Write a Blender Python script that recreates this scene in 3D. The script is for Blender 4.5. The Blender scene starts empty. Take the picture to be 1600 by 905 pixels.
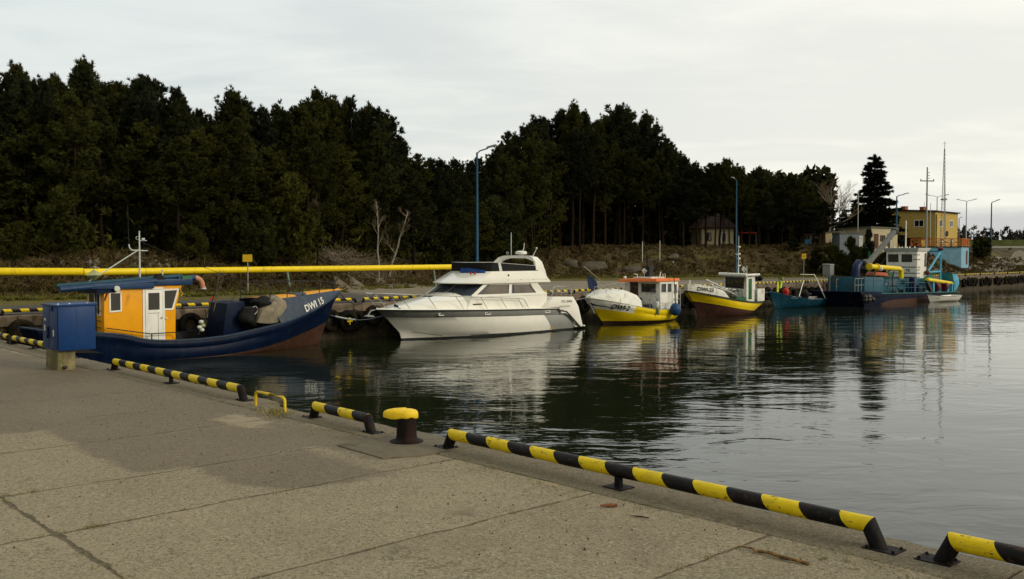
import bpy, bmesh, math, random
import numpy as np
from mathutils import Vector, Matrix
from mathutils.bvhtree import BVHTree
R = math.radians
SC = 1.3          # everything below is laid out in units of 1.3 m; the whole scene is scaled to metres at the end
C = bpy.context.scene
COL = C.collection

# ------------------------------------------------------------------ camera, sky, sun, exposure
EYE = 3.2; FPX = 1480.0; TILT = math.atan(50.5 / FPX)
cd = bpy.data.cameras.new('camera'); cam = bpy.data.objects.new('camera', cd); COL.objects.link(cam)
cd.sensor_width = 36; cd.lens = 36 * FPX / 1600; cd.clip_start = 0.1; cd.clip_end = 6000
cam.location = (0, 0, EYE); cam.rotation_euler = (R(90) - TILT, 0, 0)
C.camera = cam
C.render.engine = 'CYCLES'
C.view_settings.view_transform = 'Standard'; C.view_settings.look = 'None'
C.view_settings.exposure = 0.0; C.view_settings.gamma = 1.0; C.view_settings.use_curve_mapping = False
try:
    C.cycles.use_denoising = True; C.cycles.max_bounces = 5; C.cycles.diffuse_bounces = 2; C.cycles.glossy_bounces = 3
    C.cycles.transmission_bounces = 2; C.cycles.caustics_reflective = False; C.cycles.caustics_refractive = False
except Exception: pass
SUN_EL, SUN_AZ = R(24), R(112)      # azimuth measured clockwise from +Y: the light comes from the right, a little behind the camera

# small expression layer over shader nodes
class G:
    def __init__(s, tree): s.t = tree; s.N = tree.nodes; s.L = tree.links
    def node(s, typ, ins=None, **kw):
        n = s.N.new(typ)
        for k, v in kw.items(): setattr(n, k, v)
        for k, v in (ins or {}).items():
            sock = n.inputs[k]
            if isinstance(v, bpy.types.NodeSocket): s.L.new(v, sock)
            else:
                if sock.type == 'RGBA' and len(v) == 3: v = (*v, 1)
                sock.default_value = v
        return n
    def m(s, op, a, b=0.0, c=0.0, clamp=False):
        return s.node('ShaderNodeMath', {0: a, 1: b, 2: c}, operation=op, use_clamp=clamp).outputs[0]
    def ramp(s, f, lo, hi, a=0.0, b=1.0):
        return s.node('ShaderNodeMapRange', {0: f, 1: lo, 2: hi, 3: a, 4: b}, interpolation_type='SMOOTHSTEP').outputs[0]
    def mix(s, f, a, b, mode='MIX'):
        n = s.N.new('ShaderNodeMix'); n.data_type = 'RGBA'; n.blend_type = mode
        for i, v in ((0, f), (6, a), (7, b)):
            if isinstance(v, bpy.types.NodeSocket): s.L.new(v, n.inputs[i])
            else: n.inputs[i].default_value = (*v, 1) if (i > 0 and len(v) == 3) else v
        return n.outputs[2]
    def noise(s, vec, scale, detail=4, rough=.55, dist=0.0):
        return s.node('ShaderNodeTexNoise', {'Vector': vec, 'Scale': scale, 'Detail': detail, 'Roughness': rough, 'Distortion': dist}).outputs[0]
    def mapv(s, vec, scale=(1, 1, 1), rot=(0, 0, 0), loc=(0, 0, 0)):
        return s.node('ShaderNodeMapping', {0: vec, 1: loc, 2: rot, 3: scale}).outputs[0]

W = bpy.data.worlds.new('World'); C.world = W; W.use_nodes = True
g = G(W.node_tree); W.node_tree.nodes.clear()
sky = g.node('ShaderNodeTexSky', sky_type='NISHITA', sun_disc=False, sun_elevation=SUN_EL, sun_rotation=SUN_AZ, air_density=1.0, dust_density=3.0)
tc = g.node('ShaderNodeTexCoord').outputs['Generated']
sx = g.node('ShaderNodeSeparateXYZ', {0: tc}); X, Y, Z = sx.outputs
zz = g.m('ADD', g.m('MAXIMUM', Z, 0.0), 0.10)
px_ = g.m('DIVIDE', X, zz); py_ = g.m('DIVIDE', Y, zz)
pv = g.node('ShaderNodeCombineXYZ', {0: px_, 1: py_, 2: 0.0}).outputs[0]
warp = g.mapv(pv, (0.36, 0.52, 1), (0, 0, R(-24)))
n1 = g.noise(warp, 0.9, 6, .52, .3)
n2 = g.noise(g.mapv(pv, (.65, 1.05, 1), (0, 0, R(-24)), (3, 7, 0)), 2.1, 7, .58, .4)
cl = g.ramp(g.m('ADD', g.m('MULTIPLY', n1, .62), g.m('MULTIPLY', n2, .38)), .40, .60)
# smooth brightening towards the right and the horizon
side = g.ramp(X, -.50, .40)
low = g.ramp(Z, .32, .02)
base = g.mix(side, (.72, .78, .775), (.96, .955, .875))
base = g.mix(g.m('MULTIPLY', low, .55), base, (1.0, .965, .84))
dark = g.mix(.30, g.mix(side, (.54, .61, .635), (.78, .785, .735)), base)
col = g.mix(cl, dark, base)
# unseen sky behind the camera and far left is dimmed to deepen shading
back = g.m('MULTIPLY', g.ramp(Y, .30, -.4, 1.0, .86), g.m('SUBTRACT', 1.0, g.m('MULTIPLY', g.m('MULTIPLY', g.ramp(X, -.1, -.7), g.ramp(Y, .6, .1)), .35)))
# low grey cloud bank far off on the right
bank = g.m('MULTIPLY', g.ramp(g.m('ADD', Z, g.m('MULTIPLY', g.m('SUBTRACT', g.noise(g.mapv(tc, (6, 6, 26)), 1.5, 5, .55), .5), .035)), .052, .034), g.ramp(X, .36, .44))
col = g.mix(g.m('MULTIPLY', bank, .8), col, (.56, .57, .575))
col = g.mix(g.ramp(Y, .35, -.15), col, g.mix(1.0, col, (1.06, .98, .80), 'MULTIPLY'))
vm = g.node('ShaderNodeVectorMath', {0: col, 'Scale': g.m('MULTIPLY', back, 10.8)}, operation='SCALE').outputs[0]
fin = g.mix(.92, sky.outputs[0], vm)
bg = g.node('ShaderNodeBackground', {0: fin, 1: 0.1})
g.L.new(bg.outputs[0], g.node('ShaderNodeOutputWorld').inputs[0])

sl = bpy.data.lights.new('sun', 'SUN'); sl.energy = 1.5; sl.angle = R(14); sl.color = (1, .90, .72)
so = bpy.data.objects.new('sun', sl); COL.objects.link(so)
sd = Vector((math.sin(SUN_AZ) * math.cos(SUN_EL), math.cos(SUN_AZ) * math.cos(SUN_EL), math.sin(SUN_EL)))
so.rotation_euler = sd.to_track_quat('Z', 'Y').to_euler(); so.location = (30, -20, 40)

# ------------------------------------------------------------------ frames
def ray(px, py):
    x = (px - 800) / FPX; y = -(py - 452.5) / FPX; c, s = math.cos(TILT), math.sin(TILT)
    return (x, c + y * s, -s + y * c)
def P(px, py, z):                      # point at height z
    d = ray(px, py); k = (z - EYE) / d[2]; return Vector((d[0] * k, d[1] * k, z))
def PD(px, py, Yd):                    # point at distance Yd
    d = ray(px, py); k = Yd / d[1]; return Vector((d[0] * k, Yd, EYE + d[2] * k))
QO = Vector((-15.589, 29.580, 0)); QT = Vector((0.68558, 0.72800, 0)); QN = Vector((0.72800, -0.68558, 0)); QA = math.atan2(QT.y, QT.x)
def Q(s, n, z=0.0): return QO + QT * s + QN * n + Vector((0, 0, z))        # far quay: s along, n towards the water
NO = Vector((2.09, 5.14, 0)); ND = Vector((-0.68144, 0.73187, 0)); NI = Vector((-0.73187, -0.68144, 0)); NA = math.atan2(-ND.y, -ND.x)
def NQ(u, v, z=1.6): return NO + ND * u + NI * v + Vector((0, 0, z))       # near quay: u along, v inland
NTOP, FTOP = 1.6, 1.35

def interp(pts, a):
    if a <= pts[0][0]: return pts[0][1]
    for i in range(len(pts) - 1):
        x0, y0 = pts[i]; x1, y1 = pts[i + 1]
        if a <= x1:
            t = (a - x0) / (x1 - x0)
            m0 = (y1 - pts[i - 1][1]) / (x1 - pts[i - 1][0]) if i > 0 else (y1 - y0) / (x1 - x0)
            m1 = (pts[i + 2][1] - y0) / (pts[i + 2][0] - x0) if i + 2 < len(pts) else (y1 - y0) / (x1 - x0)
            h = x1 - x0
            return (2*t**3-3*t*t+1)*y0 + (t**3-2*t*t+t)*h*m0 + (-2*t**3+3*t*t)*y1 + (t**3-t*t)*h*m1
    return pts[-1][1]
def lin(pts, a):
    if a <= pts[0][0]: return pts[0][1]
    for (x0, y0), (x1, y1) in zip(pts, pts[1:]):
        if a <= x1: return y0 + (y1 - y0) * (a - x0) / (x1 - x0)
    return pts[-1][1]

# ------------------------------------------------------------------ materials
MATS = {}
def mat(name, col, rough=.5, var=.12, scale=6.0, metal=0.0, bump=0.0, bscale=30.0, dirt=None, dirt_amt=0.0, dirt_scale=3.0, spec=.24, coat=0.0, obrand=0.0):
    if name in MATS: return MATS[name]
    m = bpy.data.materials.new(name); m.use_nodes = True; g = G(m.node_tree); b = g.N['Principled BSDF']
    co = g.node('ShaderNodeTexCoord').outputs['Object']
    n = g.noise(co, scale, 5, .6)
    lo = tuple(c * (1 - var) for c in col); hi = tuple(min(1, c * (1 + var)) for c in col)
    c = g.mix(g.ramp(n, .3, .7), lo, hi)
    if dirt:
        d = g.noise(g.mapv(co, (1, 1, .35)), dirt_scale, 7, .68)
        f = g.ramp(d, .60 - dirt_amt * .3, .74 - dirt_amt * .2)
        c = g.mix(g.m('MULTIPLY', f, .85), c, dirt)
    if obrand:
        oi = g.node('ShaderNodeObjectInfo').outputs['Random']
        c = g.mix(1.0, c, g.node('ShaderNodeCombineColor', {0: g.ramp(oi, 0, 1, 1 - obrand, 1 + obrand), 1: g.ramp(oi, 0, 1, 1 - obrand * .8, 1 + obrand * .6), 2: g.ramp(oi, 0, 1, 1, 1 - obrand * .5)}).outputs[0], 'MULTIPLY')
    g.L.new(c, b.inputs['Base Color'])
    r = g.m('ADD', rough, g.m('MULTIPLY', g.m('SUBTRACT', g.noise(co, scale * 2.3, 4), .5), .25), clamp=True)
    g.L.new(r, b.inputs['Roughness']); b.inputs['Metallic'].default_value = metal
    b.inputs['Specular IOR Level'].default_value = spec; b.inputs['Coat Weight'].default_value = coat
    if bump:
        bn = g.node('ShaderNodeBump', {'Strength': bump, 'Distance': .02, 'Height': g.noise(co, bscale, 6, .65)})
        g.L.new(bn.outputs[0], b.inputs['Normal'])
    MATS[name] = m; return m

def stripes(name, period=.5, slant=.45, off=0.0, blk=(.007, .006, .007)):
    m = bpy.data.materials.new(name); m.use_nodes = True; g = G(m.node_tree); b = g.N['Principled BSDF']
    co = g.node('ShaderNodeTexCoord').outputs['Object']; s = g.node('ShaderNodeSeparateXYZ', {0: co}).outputs
    e = g.m('MULTIPLY', g.m('SUBTRACT', g.noise(co, 9 / SC, 5), .5), .02)
    p = g.m('ADD', g.m('ADD', s[0], g.m('MULTIPLY', s[2], slant)), g.m('ADD', e, off * SC))
    f = g.m('GREATER_THAN', g.m('FRACT', g.m('DIVIDE', p, period * SC)), .5)
    n = g.noise(co, 7, 6, .65); ye = g.mix(g.ramp(n, .3, .7), (.66, .48, .008), (.78, .58, .012))
    chip = g.ramp(g.noise(g.mapv(co, (1, 2, 2)), 13, 8, .74), .575, .615)
    scuf = g.ramp(g.noise(g.mapv(co, (.6, 4, 4)), 5, 7, .7), .54, .66)
    ye = g.mix(g.m('MULTIPLY', chip, .9), ye, (.045, .03, .018)); ye = g.mix(g.m('MULTIPLY', scuf, .35), ye, (.25, .20, .05))
    bl = g.mix(g.ramp(n, .45, .7), blk, (.017, .010, .009)); bl = g.mix(g.m('MULTIPLY', chip, .55), bl, (.13, .06, .03))
    g.L.new(g.mix(f, bl, ye), b.inputs['Base Color'])
    g.L.new(g.m('ADD', .34, g.m('MULTIPLY', n, .3)), b.inputs['Roughness']); b.inputs['Specular IOR Level'].default_value = .16
    bn = g.node('ShaderNodeBump', {'Strength': .35, 'Distance': .01, 'Height': g.m('SUBTRACT', n, chip)})
    g.L.new(bn.outputs[0], b.inputs['Normal'])
    return m

RUST = (.16, .07, .03)
mat('black_steel', (.009, .008, .009), .6, .3, 9, bump=.25, spec=.10, dirt=(.045, .022, .013), dirt_amt=.25, dirt_scale=7)
mat('yellow_paint', (.66, .46, .012), .45, .10, 4, bump=.1, dirt=(.30, .17, .02), dirt_amt=.15)
mat('cap_yellow', (.80, .55, .02), .42, .12, 6, bump=.25, dirt=(.20, .09, .02), dirt_amt=.05, dirt_scale=7)
mat('bollard_iron', (.008, .007, .008), .65, .3, 7, bump=.3, spec=.10, dirt=(.030, .012, .009), dirt_amt=.4)
mat('cabinet_blue', (.004, .036, .145), .38, .10, 5, bump=.06, dirt=(.02, .05, .10), dirt_amt=.15)
mat('cabinet_edge', (.008, .04, .14), .4)
mat('white_label', (.62, .62, .58), .5, .15, 30)
mat('plinth', (.20, .17, .09), .85, .35, 5, bump=.5, dirt=(.09, .085, .03), dirt_amt=.45)
mat('navy', (.0022, .0080, .030), .45, .25, 3, bump=.06, spec=.10, dirt=(.006, .015, .04), dirt_amt=.35)
mat('navy_light', (.026, .048, .085), .45, .18, 4, dirt=(.05, .07, .10), dirt_amt=.3)
mat('slate', (.038, .055, .088), .5, .2, 4, dirt=(.06, .08, .11), dirt_amt=.3)
mat('antifoul', (.050, .020, .010), .7, .25, 5, dirt=(.06, .03, .02), dirt_amt=.4)
mat('antifoul_dark', (.055, .020, .014), .7, .25, 5, dirt=(.02, .012, .01), dirt_amt=.4)
mat('orange', (.82, .36, .004), .42, .05, 3, dirt=(.48, .17, .01), dirt_amt=.05)
mat('orange_roof', (.72, .17, .03), .45, .1, 4)
mat('deck_dark', (.012, .013, .016), .7, .3, 6)
mat('white_paint', (.80, .80, .76), .4, .06, 3, dirt=(.42, .36, .26), dirt_amt=.12)
mat('white_old', (.72, .73, .70), .45, .08, 4, dirt=(.34, .27, .18), dirt_amt=.25)
mat('gelcoat', (.80, .795, .745), .16, .03, 2, coat=.4)
mat('gel_grey', (.27, .28, .275), .2, .06, 2, coat=.4)
mat('gel_dark', (.05, .055, .06), .35, .1, 2)
mat('rub_black', (.02, .02, .02), .5)
mat('glass', (.012, .014, .016), .07, .3, 2, spec=.8)
mat('glass_brown', (.10, .055, .035), .10, .35, 1.5, spec=.7)
mat('glass_blue', (.045, .065, .095), .08, .3, 1.2, spec=.8)
mat('canvas_black', (.006, .006, .007), .75, .3, 8, bump=.2, bscale=20)
mat('tarp_blue', (.01, .055, .22), .55, .25, 8, bump=.5, bscale=18)
mat('tarp_beige', (.22, .19, .14), .8, .2, 5, bump=.5, bscale=9, dirt=(.12, .10, .07), dirt_amt=.3)
mat('chrome', (.55, .55, .53), .25, .1, 8, metal=.85)
mat('galv', (.30, .31, .31), .5, .2, 8, metal=.4)
mat('boat_yellow', (.74, .55, .006), .40, .06, 3, dirt=(.42, .26, .02), dirt_amt=.10)
mat('buoy_blue', (.012, .055, .16), .45, .15, 5)
mat('fender_white', (.55, .60, .57), .5, .12, 6)
mat('green_paint', (.02, .11, .04), .5, .2, 6)
mat('green_teal', (.012, .11, .09), .5, .2, 6)
mat('teal_hull', (.004, .045, .085), .42, .2, 3, dirt=(.02, .08, .09), dirt_amt=.3)
mat('teal_dark', (.005, .03, .045), .5, .2, 3)
mat('dredge_hull', (.002, .006, .024), .6, .3, 3, spec=.08, dirt=(.03, .02, .02), dirt_amt=.35)
mat('dredge_blue', (.014, .085, .135), .45, .16, 3, dirt=(.06, .06, .06), dirt_amt=.25)
mat('pipe_blue', (.004, .014, .065), .4, .2, 4, dirt=(.006, .012, .04), dirt_amt=.3)
mat('sky_blue_steel', (.06, .32, .50), .45, .15, 4, dirt=(.10, .16, .18), dirt_amt=.25)
mat('pipe_grey', (.10, .105, .10), .55, .15, 4, dirt=(.07, .06, .05), dirt_amt=.3)
mat('pipe_yellow', (.80, .60, .010), .42, .06, 3, dirt=(.42, .26, .02), dirt_amt=.12)
mat('pale_green_steel', (.16, .27, .22), .55, .15, 6, dirt=(.10, .09, .06), dirt_amt=.3)
mat('lamp_blue', (.006, .065, .14), .42, .15, 5, dirt=(.05, .08, .10), dirt_amt=.2)
mat('red_paint', (.42, .025, .015), .5, .15, 8)
mat('red_dark', (.10, .01, .02), .5, .2, 8)
mat('hivis', (.62, .66, .03), .6, .15, 8)
mat('flag_blue', (.008, .02, .07), .7, .2, 8)
mat('wood_pole', (.26, .22, .15), .7, .25, 8)
mat('wood_brown', (.09, .035, .02), .6, .25, 8)
mat('stick', (.30, .17, .055), .75, .35, 22, bump=.5, bscale=60, dirt=(.05, .03, .015), dirt_amt=.55, dirt_scale=9)
mat('rubber', (.009, .008, .007), .8, .35, 9, spec=.08, bump=.4, dirt=(.035, .03, .022), dirt_amt=.35, obrand=.3)
mat('rope', (.42, .44, .44), .8, .15, 30)
mat('rope_blue', (.18, .24, .34), .8, .15, 30)
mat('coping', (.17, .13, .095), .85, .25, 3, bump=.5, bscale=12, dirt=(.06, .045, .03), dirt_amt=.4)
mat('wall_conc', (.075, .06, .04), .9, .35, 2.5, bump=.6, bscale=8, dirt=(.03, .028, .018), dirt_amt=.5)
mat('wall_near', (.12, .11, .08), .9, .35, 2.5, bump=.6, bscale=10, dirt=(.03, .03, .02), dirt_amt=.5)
mat('sign_yellow', (.74, .48, .02), .5, .06, 8)
mat('sign_dark', (.04, .03, .01), .5)
mat('plaster_yellow', (.50, .36, .10), .85, .08, 2, dirt=(.34, .27, .10), dirt_amt=.2)
mat('plaster_cream', (.50, .45, .30), .85, .08, 2, dirt=(.34, .29, .18), dirt_amt=.25)
mat('plaster_grey', (.30, .30, .27), .85, .1, 2, dirt=(.18, .17, .14), dirt_amt=.25)
mat('plaster_sand', (.56, .46, .28), .85, .08, 2)
mat('shed_bluegrey', (.19, .22, .25), .6, .1, 2)
mat('plaster_blue', (.22, .42, .58), .8, .08, 2, dirt=(.16, .28, .38), dirt_amt=.2)
mat('roof_dark', (.028, .018, .014), .7, .2, 3)
mat('roof_brown', (.055, .022, .014), .7, .2, 3)
mat('roof_felt', (.13, .125, .11), .8, .2, 3)
mat('brick', (.28, .11, .06), .85, .25, 14)
mat('orange_wood', (.46, .13, .02), .6, .2, 8)
mat('door_brown', (.11, .03, .018), .5, .15, 5)
mat('cab_grey', (.22, .23, .23), .5, .1, 5, dirt=(.14, .13, .11), dirt_amt=.25)
mat('bark_pine', (.020, .014, .010), .9, .35, 6, spec=.05, bump=.5, obrand=.3)
mat('bark_dark', (.032, .024, .016), .9, .35, 6, bump=.5)
mat('birch', (.25, .23, .19), .8, .25, 9, dirt=(.05, .04, .035), dirt_amt=.35, dirt_scale=9)
mat('twig', (.13, .095, .06), .9, .35, 9, obrand=.2)
mat('needles', (.029, .034, .0125), .8, .5, 1.1, spec=.04, obrand=.4)
mat('needles_olive', (.045, .050, .014), .8, .4, 1.1, spec=.04, obrand=.3)
mat('needles_spruce', (.014, .019, .010), .8, .4, 1.1, spec=.04)
mat('grass_dry', (.090, .066, .026), .9, .45, 1.5, spec=.1)
mat('grass_green', (.12, .12, .028), .9, .45, 1.5, spec=.1)
mat('heather', (.055, .036, .019), .9, .45, 1.0, spec=.1)
mat('stone', (.085, .075, .058), .9, .3, 3, bump=.7, bscale=6)
mat('stone_pale', (.24, .22, .19), .9, .3, 3, bump=.7, bscale=6)
mat('text_black', (.012, .012, .014), .5); mat('text_white', (.66, .66, .62), .5); mat('text_grey', (.10, .11, .12), .5)
mat('text_pale', (.40, .42, .42), .5); mat('text_blue', (.30, .40, .50), .5)
mat('bridge_conc', (.17, .16, .13), .85, .2, .5); mat('bridge_rail', (.34, .34, .30), .6)
mat('far_wood', (.045, .040, .034), .9, .4, .12, spec=.1); mat('far_wood_green', (.022, .028, .020), .9, .4, .12, spec=.1)  # far wood colours lightened and greyed to paint in distance haze
mat('curtain', (.50, .49, .44), .9, .1, 3)

# ------------------------------------------------------------------ mesh builder
class MB:
    def __init__(s): s.v = []; s.f = []; s.m = []
    def add(s, vs, fs, mi=0):
        b = len(s.v); s.v += [tuple(v) for v in vs]
        for f in fs: s.f.append([b + i for i in f]); s.m.append(mi)
        return s
    def box(s, x0, x1, y0, y1, z0, z1, mi=0):
        return s.add([(x0,y0,z0),(x1,y0,z0),(x1,y1,z0),(x0,y1,z0),(x0,y0,z1),(x1,y0,z1),(x1,y1,z1),(x0,y1,z1)],
                     [(0,3,2,1),(4,5,6,7),(0,1,5,4),(1,2,6,5),(2,3,7,6),(3,0,4,7)], mi)
    def prism(s, poly, y0, y1, mi=0, ax='y'):      # poly in xz (ax y), extruded; or xy (ax z)
        n = len(poly)
        if ax == 'y': a = [(p[0], y0, p[1]) for p in poly]; b = [(p[0], y1, p[1]) for p in poly]
        elif ax == 'z': a = [(p[0], p[1], y0) for p in poly]; b = [(p[0], p[1], y1) for p in poly]
        else: a = [(y0, p[0], p[1]) for p in poly]; b = [(y1, p[0], p[1]) for p in poly]
        return s.add(a + b, [tuple(range(n))[::-1], tuple(range(n, 2 * n))] + [(i, (i + 1) % n, n + (i + 1) % n, n + i) for i in range(n)], mi)
    def hexa(s, bot, top, mi=0):                   # two quads of 3D points
        n = len(bot)
        return s.add(list(bot) + list(top), [tuple(range(n))[::-1], tuple(range(n, 2 * n))] + [(i, (i + 1) % n, n + (i + 1) % n, n + i) for i in range(n)], mi)
    def tube(s, pts, r, seg=8, mi=0, r1=None, cap=True):
        pts = [Vector(p) for p in pts]; n = len(pts); vs = []
        up = Vector((0, 0, 1)); d0 = (pts[1] - pts[0]).normalized()
        if abs(d0.dot(up)) > .95: up = Vector((1, 0, 0))
        for i, p in enumerate(pts):
            d = (pts[min(i + 1, n - 1)] - pts[max(i - 1, 0)]).normalized()
            a = d.cross(up).normalized() if d.cross(up).length > 1e-4 else d.orthogonal().normalized(); b = a.cross(d)
            rr = r if r1 is None else r + (r1 - r) * i / (n - 1)
            if isinstance(r, (list, tuple)): rr = r[i]
            for k in range(seg):
                t = 2 * math.pi * k / seg; vs.append(p + a * rr * math.cos(t) + b * rr * math.sin(t))
        fs = [(i * seg + k, i * seg + (k + 1) % seg, (i + 1) * seg + (k + 1) % seg, (i + 1) * seg + k) for i in range(n - 1) for k in range(seg)]
        if cap: fs += [tuple(range(seg))[::-1], tuple(range((n - 1) * seg, n * seg))]
        return s.add(vs, fs, mi)
    def lathe(s, prof, c=(0, 0, 0), seg=20, mi=0, axis='z'):
        vs = []
        for r, z in prof:
            for k in range(seg):
                t = 2 * math.pi * k / seg; a, b = r * math.cos(t), r * math.sin(t)
                vs.append((c[0] + a, c[1] + b, c[2] + z) if axis == 'z' else ((c[0] + a, c[1] + z, c[2] + b) if axis == 'y' else (c[0] + z, c[1] + a, c[2] + b)))
        n = len(prof)
        fs = [(i * seg + k, i * seg + (k + 1) % seg, (i + 1) * seg + (k + 1) % seg, (i + 1) * seg + k) for i in range(n - 1) for k in range(seg)]
        fs += [tuple(range(seg))[::-1], tuple(range((n - 1) * seg, n * seg))]
        return s.add(vs, fs, mi)
    def ball(s, c, r, seg=14, mi=0, sc=(1, 1, 1)):
        h = seg // 2
        prof = [(max(1e-3, math.sin(math.pi * i / h)) * r, -math.cos(math.pi * i / h) * r) for i in range(h + 1)]
        b = len(s.v); s.lathe(prof, (0, 0, 0), seg, mi)
        for i in range(b, len(s.v)): v = s.v[i]; s.v[i] = (c[0] + v[0] * sc[0], c[1] + v[1] * sc[1], c[2] + v[2] * sc[2])
        return s
    def loft(s, rows, mats, closed=False):          # rows: list of equal-length point lists
        nr, nc = len(rows), len(rows[0]); b = len(s.v)
        for r in rows: s.v += [tuple(p) for p in r]
        for i in range(nr - 1):
            for j in range(nc - 1):
                s.f.append([b + i * nc + j, b + i * nc + j + 1, b + (i + 1) * nc + j + 1, b + (i + 1) * nc + j])
                s.m.append(mats[i] if isinstance(mats, (list, tuple)) else mats)
        return s
    def build(s, name, mats, parent=None, smooth=False, bevel=0.0, seg=2, loc=None, rot=None, ang=35, recalc=True, jit=0.0):
        me = bpy.data.meshes.new(name); me.from_pydata(s.v, [], s.f)
        if not isinstance(mats, (list, tuple)): mats = [mats]
        for m_ in mats: me.materials.append(MATS[m_] if isinstance(m_, str) else m_)
        me.polygons.foreach_set('material_index', s.m)
        bm = bmesh.new(); bm.from_mesh(me)
        bmesh.ops.remove_doubles(bm, verts=bm.verts, dist=2e-4)
        if recalc: bmesh.ops.recalc_face_normals(bm, faces=bm.faces)
        if bevel:
            ed = [e for e in bm.edges if len(e.link_faces) == 2 and e.calc_face_angle(0) > R(ang)]
            if ed: bmesh.ops.bevel(bm, geom=ed, offset=bevel, segments=seg, affect='EDGES', profile=.6, clamp_overlap=True)
        bm.to_mesh(me); bm.free()
        if smooth or bevel:
            me.shade_smooth()
            try: me.set_sharp_from_angle(angle=R(38))
            except Exception: pass
        o = bpy.data.objects.new(name, me); COL.objects.link(o)
        if parent is not None: o.parent = parent
        if loc is not None: o.location = loc
        if rot is not None: o.rotation_euler = (0, 0, rot) if not hasattr(rot, '__len__') else rot
        return o

def tag(o, label=None, cat=None, group=None, kind=None):
    if label: o['label'] = label
    if cat: o['category'] = cat
    if group: o['group'] = group
    if kind: o['kind'] = kind
    return o
def empty(name, loc, rot, label, cat, group=None):
    o = bpy.data.objects.new(name, None); COL.objects.link(o); o.location = loc; o.rotation_euler = (0, 0, rot); o.empty_display_size = .3
    return tag(o, label, cat, group)
def copy_tree(o, parent=None):
    c = o.copy(); COL.objects.link(c)
    if parent is not None: c.parent = parent
    for ch in list(o.children): copy_tree(ch, c)
    return c

def text_mesh(txt, size, bold=.0, stretch=1.0):
    cu = bpy.data.curves.new('t', 'FONT'); cu.body = txt; cu.size = size; cu.offset = bold; cu.resolution_u = 3
    ob = bpy.data.objects.new('t', cu); COL.objects.link(ob)
    dg = bpy.context.evaluated_depsgraph_get(); me = bpy.data.meshes.new_from_object(ob.evaluated_get(dg))
    bpy.data.objects.remove(ob)
    vs = [(v.co.x * stretch, v.co.y) for v in me.vertices]; fs = [tuple(p.vertices) for p in me.polygons]
    return vs, fs
def text_on(parent, hull, txt, size, x, z, slope, m_, side=-1, bold=0.0, stretch=1.0, name='lettering', proud=.02):
    vs, fs = text_mesh(txt, size, bold, stretch); bvh = BVHTree.FromPolygons([v.co for v in hull.data.vertices], [tuple(p.vertices) for p in hull.data.polygons])
    bm = bmesh.new(); bv = [bm.verts.new((a, b, 0)) for a, b in vs]
    for f_ in fs:
        try: bm.faces.new([bv[i] for i in f_])
        except ValueError: pass
    bmesh.ops.triangulate(bm, faces=bm.faces)
    for _ in range(2): bmesh.ops.subdivide_edges(bm, edges=[e for e in bm.edges if e.calc_length() > size * .10], cuts=1, use_grid_fill=True)
    bm.verts.index_update(); vs = [(v.co.x, v.co.y) for v in bm.verts]; fs = [tuple(v.index for v in f_.verts) for f_ in bm.faces]; bm.free(); out = []
    c, sn = math.cos(slope), math.sin(slope)
    for a, b in vs:
        X_ = x + a * c - b * sn; Z_ = z + a * sn + b * c
        h = bvh.ray_cast(Vector((X_, side * 6, Z_)), Vector((0, -side, 0)))
        y = h[0].y if h[0] is not None else side * 1.0
        out.append((X_, y + side * proud, Z_))
    mb = MB(); mb.add(out, fs); return mb.build(name, m_, parent, recalc=False)
def text_flat(parent, txt, size, org, ux, uz, m_, bold=0.0, stretch=1.0, name='lettering'):
    vs, fs = text_mesh(txt, size, bold, stretch); o = Vector(org); ux = Vector(ux).normalized(); uz = Vector(uz).normalized()
    mb = MB(); mb.add([o + ux * a + uz * b for a, b in vs], fs); return mb.build(name, m_, parent, recalc=False)

def window(parent, cs, nrm, fw=.05, fmat='white_paint', gmat='glass', t=.02, name='window', mull=0):
    """cs: four corners counter-clockwise seen from outside; a raised frame ring with its pane as a sub-part"""
    cs = [Vector(c) for c in cs]; n = Vector(nrm).normalized(); cen = sum(cs, Vector()) / 4
    inn = []
    for i in range(4):
        a = (cs[(i + 1) % 4] - cs[i]).normalized(); b = (cs[i - 1] - cs[i]).normalized(); inn.append(cs[i] + (a + b) * fw)
    mb = MB(); f = n * t; bk = n * -.01
    vs = [c + bk for c in cs] + [c + f for c in cs] + [c + f for c in inn] + [c + bk for c in inn]
    fs = []
    for i in range(4):
        j = (i + 1) % 4; fs += [(i, j, 4 + j, 4 + i), (4 + i, 4 + j, 8 + j, 8 + i), (8 + i, 8 + j, 12 + j, 12 + i)]
    mb.add(vs, fs)
    for k in range(mull):
        u = (k + 1) / (mull + 1); a = inn[0].lerp(inn[1], u); b = inn[3].lerp(inn[2], u); dx = (inn[1] - inn[0]).normalized() * fw * .4
        mb.hexa([a - dx, a + dx, b + dx, b - dx], [q + n * t * .9 for q in (a - dx, a + dx, b + dx, b - dx)])
    w = mb.build(name, fmat, parent, recalc=True)
    p = MB(); g_ = n * .004; p.add([c + g_ for c in inn], [(0, 1, 2, 3)])
    p.build('pane', gmat, w, recalc=False)
    return w

# ================================================================== SETTING
def wall_n(s): return lin([(-40, 0), (0, 0.15), (12, 1.35), (26, 1.55), (50, 1.3), (80, .6), (100, .8), (400, .8)], s)
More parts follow.
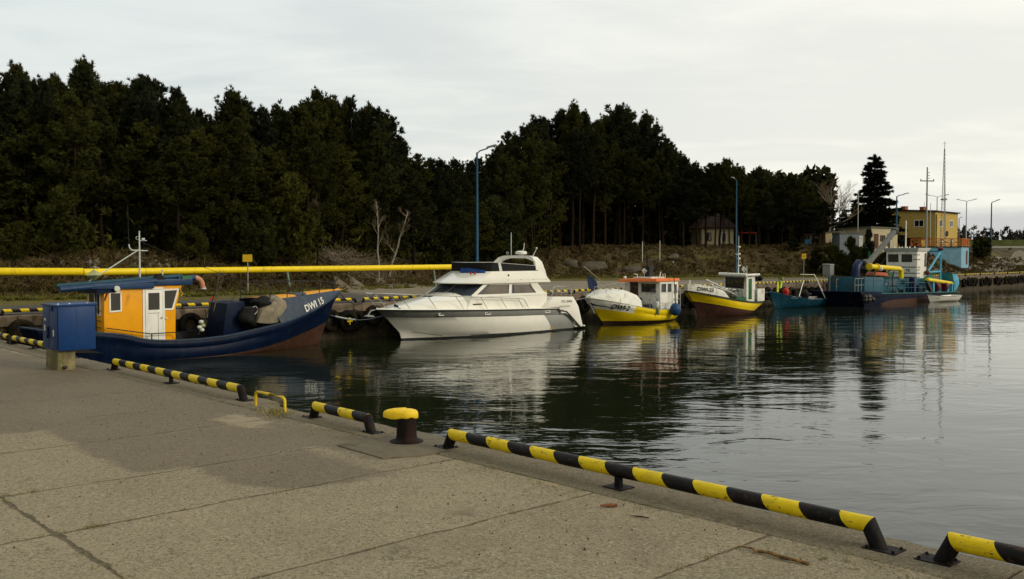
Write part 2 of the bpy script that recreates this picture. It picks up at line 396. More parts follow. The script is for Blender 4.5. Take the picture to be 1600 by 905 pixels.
# ---- water
def water_mat():
    m = bpy.data.materials.new('harbour_water'); m.use_nodes = True; g = G(m.node_tree); b = g.N['Principled BSDF']
    b.inputs['Base Color'].default_value = (.011, .015, .007, 1); b.inputs['Roughness'].default_value = .025; b.inputs['IOR'].default_value = 1.333
    b.inputs['Specular IOR Level'].default_value = .48
    co = g.node('ShaderNodeTexCoord').outputs['Object']
    a = g.noise(g.mapv(co, (.62, 1.15, 1), (0, 0, R(12))), .62, 3, .5, .6)
    c = g.noise(g.mapv(co, (.8, 1.6, 1), (0, 0, R(-16))), 1.9, 4, .5, .5)
    d = g.noise(co, .16, 2, .5)
    fine = g.noise(g.mapv(co, (1, 1.5, 1)), 7.0, 3, .5)
    calm = g.ramp(g.noise(g.mapv(co, (.5, 1.2, 1)), .07, 3, .5), .35, .65, .55, 1.15)
    h = g.m('ADD', g.m('ADD', g.m('MULTIPLY', a, .112), g.m('MULTIPLY', c, .019)), g.m('ADD', g.m('MULTIPLY', d, .12), g.m('MULTIPLY', fine, .0008)))
    h = g.m('MULTIPLY', h, calm)
    bn = g.node('ShaderNodeBump', {'Strength': 1.0, 'Distance': .30, 'Height': h}); g.L.new(bn.outputs[0], b.inputs['Normal'])
    return m
mb = MB(); mb.add([(-1500, -600, 0), (1500, -600, 0), (1500, 3000, 0), (-1500, 3000, 0)], [(0, 1, 2, 3)])
tag(mb.build('water', water_mat()), kind='structure')

# ---- near quay: a slab sheet with joints, damp patches and sand, its kerb, its wall
RNG = np.random.default_rng(5)
def vnoise(x, y, sc, seed=0):
    """cheap value noise on numpy arrays"""
    x = x / sc; y = y / sc; xi = np.floor(x).astype(int); yi = np.floor(y).astype(int); xf = x - xi; yf = y - yi
    xf = xf * xf * (3 - 2 * xf); yf = yf * yf * (3 - 2 * yf)
    def h(a, b): 
        k = (a * 374761393 + b * 668265263 + seed * 1442695) & 0x7fffffff; k = (k ^ (k >> 13)) * 1274126177 & 0x7fffffff; return ((k ^ (k >> 16)) & 0xffff) / 65535.0
    return (h(xi, yi) * (1 - xf) + h(xi + 1, yi) * xf) * (1 - yf) + (h(xi, yi + 1) * (1 - xf) + h(xi + 1, yi + 1) * xf) * yf
def fbm(x, y, sc, seed=0, o=4):
    t = 0; a = .5
    for i in range(o): t = t + a * vnoise(x, y, sc / 2 ** i, seed + i * 7); a *= .5
    return t / (1 - .5 ** o)
def sdpoly(U, V, poly):
    d = np.full(U.shape, 1e9); inside = np.zeros(U.shape, bool); n = len(poly)
    for i in range(n):
        ax, ay = poly[i]; bx, by = poly[(i + 1) % n]; ex, ey = bx - ax, by - ay; wx, wy = U - ax, V - ay
        t = np.clip((wx * ex + wy * ey) / (ex * ex + ey * ey), 0, 1); d = np.minimum(d, np.hypot(wx - ex * t, wy - ey * t))
        c = ((ay <= V) & (by > V)) | ((by <= V) & (ay > V)); inside ^= c & (U < (bx - ax) * (V - ay) / ((by - ay) if by != ay else 1e-9) + ax)
    return np.where(inside, -d, d)
def sstep(x, a, b): t = np.clip((x - a) / (b - a), 0, 1); return t * t * (3 - 2 * t)

JU = [-5.3, -3.7, -2.2, -.72, .60, 1.96, 3.43, 4.57, 6.11, 7.46, 8.9, 10.3, 11.7, 13.1, 14.6]
def slab_mat():
    m = bpy.data.materials.new('quay_concrete'); m.use_nodes = True; g = G(m.node_tree); b = g.N['Principled BSDF']
    co = g.node('ShaderNodeTexCoord').outputs['Object']; s = g.node('ShaderNodeSeparateXYZ', {0: co}).outputs
    def at(n): return g.node('ShaderNodeAttribute', attribute_name=n).outputs['Fac']
    damp, sand = at('damp'), at('sand'); damp = g.ramp(g.m('ADD', damp, g.m('MULTIPLY', g.m('SUBTRACT', g.noise(co, 2.2, 8, .72), .5), 1.1)), .22, .74)
    w = g.m('ADD', g.m('MULTIPLY', g.m('SUBTRACT', g.noise(co, 1.3, 7, .62), .5), .10), g.m('MULTIPLY', g.m('SUBTRACT', g.noise(co, 14, 4, .7), .5), .035))
    w2 = g.m('ADD', g.m('MULTIPLY', g.m('SUBTRACT', g.noise(g.mapv(co, loc=(9, 3, 0)), 1.2, 6, .6), .5), .12), g.m('MULTIPLY', g.m('SUBTRACT', g.noise(g.mapv(co, loc=(2, 7, 0)), 12, 5, .7), .5), .05))
    u = g.m('ADD', g.m('MULTIPLY', s[0], -1 / SC), w); v = g.m('ADD', g.m('MULTIPLY', s[1], -1 / SC), w2)
    dist = None
    for q in JU:
        k = g.m('ABSOLUTE', g.m('SUBTRACT', u, q)); dist = k if dist is None else g.m('MINIMUM', dist, k)
    for q in (3.27, 6.5, 9.8): dist = g.m('MINIMUM', dist, g.m('MULTIPLY', g.m('ABSOLUTE', g.m('SUBTRACT', v, q)), .62))
    wid = g.ramp(g.noise(co, 2.4, 6, .7), .30, .72, .003, .024)
    groove = g.m('SUBTRACT', 1.0, g.ramp(g.m('DIVIDE', dist, wid), .35, 1.1))
    silt = g.m('MULTIPLY', g.ramp(dist, .10, .0), g.ramp(g.noise(co, 2.6, 6, .65), .42, .62))
    agg = g.node('ShaderNodeTexVoronoi', {'Vector': co, 'Scale': 95.0}); ag = agg.outputs['Color']
    agv = g.node('ShaderNodeSeparateColor', {0: ag}).outputs[0]
    fine = g.noise(co, 150, 3, .7); mid = g.noise(co, 22, 6, .7); big = g.noise(co, .55, 6, .6)
    peb = g.ramp(g.node('ShaderNodeTexVoronoi', {'Vector': co, 'Scale': 26.0}).outputs['Distance'], .13, .06)
    pebm = g.m('MULTIPLY', peb, g.ramp(g.noise(co, 5, 3), .5, .62))
    base = g.mix(g.ramp(big, .3, .7), (.246, .210, .142), (.298, .255, .174)); idx_ = None
    for q in JU: k = g.m('GREATER_THAN', u, q); idx_ = k if idx_ is None else g.m('ADD', idx_, k)
    for q in (3.27, 6.5, 9.8): idx_ = g.m('ADD', idx_, g.m('MULTIPLY', g.m('GREATER_THAN', v, q), 37.3))
    wn__ = g.node('ShaderNodeTexWhiteNoise', {'W': idx_}, noise_dimensions='1D').outputs[0]; tone = g.ramp(wn__, 0, 1, .86, 1.08); base = g.mix(1.0, base, g.node('ShaderNodeCombineColor', {0: tone, 1: tone, 2: g.m('MULTIPLY', tone, .99)}).outputs[0], 'MULTIPLY')
    base = g.mix(g.m('MULTIPLY', g.ramp(mid, .35, .75), .4), base, (.155, .128, .083))
    base = g.mix(g.m('MULTIPLY', g.ramp(agv, .55, 1.0), .34), base, (.44, .38, .26))
    base = g.mix(g.m('MULTIPLY', g.ramp(agv, .34, .0), .55), base, (.075, .060, .040)); g2v = g.node('ShaderNodeSeparateColor', {0: g.node('ShaderNodeTexVoronoi', {'Vector': co, 'Scale': 48.0}).outputs['Color']}).outputs[0]; base = g.mix(g.m('MULTIPLY', g.ramp(g2v, .80, .97), .55), base, (.10, .082, .055)); base = g.mix(g.m('MULTIPLY', g.ramp(g2v, .16, .02), .5), base, (.42, .37, .27))
    base = g.mix(g.m('MULTIPLY', g.ramp(g.noise(co, 46, 5, .7), .60, .68), .7), base, (.06, .048, .033))
    wet = g.mix(1.0, base, (.59, .545, .52), 'MULTIPLY')
    base = g.mix(g.m('MULTIPLY', damp, .92), base, wet)
    sandc = g.mix(g.ramp(g.noise(co, 60, 4, .7), .3, .7), (.27, .215, .135), (.38, .32, .21))
    sf = g.m('MULTIPLY', g.ramp(g.m('ADD', sand, g.m('MULTIPLY', g.m('SUBTRACT', g.noise(co, 4.5, 8, .74), .5), 1.7)), .50, .80), .80)
    base = g.mix(sf, base, sandc)
    base = g.mix(g.m('MULTIPLY', silt, .55), base, g.mix(damp, (.30, .25, .17), (.22, .185, .125)))
    base = g.mix(g.m('MULTIPLY', groove, .82), base, g.mix(g.ramp(g.noise(co, 9, 4), .4, .6), (.050, .042, .022), (.10, .082, .045)))
    base = g.mix(g.m('MULTIPLY', pebm, .5), base, (.33, .30, .24))
    spots = g.node('ShaderNodeTexVoronoi', {'Vector': g.mapv(co, (1, 1, 0)), 'Scale': .75, 'Randomness': 1.0}); sd_ = g.m('ADD', spots.outputs['Distance'], g.m('MULTIPLY', g.m('SUBTRACT', g.noise(co, 6, 6, .7), .5), .16))
    on = g.m('GREATER_THAN', g.node('ShaderNodeSeparateColor', {0: spots.outputs['Color']}).outputs[1], .62)
    base = g.mix(g.m('MULTIPLY', g.m('MULTIPLY', g.ramp(sd_, .13, .04), on), .45), base, (.085, .070, .050))
    big2 = g.ramp(g.noise(g.mapv(co, (1, .55, 1), loc=(4, 1, 0)), .9, 8, .70), .50, .66); base = g.mix(g.m('MULTIPLY', big2, .22), base, (.15, .125, .085))
    # hair cracks
    cr = g.ramp(g.m('ABSOLUTE', g.m('SUBTRACT', g.noise(co, .38, 9, .60, .4), .5)), .0045, .0)
    crm = g.m('MULTIPLY', cr, g.ramp(g.noise(g.mapv(co, loc=(5, 5, 0)), .7, 3), .52, .60))
    base = g.mix(g.m('MULTIPLY', crm, .6), base, (.06, .05, .03))
    g.L.new(base, b.inputs['Base Color'])
    g.L.new(g.m('SUBTRACT', .95, g.m('MULTIPLY', damp, .22)), b.inputs['Roughness']); b.inputs['Specular IOR Level'].default_value = .3
    h = g.m('ADD', g.m('ADD', g.m('MULTIPLY', fine, .30), g.m('MULTIPLY', mid, .9)), g.m('MULTIPLY', agv, .30))
    h = g.m('ADD', h, g.m('MULTIPLY', groove, -2.8)); h = g.m('ADD', h, g.m('ADD', g.m('MULTIPLY', sf, .5), g.m('MULTIPLY', pebm, .9)))
    bn = g.node('ShaderNodeBump', {'Strength': .75, 'Distance': .010, 'Height': h}); g.L.new(bn.outputs[0], b.inputs['Normal'])
    return m
SLAB = slab_mat()
def slab_grid(name, us, vs_, zoff=0.0, amp=.006):
    U, V = np.meshgrid(np.array(us), np.array(vs_), indexing='ij')
    Zr = zoff + amp * (fbm(U, V, 1.1, 3) - .5) * 2 * (U > -6) * (U < 34) * (V < 12)
    # kerb-side silt bank
    nu, nv = U.shape; co = np.stack([-U, -V, Zr], -1).reshape(-1, 3)
    idx = np.arange(nu * nv).reshape(nu, nv); f = np.stack([idx[:-1, :-1], idx[:-1, 1:], idx[1:, 1:], idx[1:, :-1]], -1).reshape(-1, 4)
    me = bpy.data.meshes.new(name); me.from_pydata(co.tolist(), [], f.tolist()); me.materials.append(SLAB)
    nz = (fbm(U, V, 1.3, 11) - .5) * 1.6 + (fbm(U, V, .35, 17) - .5) * .5
    A = [(4.50, .3), (4.62, .9), (3.9, .95), (3.45, 1.0), (3.3, 1.3), (3.55, 1.75), (3.95, 2.0), (4.6, 1.95), (4.75, 2.25), (5.7, 2.3), (6.9, 2.35), (7.15, 3.2), (8.2, 3.6), (9.2, 6), (11, 30), (60, 30), (60, -2), (4.5, -2)]
    B = [(3.75, -.4), (4.55, -.4), (4.6, .75), (3.8, .8)]
    d = np.minimum(sdpoly(U, V, A), sdpoly(U, V, B) * 1.6)
    damp = 1 - sstep(d + nz * .34, -.13, .13)
    damp = np.clip(damp + .35 * sstep(fbm(U, V, 2.3, 51), .55, .7), 0, 1)
    sand = np.clip(1 - (V - .25) / .35, 0, 1) * (V > .2) * sstep(fbm(U, V, .9, 31), .35, .7) * .9
    for (cu, cv, ru, rv, k) in ((6.2, .68, .75, .38, .85), (4.35, .90, 1.0, .14, .55), (.35, .75, 1.7, .42, .50), (1.6, .55, .7, .25, .6), (-1.6, .9, 1.2, .6, .9), (14.8, .9, 1.6, .25, .7)):
        sand = np.maximum(sand, k * np.exp(-(((U - cu) / ru) ** 2 + ((V - cv) / rv) ** 2)))
    for nm, arr in (('damp', damp), ('sand', sand)):
        at = me.attributes.new(nm, 'FLOAT', 'POINT'); at.data.foreach_set('value', arr.reshape(-1).astype(np.float32))
    me.shade_smooth(); o = bpy.data.objects.new(name, me); COL.objects.link(o); o.location = NQ(0, 0, NTOP); o.rotation_euler = (0, 0, NA)
    return o
far_u = [-400, -120, -40, -16]; us = far_u + list(np.arange(-6, 20, .07)) + [21, 23, 26, 30, 33.7]
vs = [.275] + list(np.arange(.33, 8, .08)) + [8.5, 10, 14, 22, 40, 90]
tag(slab_grid('quay_slab', us, vs), kind='structure')
# kerb strip along the edge, cast in lengths, with a recess at the ladder
KM = mat('kerb_concrete', (.185, .158, .110), .9, .34, 40, bump=.8, bscale=60, dirt=(.115, .095, .065), dirt_amt=.35, dirt_scale=9)
mb = MB()
def kerb_piece(u0, u1, v0=-.205, v1=.262, dz=0.0):
    nu = max(2, int((u1 - u0) / .12)); rows = []
    prof = [(v0, -.5), (v0, -.03), (v0 + .03, 0), (v0 + .16, .001), (v1 - .02, 0.002), (v1, -.006), (v1, -.06)]
    rnd = random.Random(int(u0 * 100) + 7)
    for i in range(nu + 1):
        u = u0 + (u1 - u0) * i / nu; j = rnd.uniform(-.006, .006); j2 = rnd.uniform(-.004, .002)
        rows.append([(-u, -(v + (j if k in (1, 2) else j * .4 if k >= 4 else 0)), z + dz + (j2 if k in (1, 2, 5) else 0)) for k, (v, z) in enumerate(prof)])
    mb.loft(rows, 0)
    for r in (rows[0], rows[-1]): mb.add(r, [tuple(range(len(r)))])
edges = [(-400, -60), (-60, -12), (-12, -4.3), (-4.28, -.62), (-.60, 3.66), (4.66, 6.14), (7.06, 11.4), (11.42, 15.2), (15.22, 19.4), (19.42, 26), (26.02, 33.7)]
for i, (a, b) in enumerate(edges): kerb_piece(a, b, dz=.002 * (i % 3))
kerb_piece(6.15, 7.05, v0=-.06, dz=-.004)
kp = mb.build('quay_kerb', KM, loc=NQ(0, 0, NTOP + .004), rot=NA, smooth=True); tag(kp, kind='structure')
# widened pad under the bollard
mb = MB(); nn = 12; pr = []
for (u, v) in ((3.68, -.215), (4.64, -.215), (4.62, .40), (4.52, .68), (3.82, .70), (3.70, .45)): pr.append((-u, -v))
mb.prism([p for p in pr], -.06, .007, ax='z')
tag(mb.build('bollard_pad', mat('pad_concrete', (.155, .134, .094), .88, .22, 3, bump=.6, bscale=40, dirt=(.075, .062, .042), dirt_amt=.4), loc=NQ(0, 0, NTOP + .004), rot=NA, bevel=.008, seg=2), kind='structure')
# quay wall under the kerb
mb = MB(); mb.box(-33.9, 400, -.5, .19, -2.5, -.05)
tag(mb.build('quay_wall', 'wall_near', loc=NQ(0, 0, NTOP), rot=NA), kind='structure')

# ---- land beyond the basin, one sheet to the horizon
FOOT = [(-260, -60), (-60, 26), (-30, 38), (-19, 43.5), (-12.0, 49), (-5.2, 58.5), (-1.5, 70), (3.4, 83), (12, 88), (24, 90), (33, 92), (43, 96.5), (52, 104), (62, 112), (78, 124), (100, 142), (160, 190), (900, 700)]
FA = np.array(FOOT, float)
def foot_sd(X, Y):
    """signed distance behind the foot of the bank (positive inland)"""
    best = np.full(X.shape, 1e9); sg = np.ones(X.shape); ix = np.zeros(X.shape)
    for i in range(len(FA) - 1):
        a, b = FA[i], FA[i + 1]; e = b - a; wx, wy = X - a[0], Y - a[1]
        t = np.clip((wx * e[0] + wy * e[1]) / (e @ e), 0, 1); dx, dy = wx - e[0] * t, wy - e[1] * t; d = np.hypot(dx, dy)
        cr = e[0] * wy - e[1] * wx; mk = d < best; best = np.where(mk, d, best); sg = np.where(mk, np.sign(cr), sg)
    return best * sg
def ground_np(X, Y):
    d = foot_sd(X, Y)
    hc = np.interp(X, [-40, -10, 0, 8, 30, 36, 60, 90], [1.9, 1.9, 2.1, 2.85, 2.9, 3.0, 2.5, 1.9])
    z = FTOP + hc * sstep(d, 0, 6.5) + .25 * sstep(d, 6, 30)
    rough = sstep(d, .3, 2.5)
    ridge = sstep(d, 24, 75) * sstep(52 - X, 0, 25) * 5.5 * sstep(X, -400, -60)
    z = z + ridge + rough * ((fbm(X, Y, 4.2, 5) - .5) * 1.0 + (fbm(X, Y, 1.1, 9) - .5) * .28) + .05 * (fbm(X, Y, 3, 71) - .5) * sstep(d, -4, 0)
    return z, d
def gz(x, y): return float(ground_np(np.array([x]), np.array([y]))[0][0])
def ground_mat():
    m = bpy.data.materials.new('land'); m.use_nodes = True; g = G(m.node_tree); b = g.N['Principled BSDF']
    co = g.node('ShaderNodeTexCoord').outputs['Object']; d = g.node('ShaderNodeAttribute', attribute_name='bank').outputs['Fac']
    mm = g.node('ShaderNodeAttribute', attribute_name='inland').outputs['Fac']; al = g.node('ShaderNodeAttribute', attribute_name='along').outputs['Fac']
    n = g.noise(co, .9, 7, .65); n2 = g.noise(co, 5.5, 6, .7); n3 = g.noise(co, .22, 4, .6)
    grass = g.mix(g.ramp(n2, .35, .65), (.075, .072, .020), (.16, .135, .045))
    soil = g.mix(g.ramp(n, .35, .65), (.038, .027, .015), (.085, .062, .032)); soil = g.mix(g.m('MULTIPLY', g.ramp(n3, .45, .6), .6), soil, grass)
    soil = g.mix(g.m('MULTIPLY', g.ramp(n2, .56, .68), .4), soil, (.13, .115, .09))
    gf = g.m('MULTIPLY', g.ramp(g.m('ADD', d, g.m('MULTIPLY', g.m('SUBTRACT', n, .5), 3)), -.2, 1.6), 1.0)
    c = g.mix(gf, grass, soil)
    litter = g.mix(g.ramp(n2, .35, .65), (.030, .022, .013), (.07, .05, .028)); c = g.mix(g.ramp(d, 6.5, 9.5), c, litter)
    c = g.mix(g.m('MULTIPLY', g.ramp(d, 60, 120), .8), c, (.075, .085, .03))
    g.L.new(c, b.inputs['Base Color']); b.inputs['Roughness'].default_value = .95; b.inputs['Specular IOR Level'].default_value = .15
    bn = g.node('ShaderNodeBump', {'Strength': .8, 'Distance': .12, 'Height': g.m('ADD', n, g.m('MULTIPLY', n2, .4))}); g.L.new(bn.outputs[0], b.inputs['Normal'])
    return m
ss = [-1500, -600, -250, -120, -70, -45] + list(np.arange(-34, 150, .9)) + [155, 165, 180, 210, 260, 350, 500, 900, 1800]
mm = [0.0] + list(np.arange(.9, 62, .9)) + [64, 68, 74, 82, 95, 115, 150, 220, 350, 600, 1100, 2000]
S_, M_ = np.meshgrid(np.array(ss), np.array(mm), indexing='ij'); wn = np.interp(S_, [-40, 0, 12, 26, 50, 80, 100, 400], [0, .15, 1.35, 1.55, 1.3, .6, .8, .8])
N_ = wn - M_; XX = QO.x + QT.x * S_ + QN.x * N_; YY = QO.y + QT.y * S_ + QN.y * N_
ZZ, DD = ground_np(XX, YY); ZZ = np.where(M_ < 1.0, FTOP, ZZ)
ns, nm_ = S_.shape; idx = np.arange(ns * nm_).reshape(ns, nm_)
f = np.stack([idx[:-1, :-1], idx[1:, :-1], idx[1:, 1:], idx[:-1, 1:]], -1).reshape(-1, 4)
me = bpy.data.meshes.new('ground'); me.from_pydata(np.stack([XX, YY, ZZ], -1).reshape(-1, 3).tolist(), [], f.tolist()); me.materials.append(ground_mat())
for nme, arr in (('bank', DD), ('inland', M_), ('along', S_)):
    a_ = me.attributes.new(nme, 'FLOAT', 'POINT'); a_.data.foreach_set('value', arr.reshape(-1).astype(np.float32))
me.shade_smooth(); go = bpy.data.objects.new('ground', me); COL.objects.link(go); tag(go, kind='structure')

# ---- road and paved apron on the far quay
def road_mat():
    m = bpy.data.materials.new('asphalt_apron'); m.use_nodes = True; g = G(m.node_tree); b = g.N['Principled BSDF']
    co = g.node('ShaderNodeTexCoord').outputs['Object']; al = g.node('ShaderNodeAttribute', attribute_name='along').outputs['Fac']
    n = g.noise(co, 1.1, 6, .6); n2 = g.noise(co, 12, 5, .7)
    dk = g.mix(g.ramp(n, .3, .7), (.042, .038, .034), (.060, .054, .046)); lt = g.mix(g.ramp(n, .3, .7), (.175, .145, .105), (.225, .190, .140))
    a2 = g.m('ADD', al, g.m('MULTIPLY', g.m('SUBTRACT', n, .5), 3))
    c = g.mix(g.ramp(a2, 16, 21), dk, lt); c = g.mix(g.m('MULTIPLY', g.ramp(a2, 46, 54), .65), c, (.10, .09, .07))
    c = g.mix(g.m('MULTIPLY', g.ramp(n2, .5, .75), .3), c, (.08, .07, .05))
    g.L.new(c, b.inputs['Base Color']); b.inputs['Roughness'].default_value = .9
    bn = g.node('ShaderNodeBump', {'Strength': .3, 'Distance': .01, 'Height': n2}); g.L.new(bn.outputs[0], b.inputs['Normal'])
    return m
def road_w(s): return lin([(-40, 6), (8, 6.2), (14, 6.5), (19, 9.5), (24, 19), (30, 22), (40, 19), (50, 12), (60, 7.5), (75, 5), (140, 5)], s)
verts = []; fcs = []; al = []
sl_ = list(np.arange(-34, 140, 1.2))
for i, s in enumerate(sl_):
    w = road_w(s) + .25 * math.sin(s * .9)
    for k in range(9):
        mk = .5 + (w - .5) * k / 8; p = Q(s, wall_n(s) - mk, 0); z = FTOP + .03 if True else 0
        d_ = foot_sd(np.array([p.x]), np.array([p.y]))[0]
        zz_ = max(FTOP + .05, gz(p.x, p.y) + .03)
        verts.append((p.x, p.y, zz_)); al.append(s)
    if i: 
        b0 = (i - 1) * 9
        for k in range(8): fcs.append((b0 + k, b0 + 9 + k, b0 + 10 + k, b0 + k + 1))
me = bpy.data.meshes.new('harbour_road'); me.from_pydata(verts, [], fcs); me.materials.append(road_mat())
a_ = me.attributes.new('along', 'FLOAT', 'POINT'); a_.data.foreach_set('value', np.array(al, np.float32)); me.shade_smooth()
o = bpy.data.objects.new('harbour_road', me); COL.objects.link(o); tag(o, kind='structure')

# ---- far quay wall with its concrete coping
mb = MB(); mc = MB(); sp = [-60, -5, 0, 6, 12, 26, 50, 80, 100, 150, 400]
for a, b in zip(sp, sp[1:]):
    k = max(1, int((b - a) / 4)) if b < 160 and a > -10 else 1
    for i in range(k):
        s0 = a + (b - a) * i / k; s1 = a + (b - a) * (i + 1) / k; n0, n1 = wall_n(s0), wall_n(s1)
        def L(s, n): return (s, -n)
        pts = [L(s0, n0 + .10), L(s1, n1 + .10), L(s1, n1 - .6), L(s0, n0 - .6)]
        mb.add([(p[0], p[1], -2.5) for p in pts] + [(p[0], p[1], FTOP - .31) for p in pts], [(0, 3, 2, 1), (4, 5, 6, 7), (0, 1, 5, 4), (1, 2, 6, 5), (2, 3, 7, 6), (3, 0, 4, 7)])
        pts = [L(s0 + .012, n0 + .22), L(s1 - .012, n1 + .22), L(s1 - .012, n1 - .58), L(s0 + .012, n0 - .58)]
        mc.add([(p[0], p[1], FTOP - .30) for p in pts] + [(p[0], p[1], FTOP + .03) for p in pts], [(0, 3, 2, 1), (4, 5, 6, 7), (0, 1, 5, 4), (1, 2, 6, 5), (2, 3, 7, 6), (3, 0, 4, 7)])
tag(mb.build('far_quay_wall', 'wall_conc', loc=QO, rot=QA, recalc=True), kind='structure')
tag(mc.build('far_quay_coping', 'coping', loc=QO, rot=QA, bevel=.02, seg=1), kind='structure')
text_f = text_mesh('42', .26, .012)
def wall_number(txt, s, z=.93):
    vs, fs = text_mesh(txt, .25, .006); n = wall_n(s) + .108; mb = MB(); mb.add([(s + a, -n, z + b) for a, b in vs], fs)
    o = mb.build('wall_number', 'text_pale', loc=QO, rot=QA, recalc=False); return o
wn_ = wall_number('42', -.02); tag(wn_, 'faded white painted number 42 on the far quay wall beside the tyres', 'number')

# ================================================================== NEAR QUAY FURNITURE
STR = stripes('rail_stripes', .50, .80, .17)
STR_FAR = stripes('rail_stripes_worn', .50, .45, .2)
def make_rail(L_, label, mids=(.5,), stripe=STR, ends=(True, True), group='striped kerb rails on the near quay', r=.046, h=.120, detail=True):
    root = empty('striped_rail', (0, 0, 0), 0, label, 'guard rail', group); seg = 20 if detail else 8
    mb = MB(); x0, x1 = 0.0, L_; 
    mb.tube([(x0, 0, h), (x1, 0, h)], r, seg)
    # mitred ends: slant the end rings
    n = len(mb.v)
    for i, v in enumerate(mb.v):
        if v[0] < .01: mb.v[i] = (v[0] - (v[2] - h) * .577, v[1], v[2])
        elif v[0] > L_ - .01: mb.v[i] = (v[0] + (v[2] - h) * .577, v[1], v[2])
    mb.build('tube', stripe, root, smooth=True)
    for e, x in ((-1, x0), (1, x1)):
        if not ends[0 if e < 0 else 1]: continue
        m2 = MB(); ringv = []
        for lev in (0, 1):
            for q in range(seg):
                t = 2 * math.pi * q / seg; yy_, zz_ = r * math.cos(t), h + r * math.sin(t); xx_ = x + e * (zz_ - h) * .577
                ringv.append((xx_, yy_, zz_) if lev == 0 else (xx_ + e * (zz_ - .008) * .50, yy_, .008))
        m2.add(ringv, [(q, (q + 1) % seg, seg + (q + 1) % seg, seg + q) for q in range(seg)])
        leg = m2.build('leg', 'black_steel', root, smooth=True)
        m3 = MB(); cx = x + e * .085; m3.box(cx - .095, cx + .095, -.07, .07, 0, .008)
        bp = m3.build('base_plate', 'black_steel', root, bevel=.002 if detail else 0, seg=1)
        if detail:
            for bx, by in ((.075, .05), (.075, -.05), (-.075, .05), (-.075, -.05)):
                m4 = MB(); m4.lathe([(.009, 0), (.009, .008), (.005, .012)], (cx + bx, by, .008), 6); m4.build('bolt', 'black_steel', bp)
    for t in mids:
        m2 = MB(); xm = L_ * t; m2.box(xm - .022, xm + .022, -.02, .02, 0.01, h - r * .8)
        m2.build('post', 'black_steel', root)
        m3 = MB(); m3.box(xm - .085, xm + .085, -.075, .075, 0, .010); m3.build('base_plate', 'black_steel', root, bevel=.002 if detail else 0, seg=1)
    return root
def place_near(o, u, v, dz=.006, dr=0): o.location = NQ(u, v, NTOP + dz); o.rotation_euler = (0, 0, NA + dr); return o
# local x of a rail runs towards the camera side (u falls)
place_near(make_rail(3.62, 'long yellow and black striped rail in the foreground with scuffed paint, right of the bollard'), 3.73, .06)
place_near(make_rail(3.7, 'yellow and black striped rail cut off by the right edge of the photo'), -.34, .04)
place_near(make_rail(.93, 'short stubby yellow and black striped rail between the yellow handle and the bollard', mids=()), 5.80, .10, dr=R(-1.5))
place_near(make_rail(3.75, 'long yellow and black striped rail between the blue cabinet and the yellow ladder handle'), 11.22, .05)
place_near(make_rail(3.05, 'yellow and black striped rail starting behind the blue cabinet', mids=(.36,)), 16.46, -.07)
place_near(make_rail(3.7, 'farthest yellow and black striped rail at the left edge of the near quay'), 20.55, -.08)

# ---- mooring bollard
b = empty('mooring_bollard', NQ(4.23, .16, NTOP + .012), NA + R(0), 'black iron mooring bollard with a chipped yellow cap on the near quay', 'bollard')
mb = MB(); mb.lathe([(.185, 0), (.185, .006), (.17, .012), (.135, .020), (.118, .035), (.112, .06), (.108, .20), (.110, .235)], seg=28)
mb.build('post', 'bollard_iron', b, smooth=True)
rows = []
for (sc_, z) in ((.40, .222), (.90, .224), (.985, .232), (1.0, .248), (.985, .272), (.93, .288), (.80, .300), (.52, .310), (.2, .314), (.01, .315)):
    r_ = []
    for k in range(41):
        t = 2 * math.pi * k / 40; cx, sy = math.cos(t), math.sin(t)
        nose = max(0, -cx) ** 1.0; rad = .128 + .135 * max(0, -cx) ** 2.4
        x = rad * cx; y = .122 * sy * (1 - .18 * nose) * (1.0 if cx > -.2 else 1.0)
        lob = 1 + .02 * math.sin(3 * t + 1)
        zz = z + .012 * max(0, -x / .26) - .010 * math.sin(2.2 * t) * (z < .25) - .004 * math.sin(7 * t) * (z < .25)
        r_.append((x * sc_ * lob, y * sc_ * lob, zz))
    rows.append(r_)
mb = MB(); mb.loft(rows, 0); mb.build('cap', 'cap_yellow', b, smooth=True)
b.rotation_euler = (0, 0, R(8)); b.scale = (.78, .78, .90)
# ---- ladder handle
b = empty('ladder_handle', NQ(6.67, .13, NTOP + .004), NA, 'bent yellow tube handle of the quay ladder above dry weeds', 'ladder handle')
mb = MB(); h = .15; pts = []
for x, z in ((-.31, -.06), (-.31, .02), (-.31, h - .035), (-.295, h - .01), (-.27, h), (0, h + .004), (.26, h), (.295, h - .012), (.31, h - .04), (.312, .03), (.312, -.06)): pts.append((x, 0, z))
mb.tube(pts, .0155, 10); mb.build('rail_tube', 'yellow_paint', b, smooth=True)
for x in (-.29, .29):
    mb = MB(); mb.tube([(x, .25, -.12), (x, .36, -.16), (x, .36, -1.9)], .018, 8); mb.build('ladder_side', 'black_steel', b, smooth=True)
for k in range(7):
    mb = MB(); mb.tube([(-.29, .36, -.2 - k * .23), (.29, .36, -.2 - k * .23)], .012, 6); mb.build('rung', 'black_steel', b)
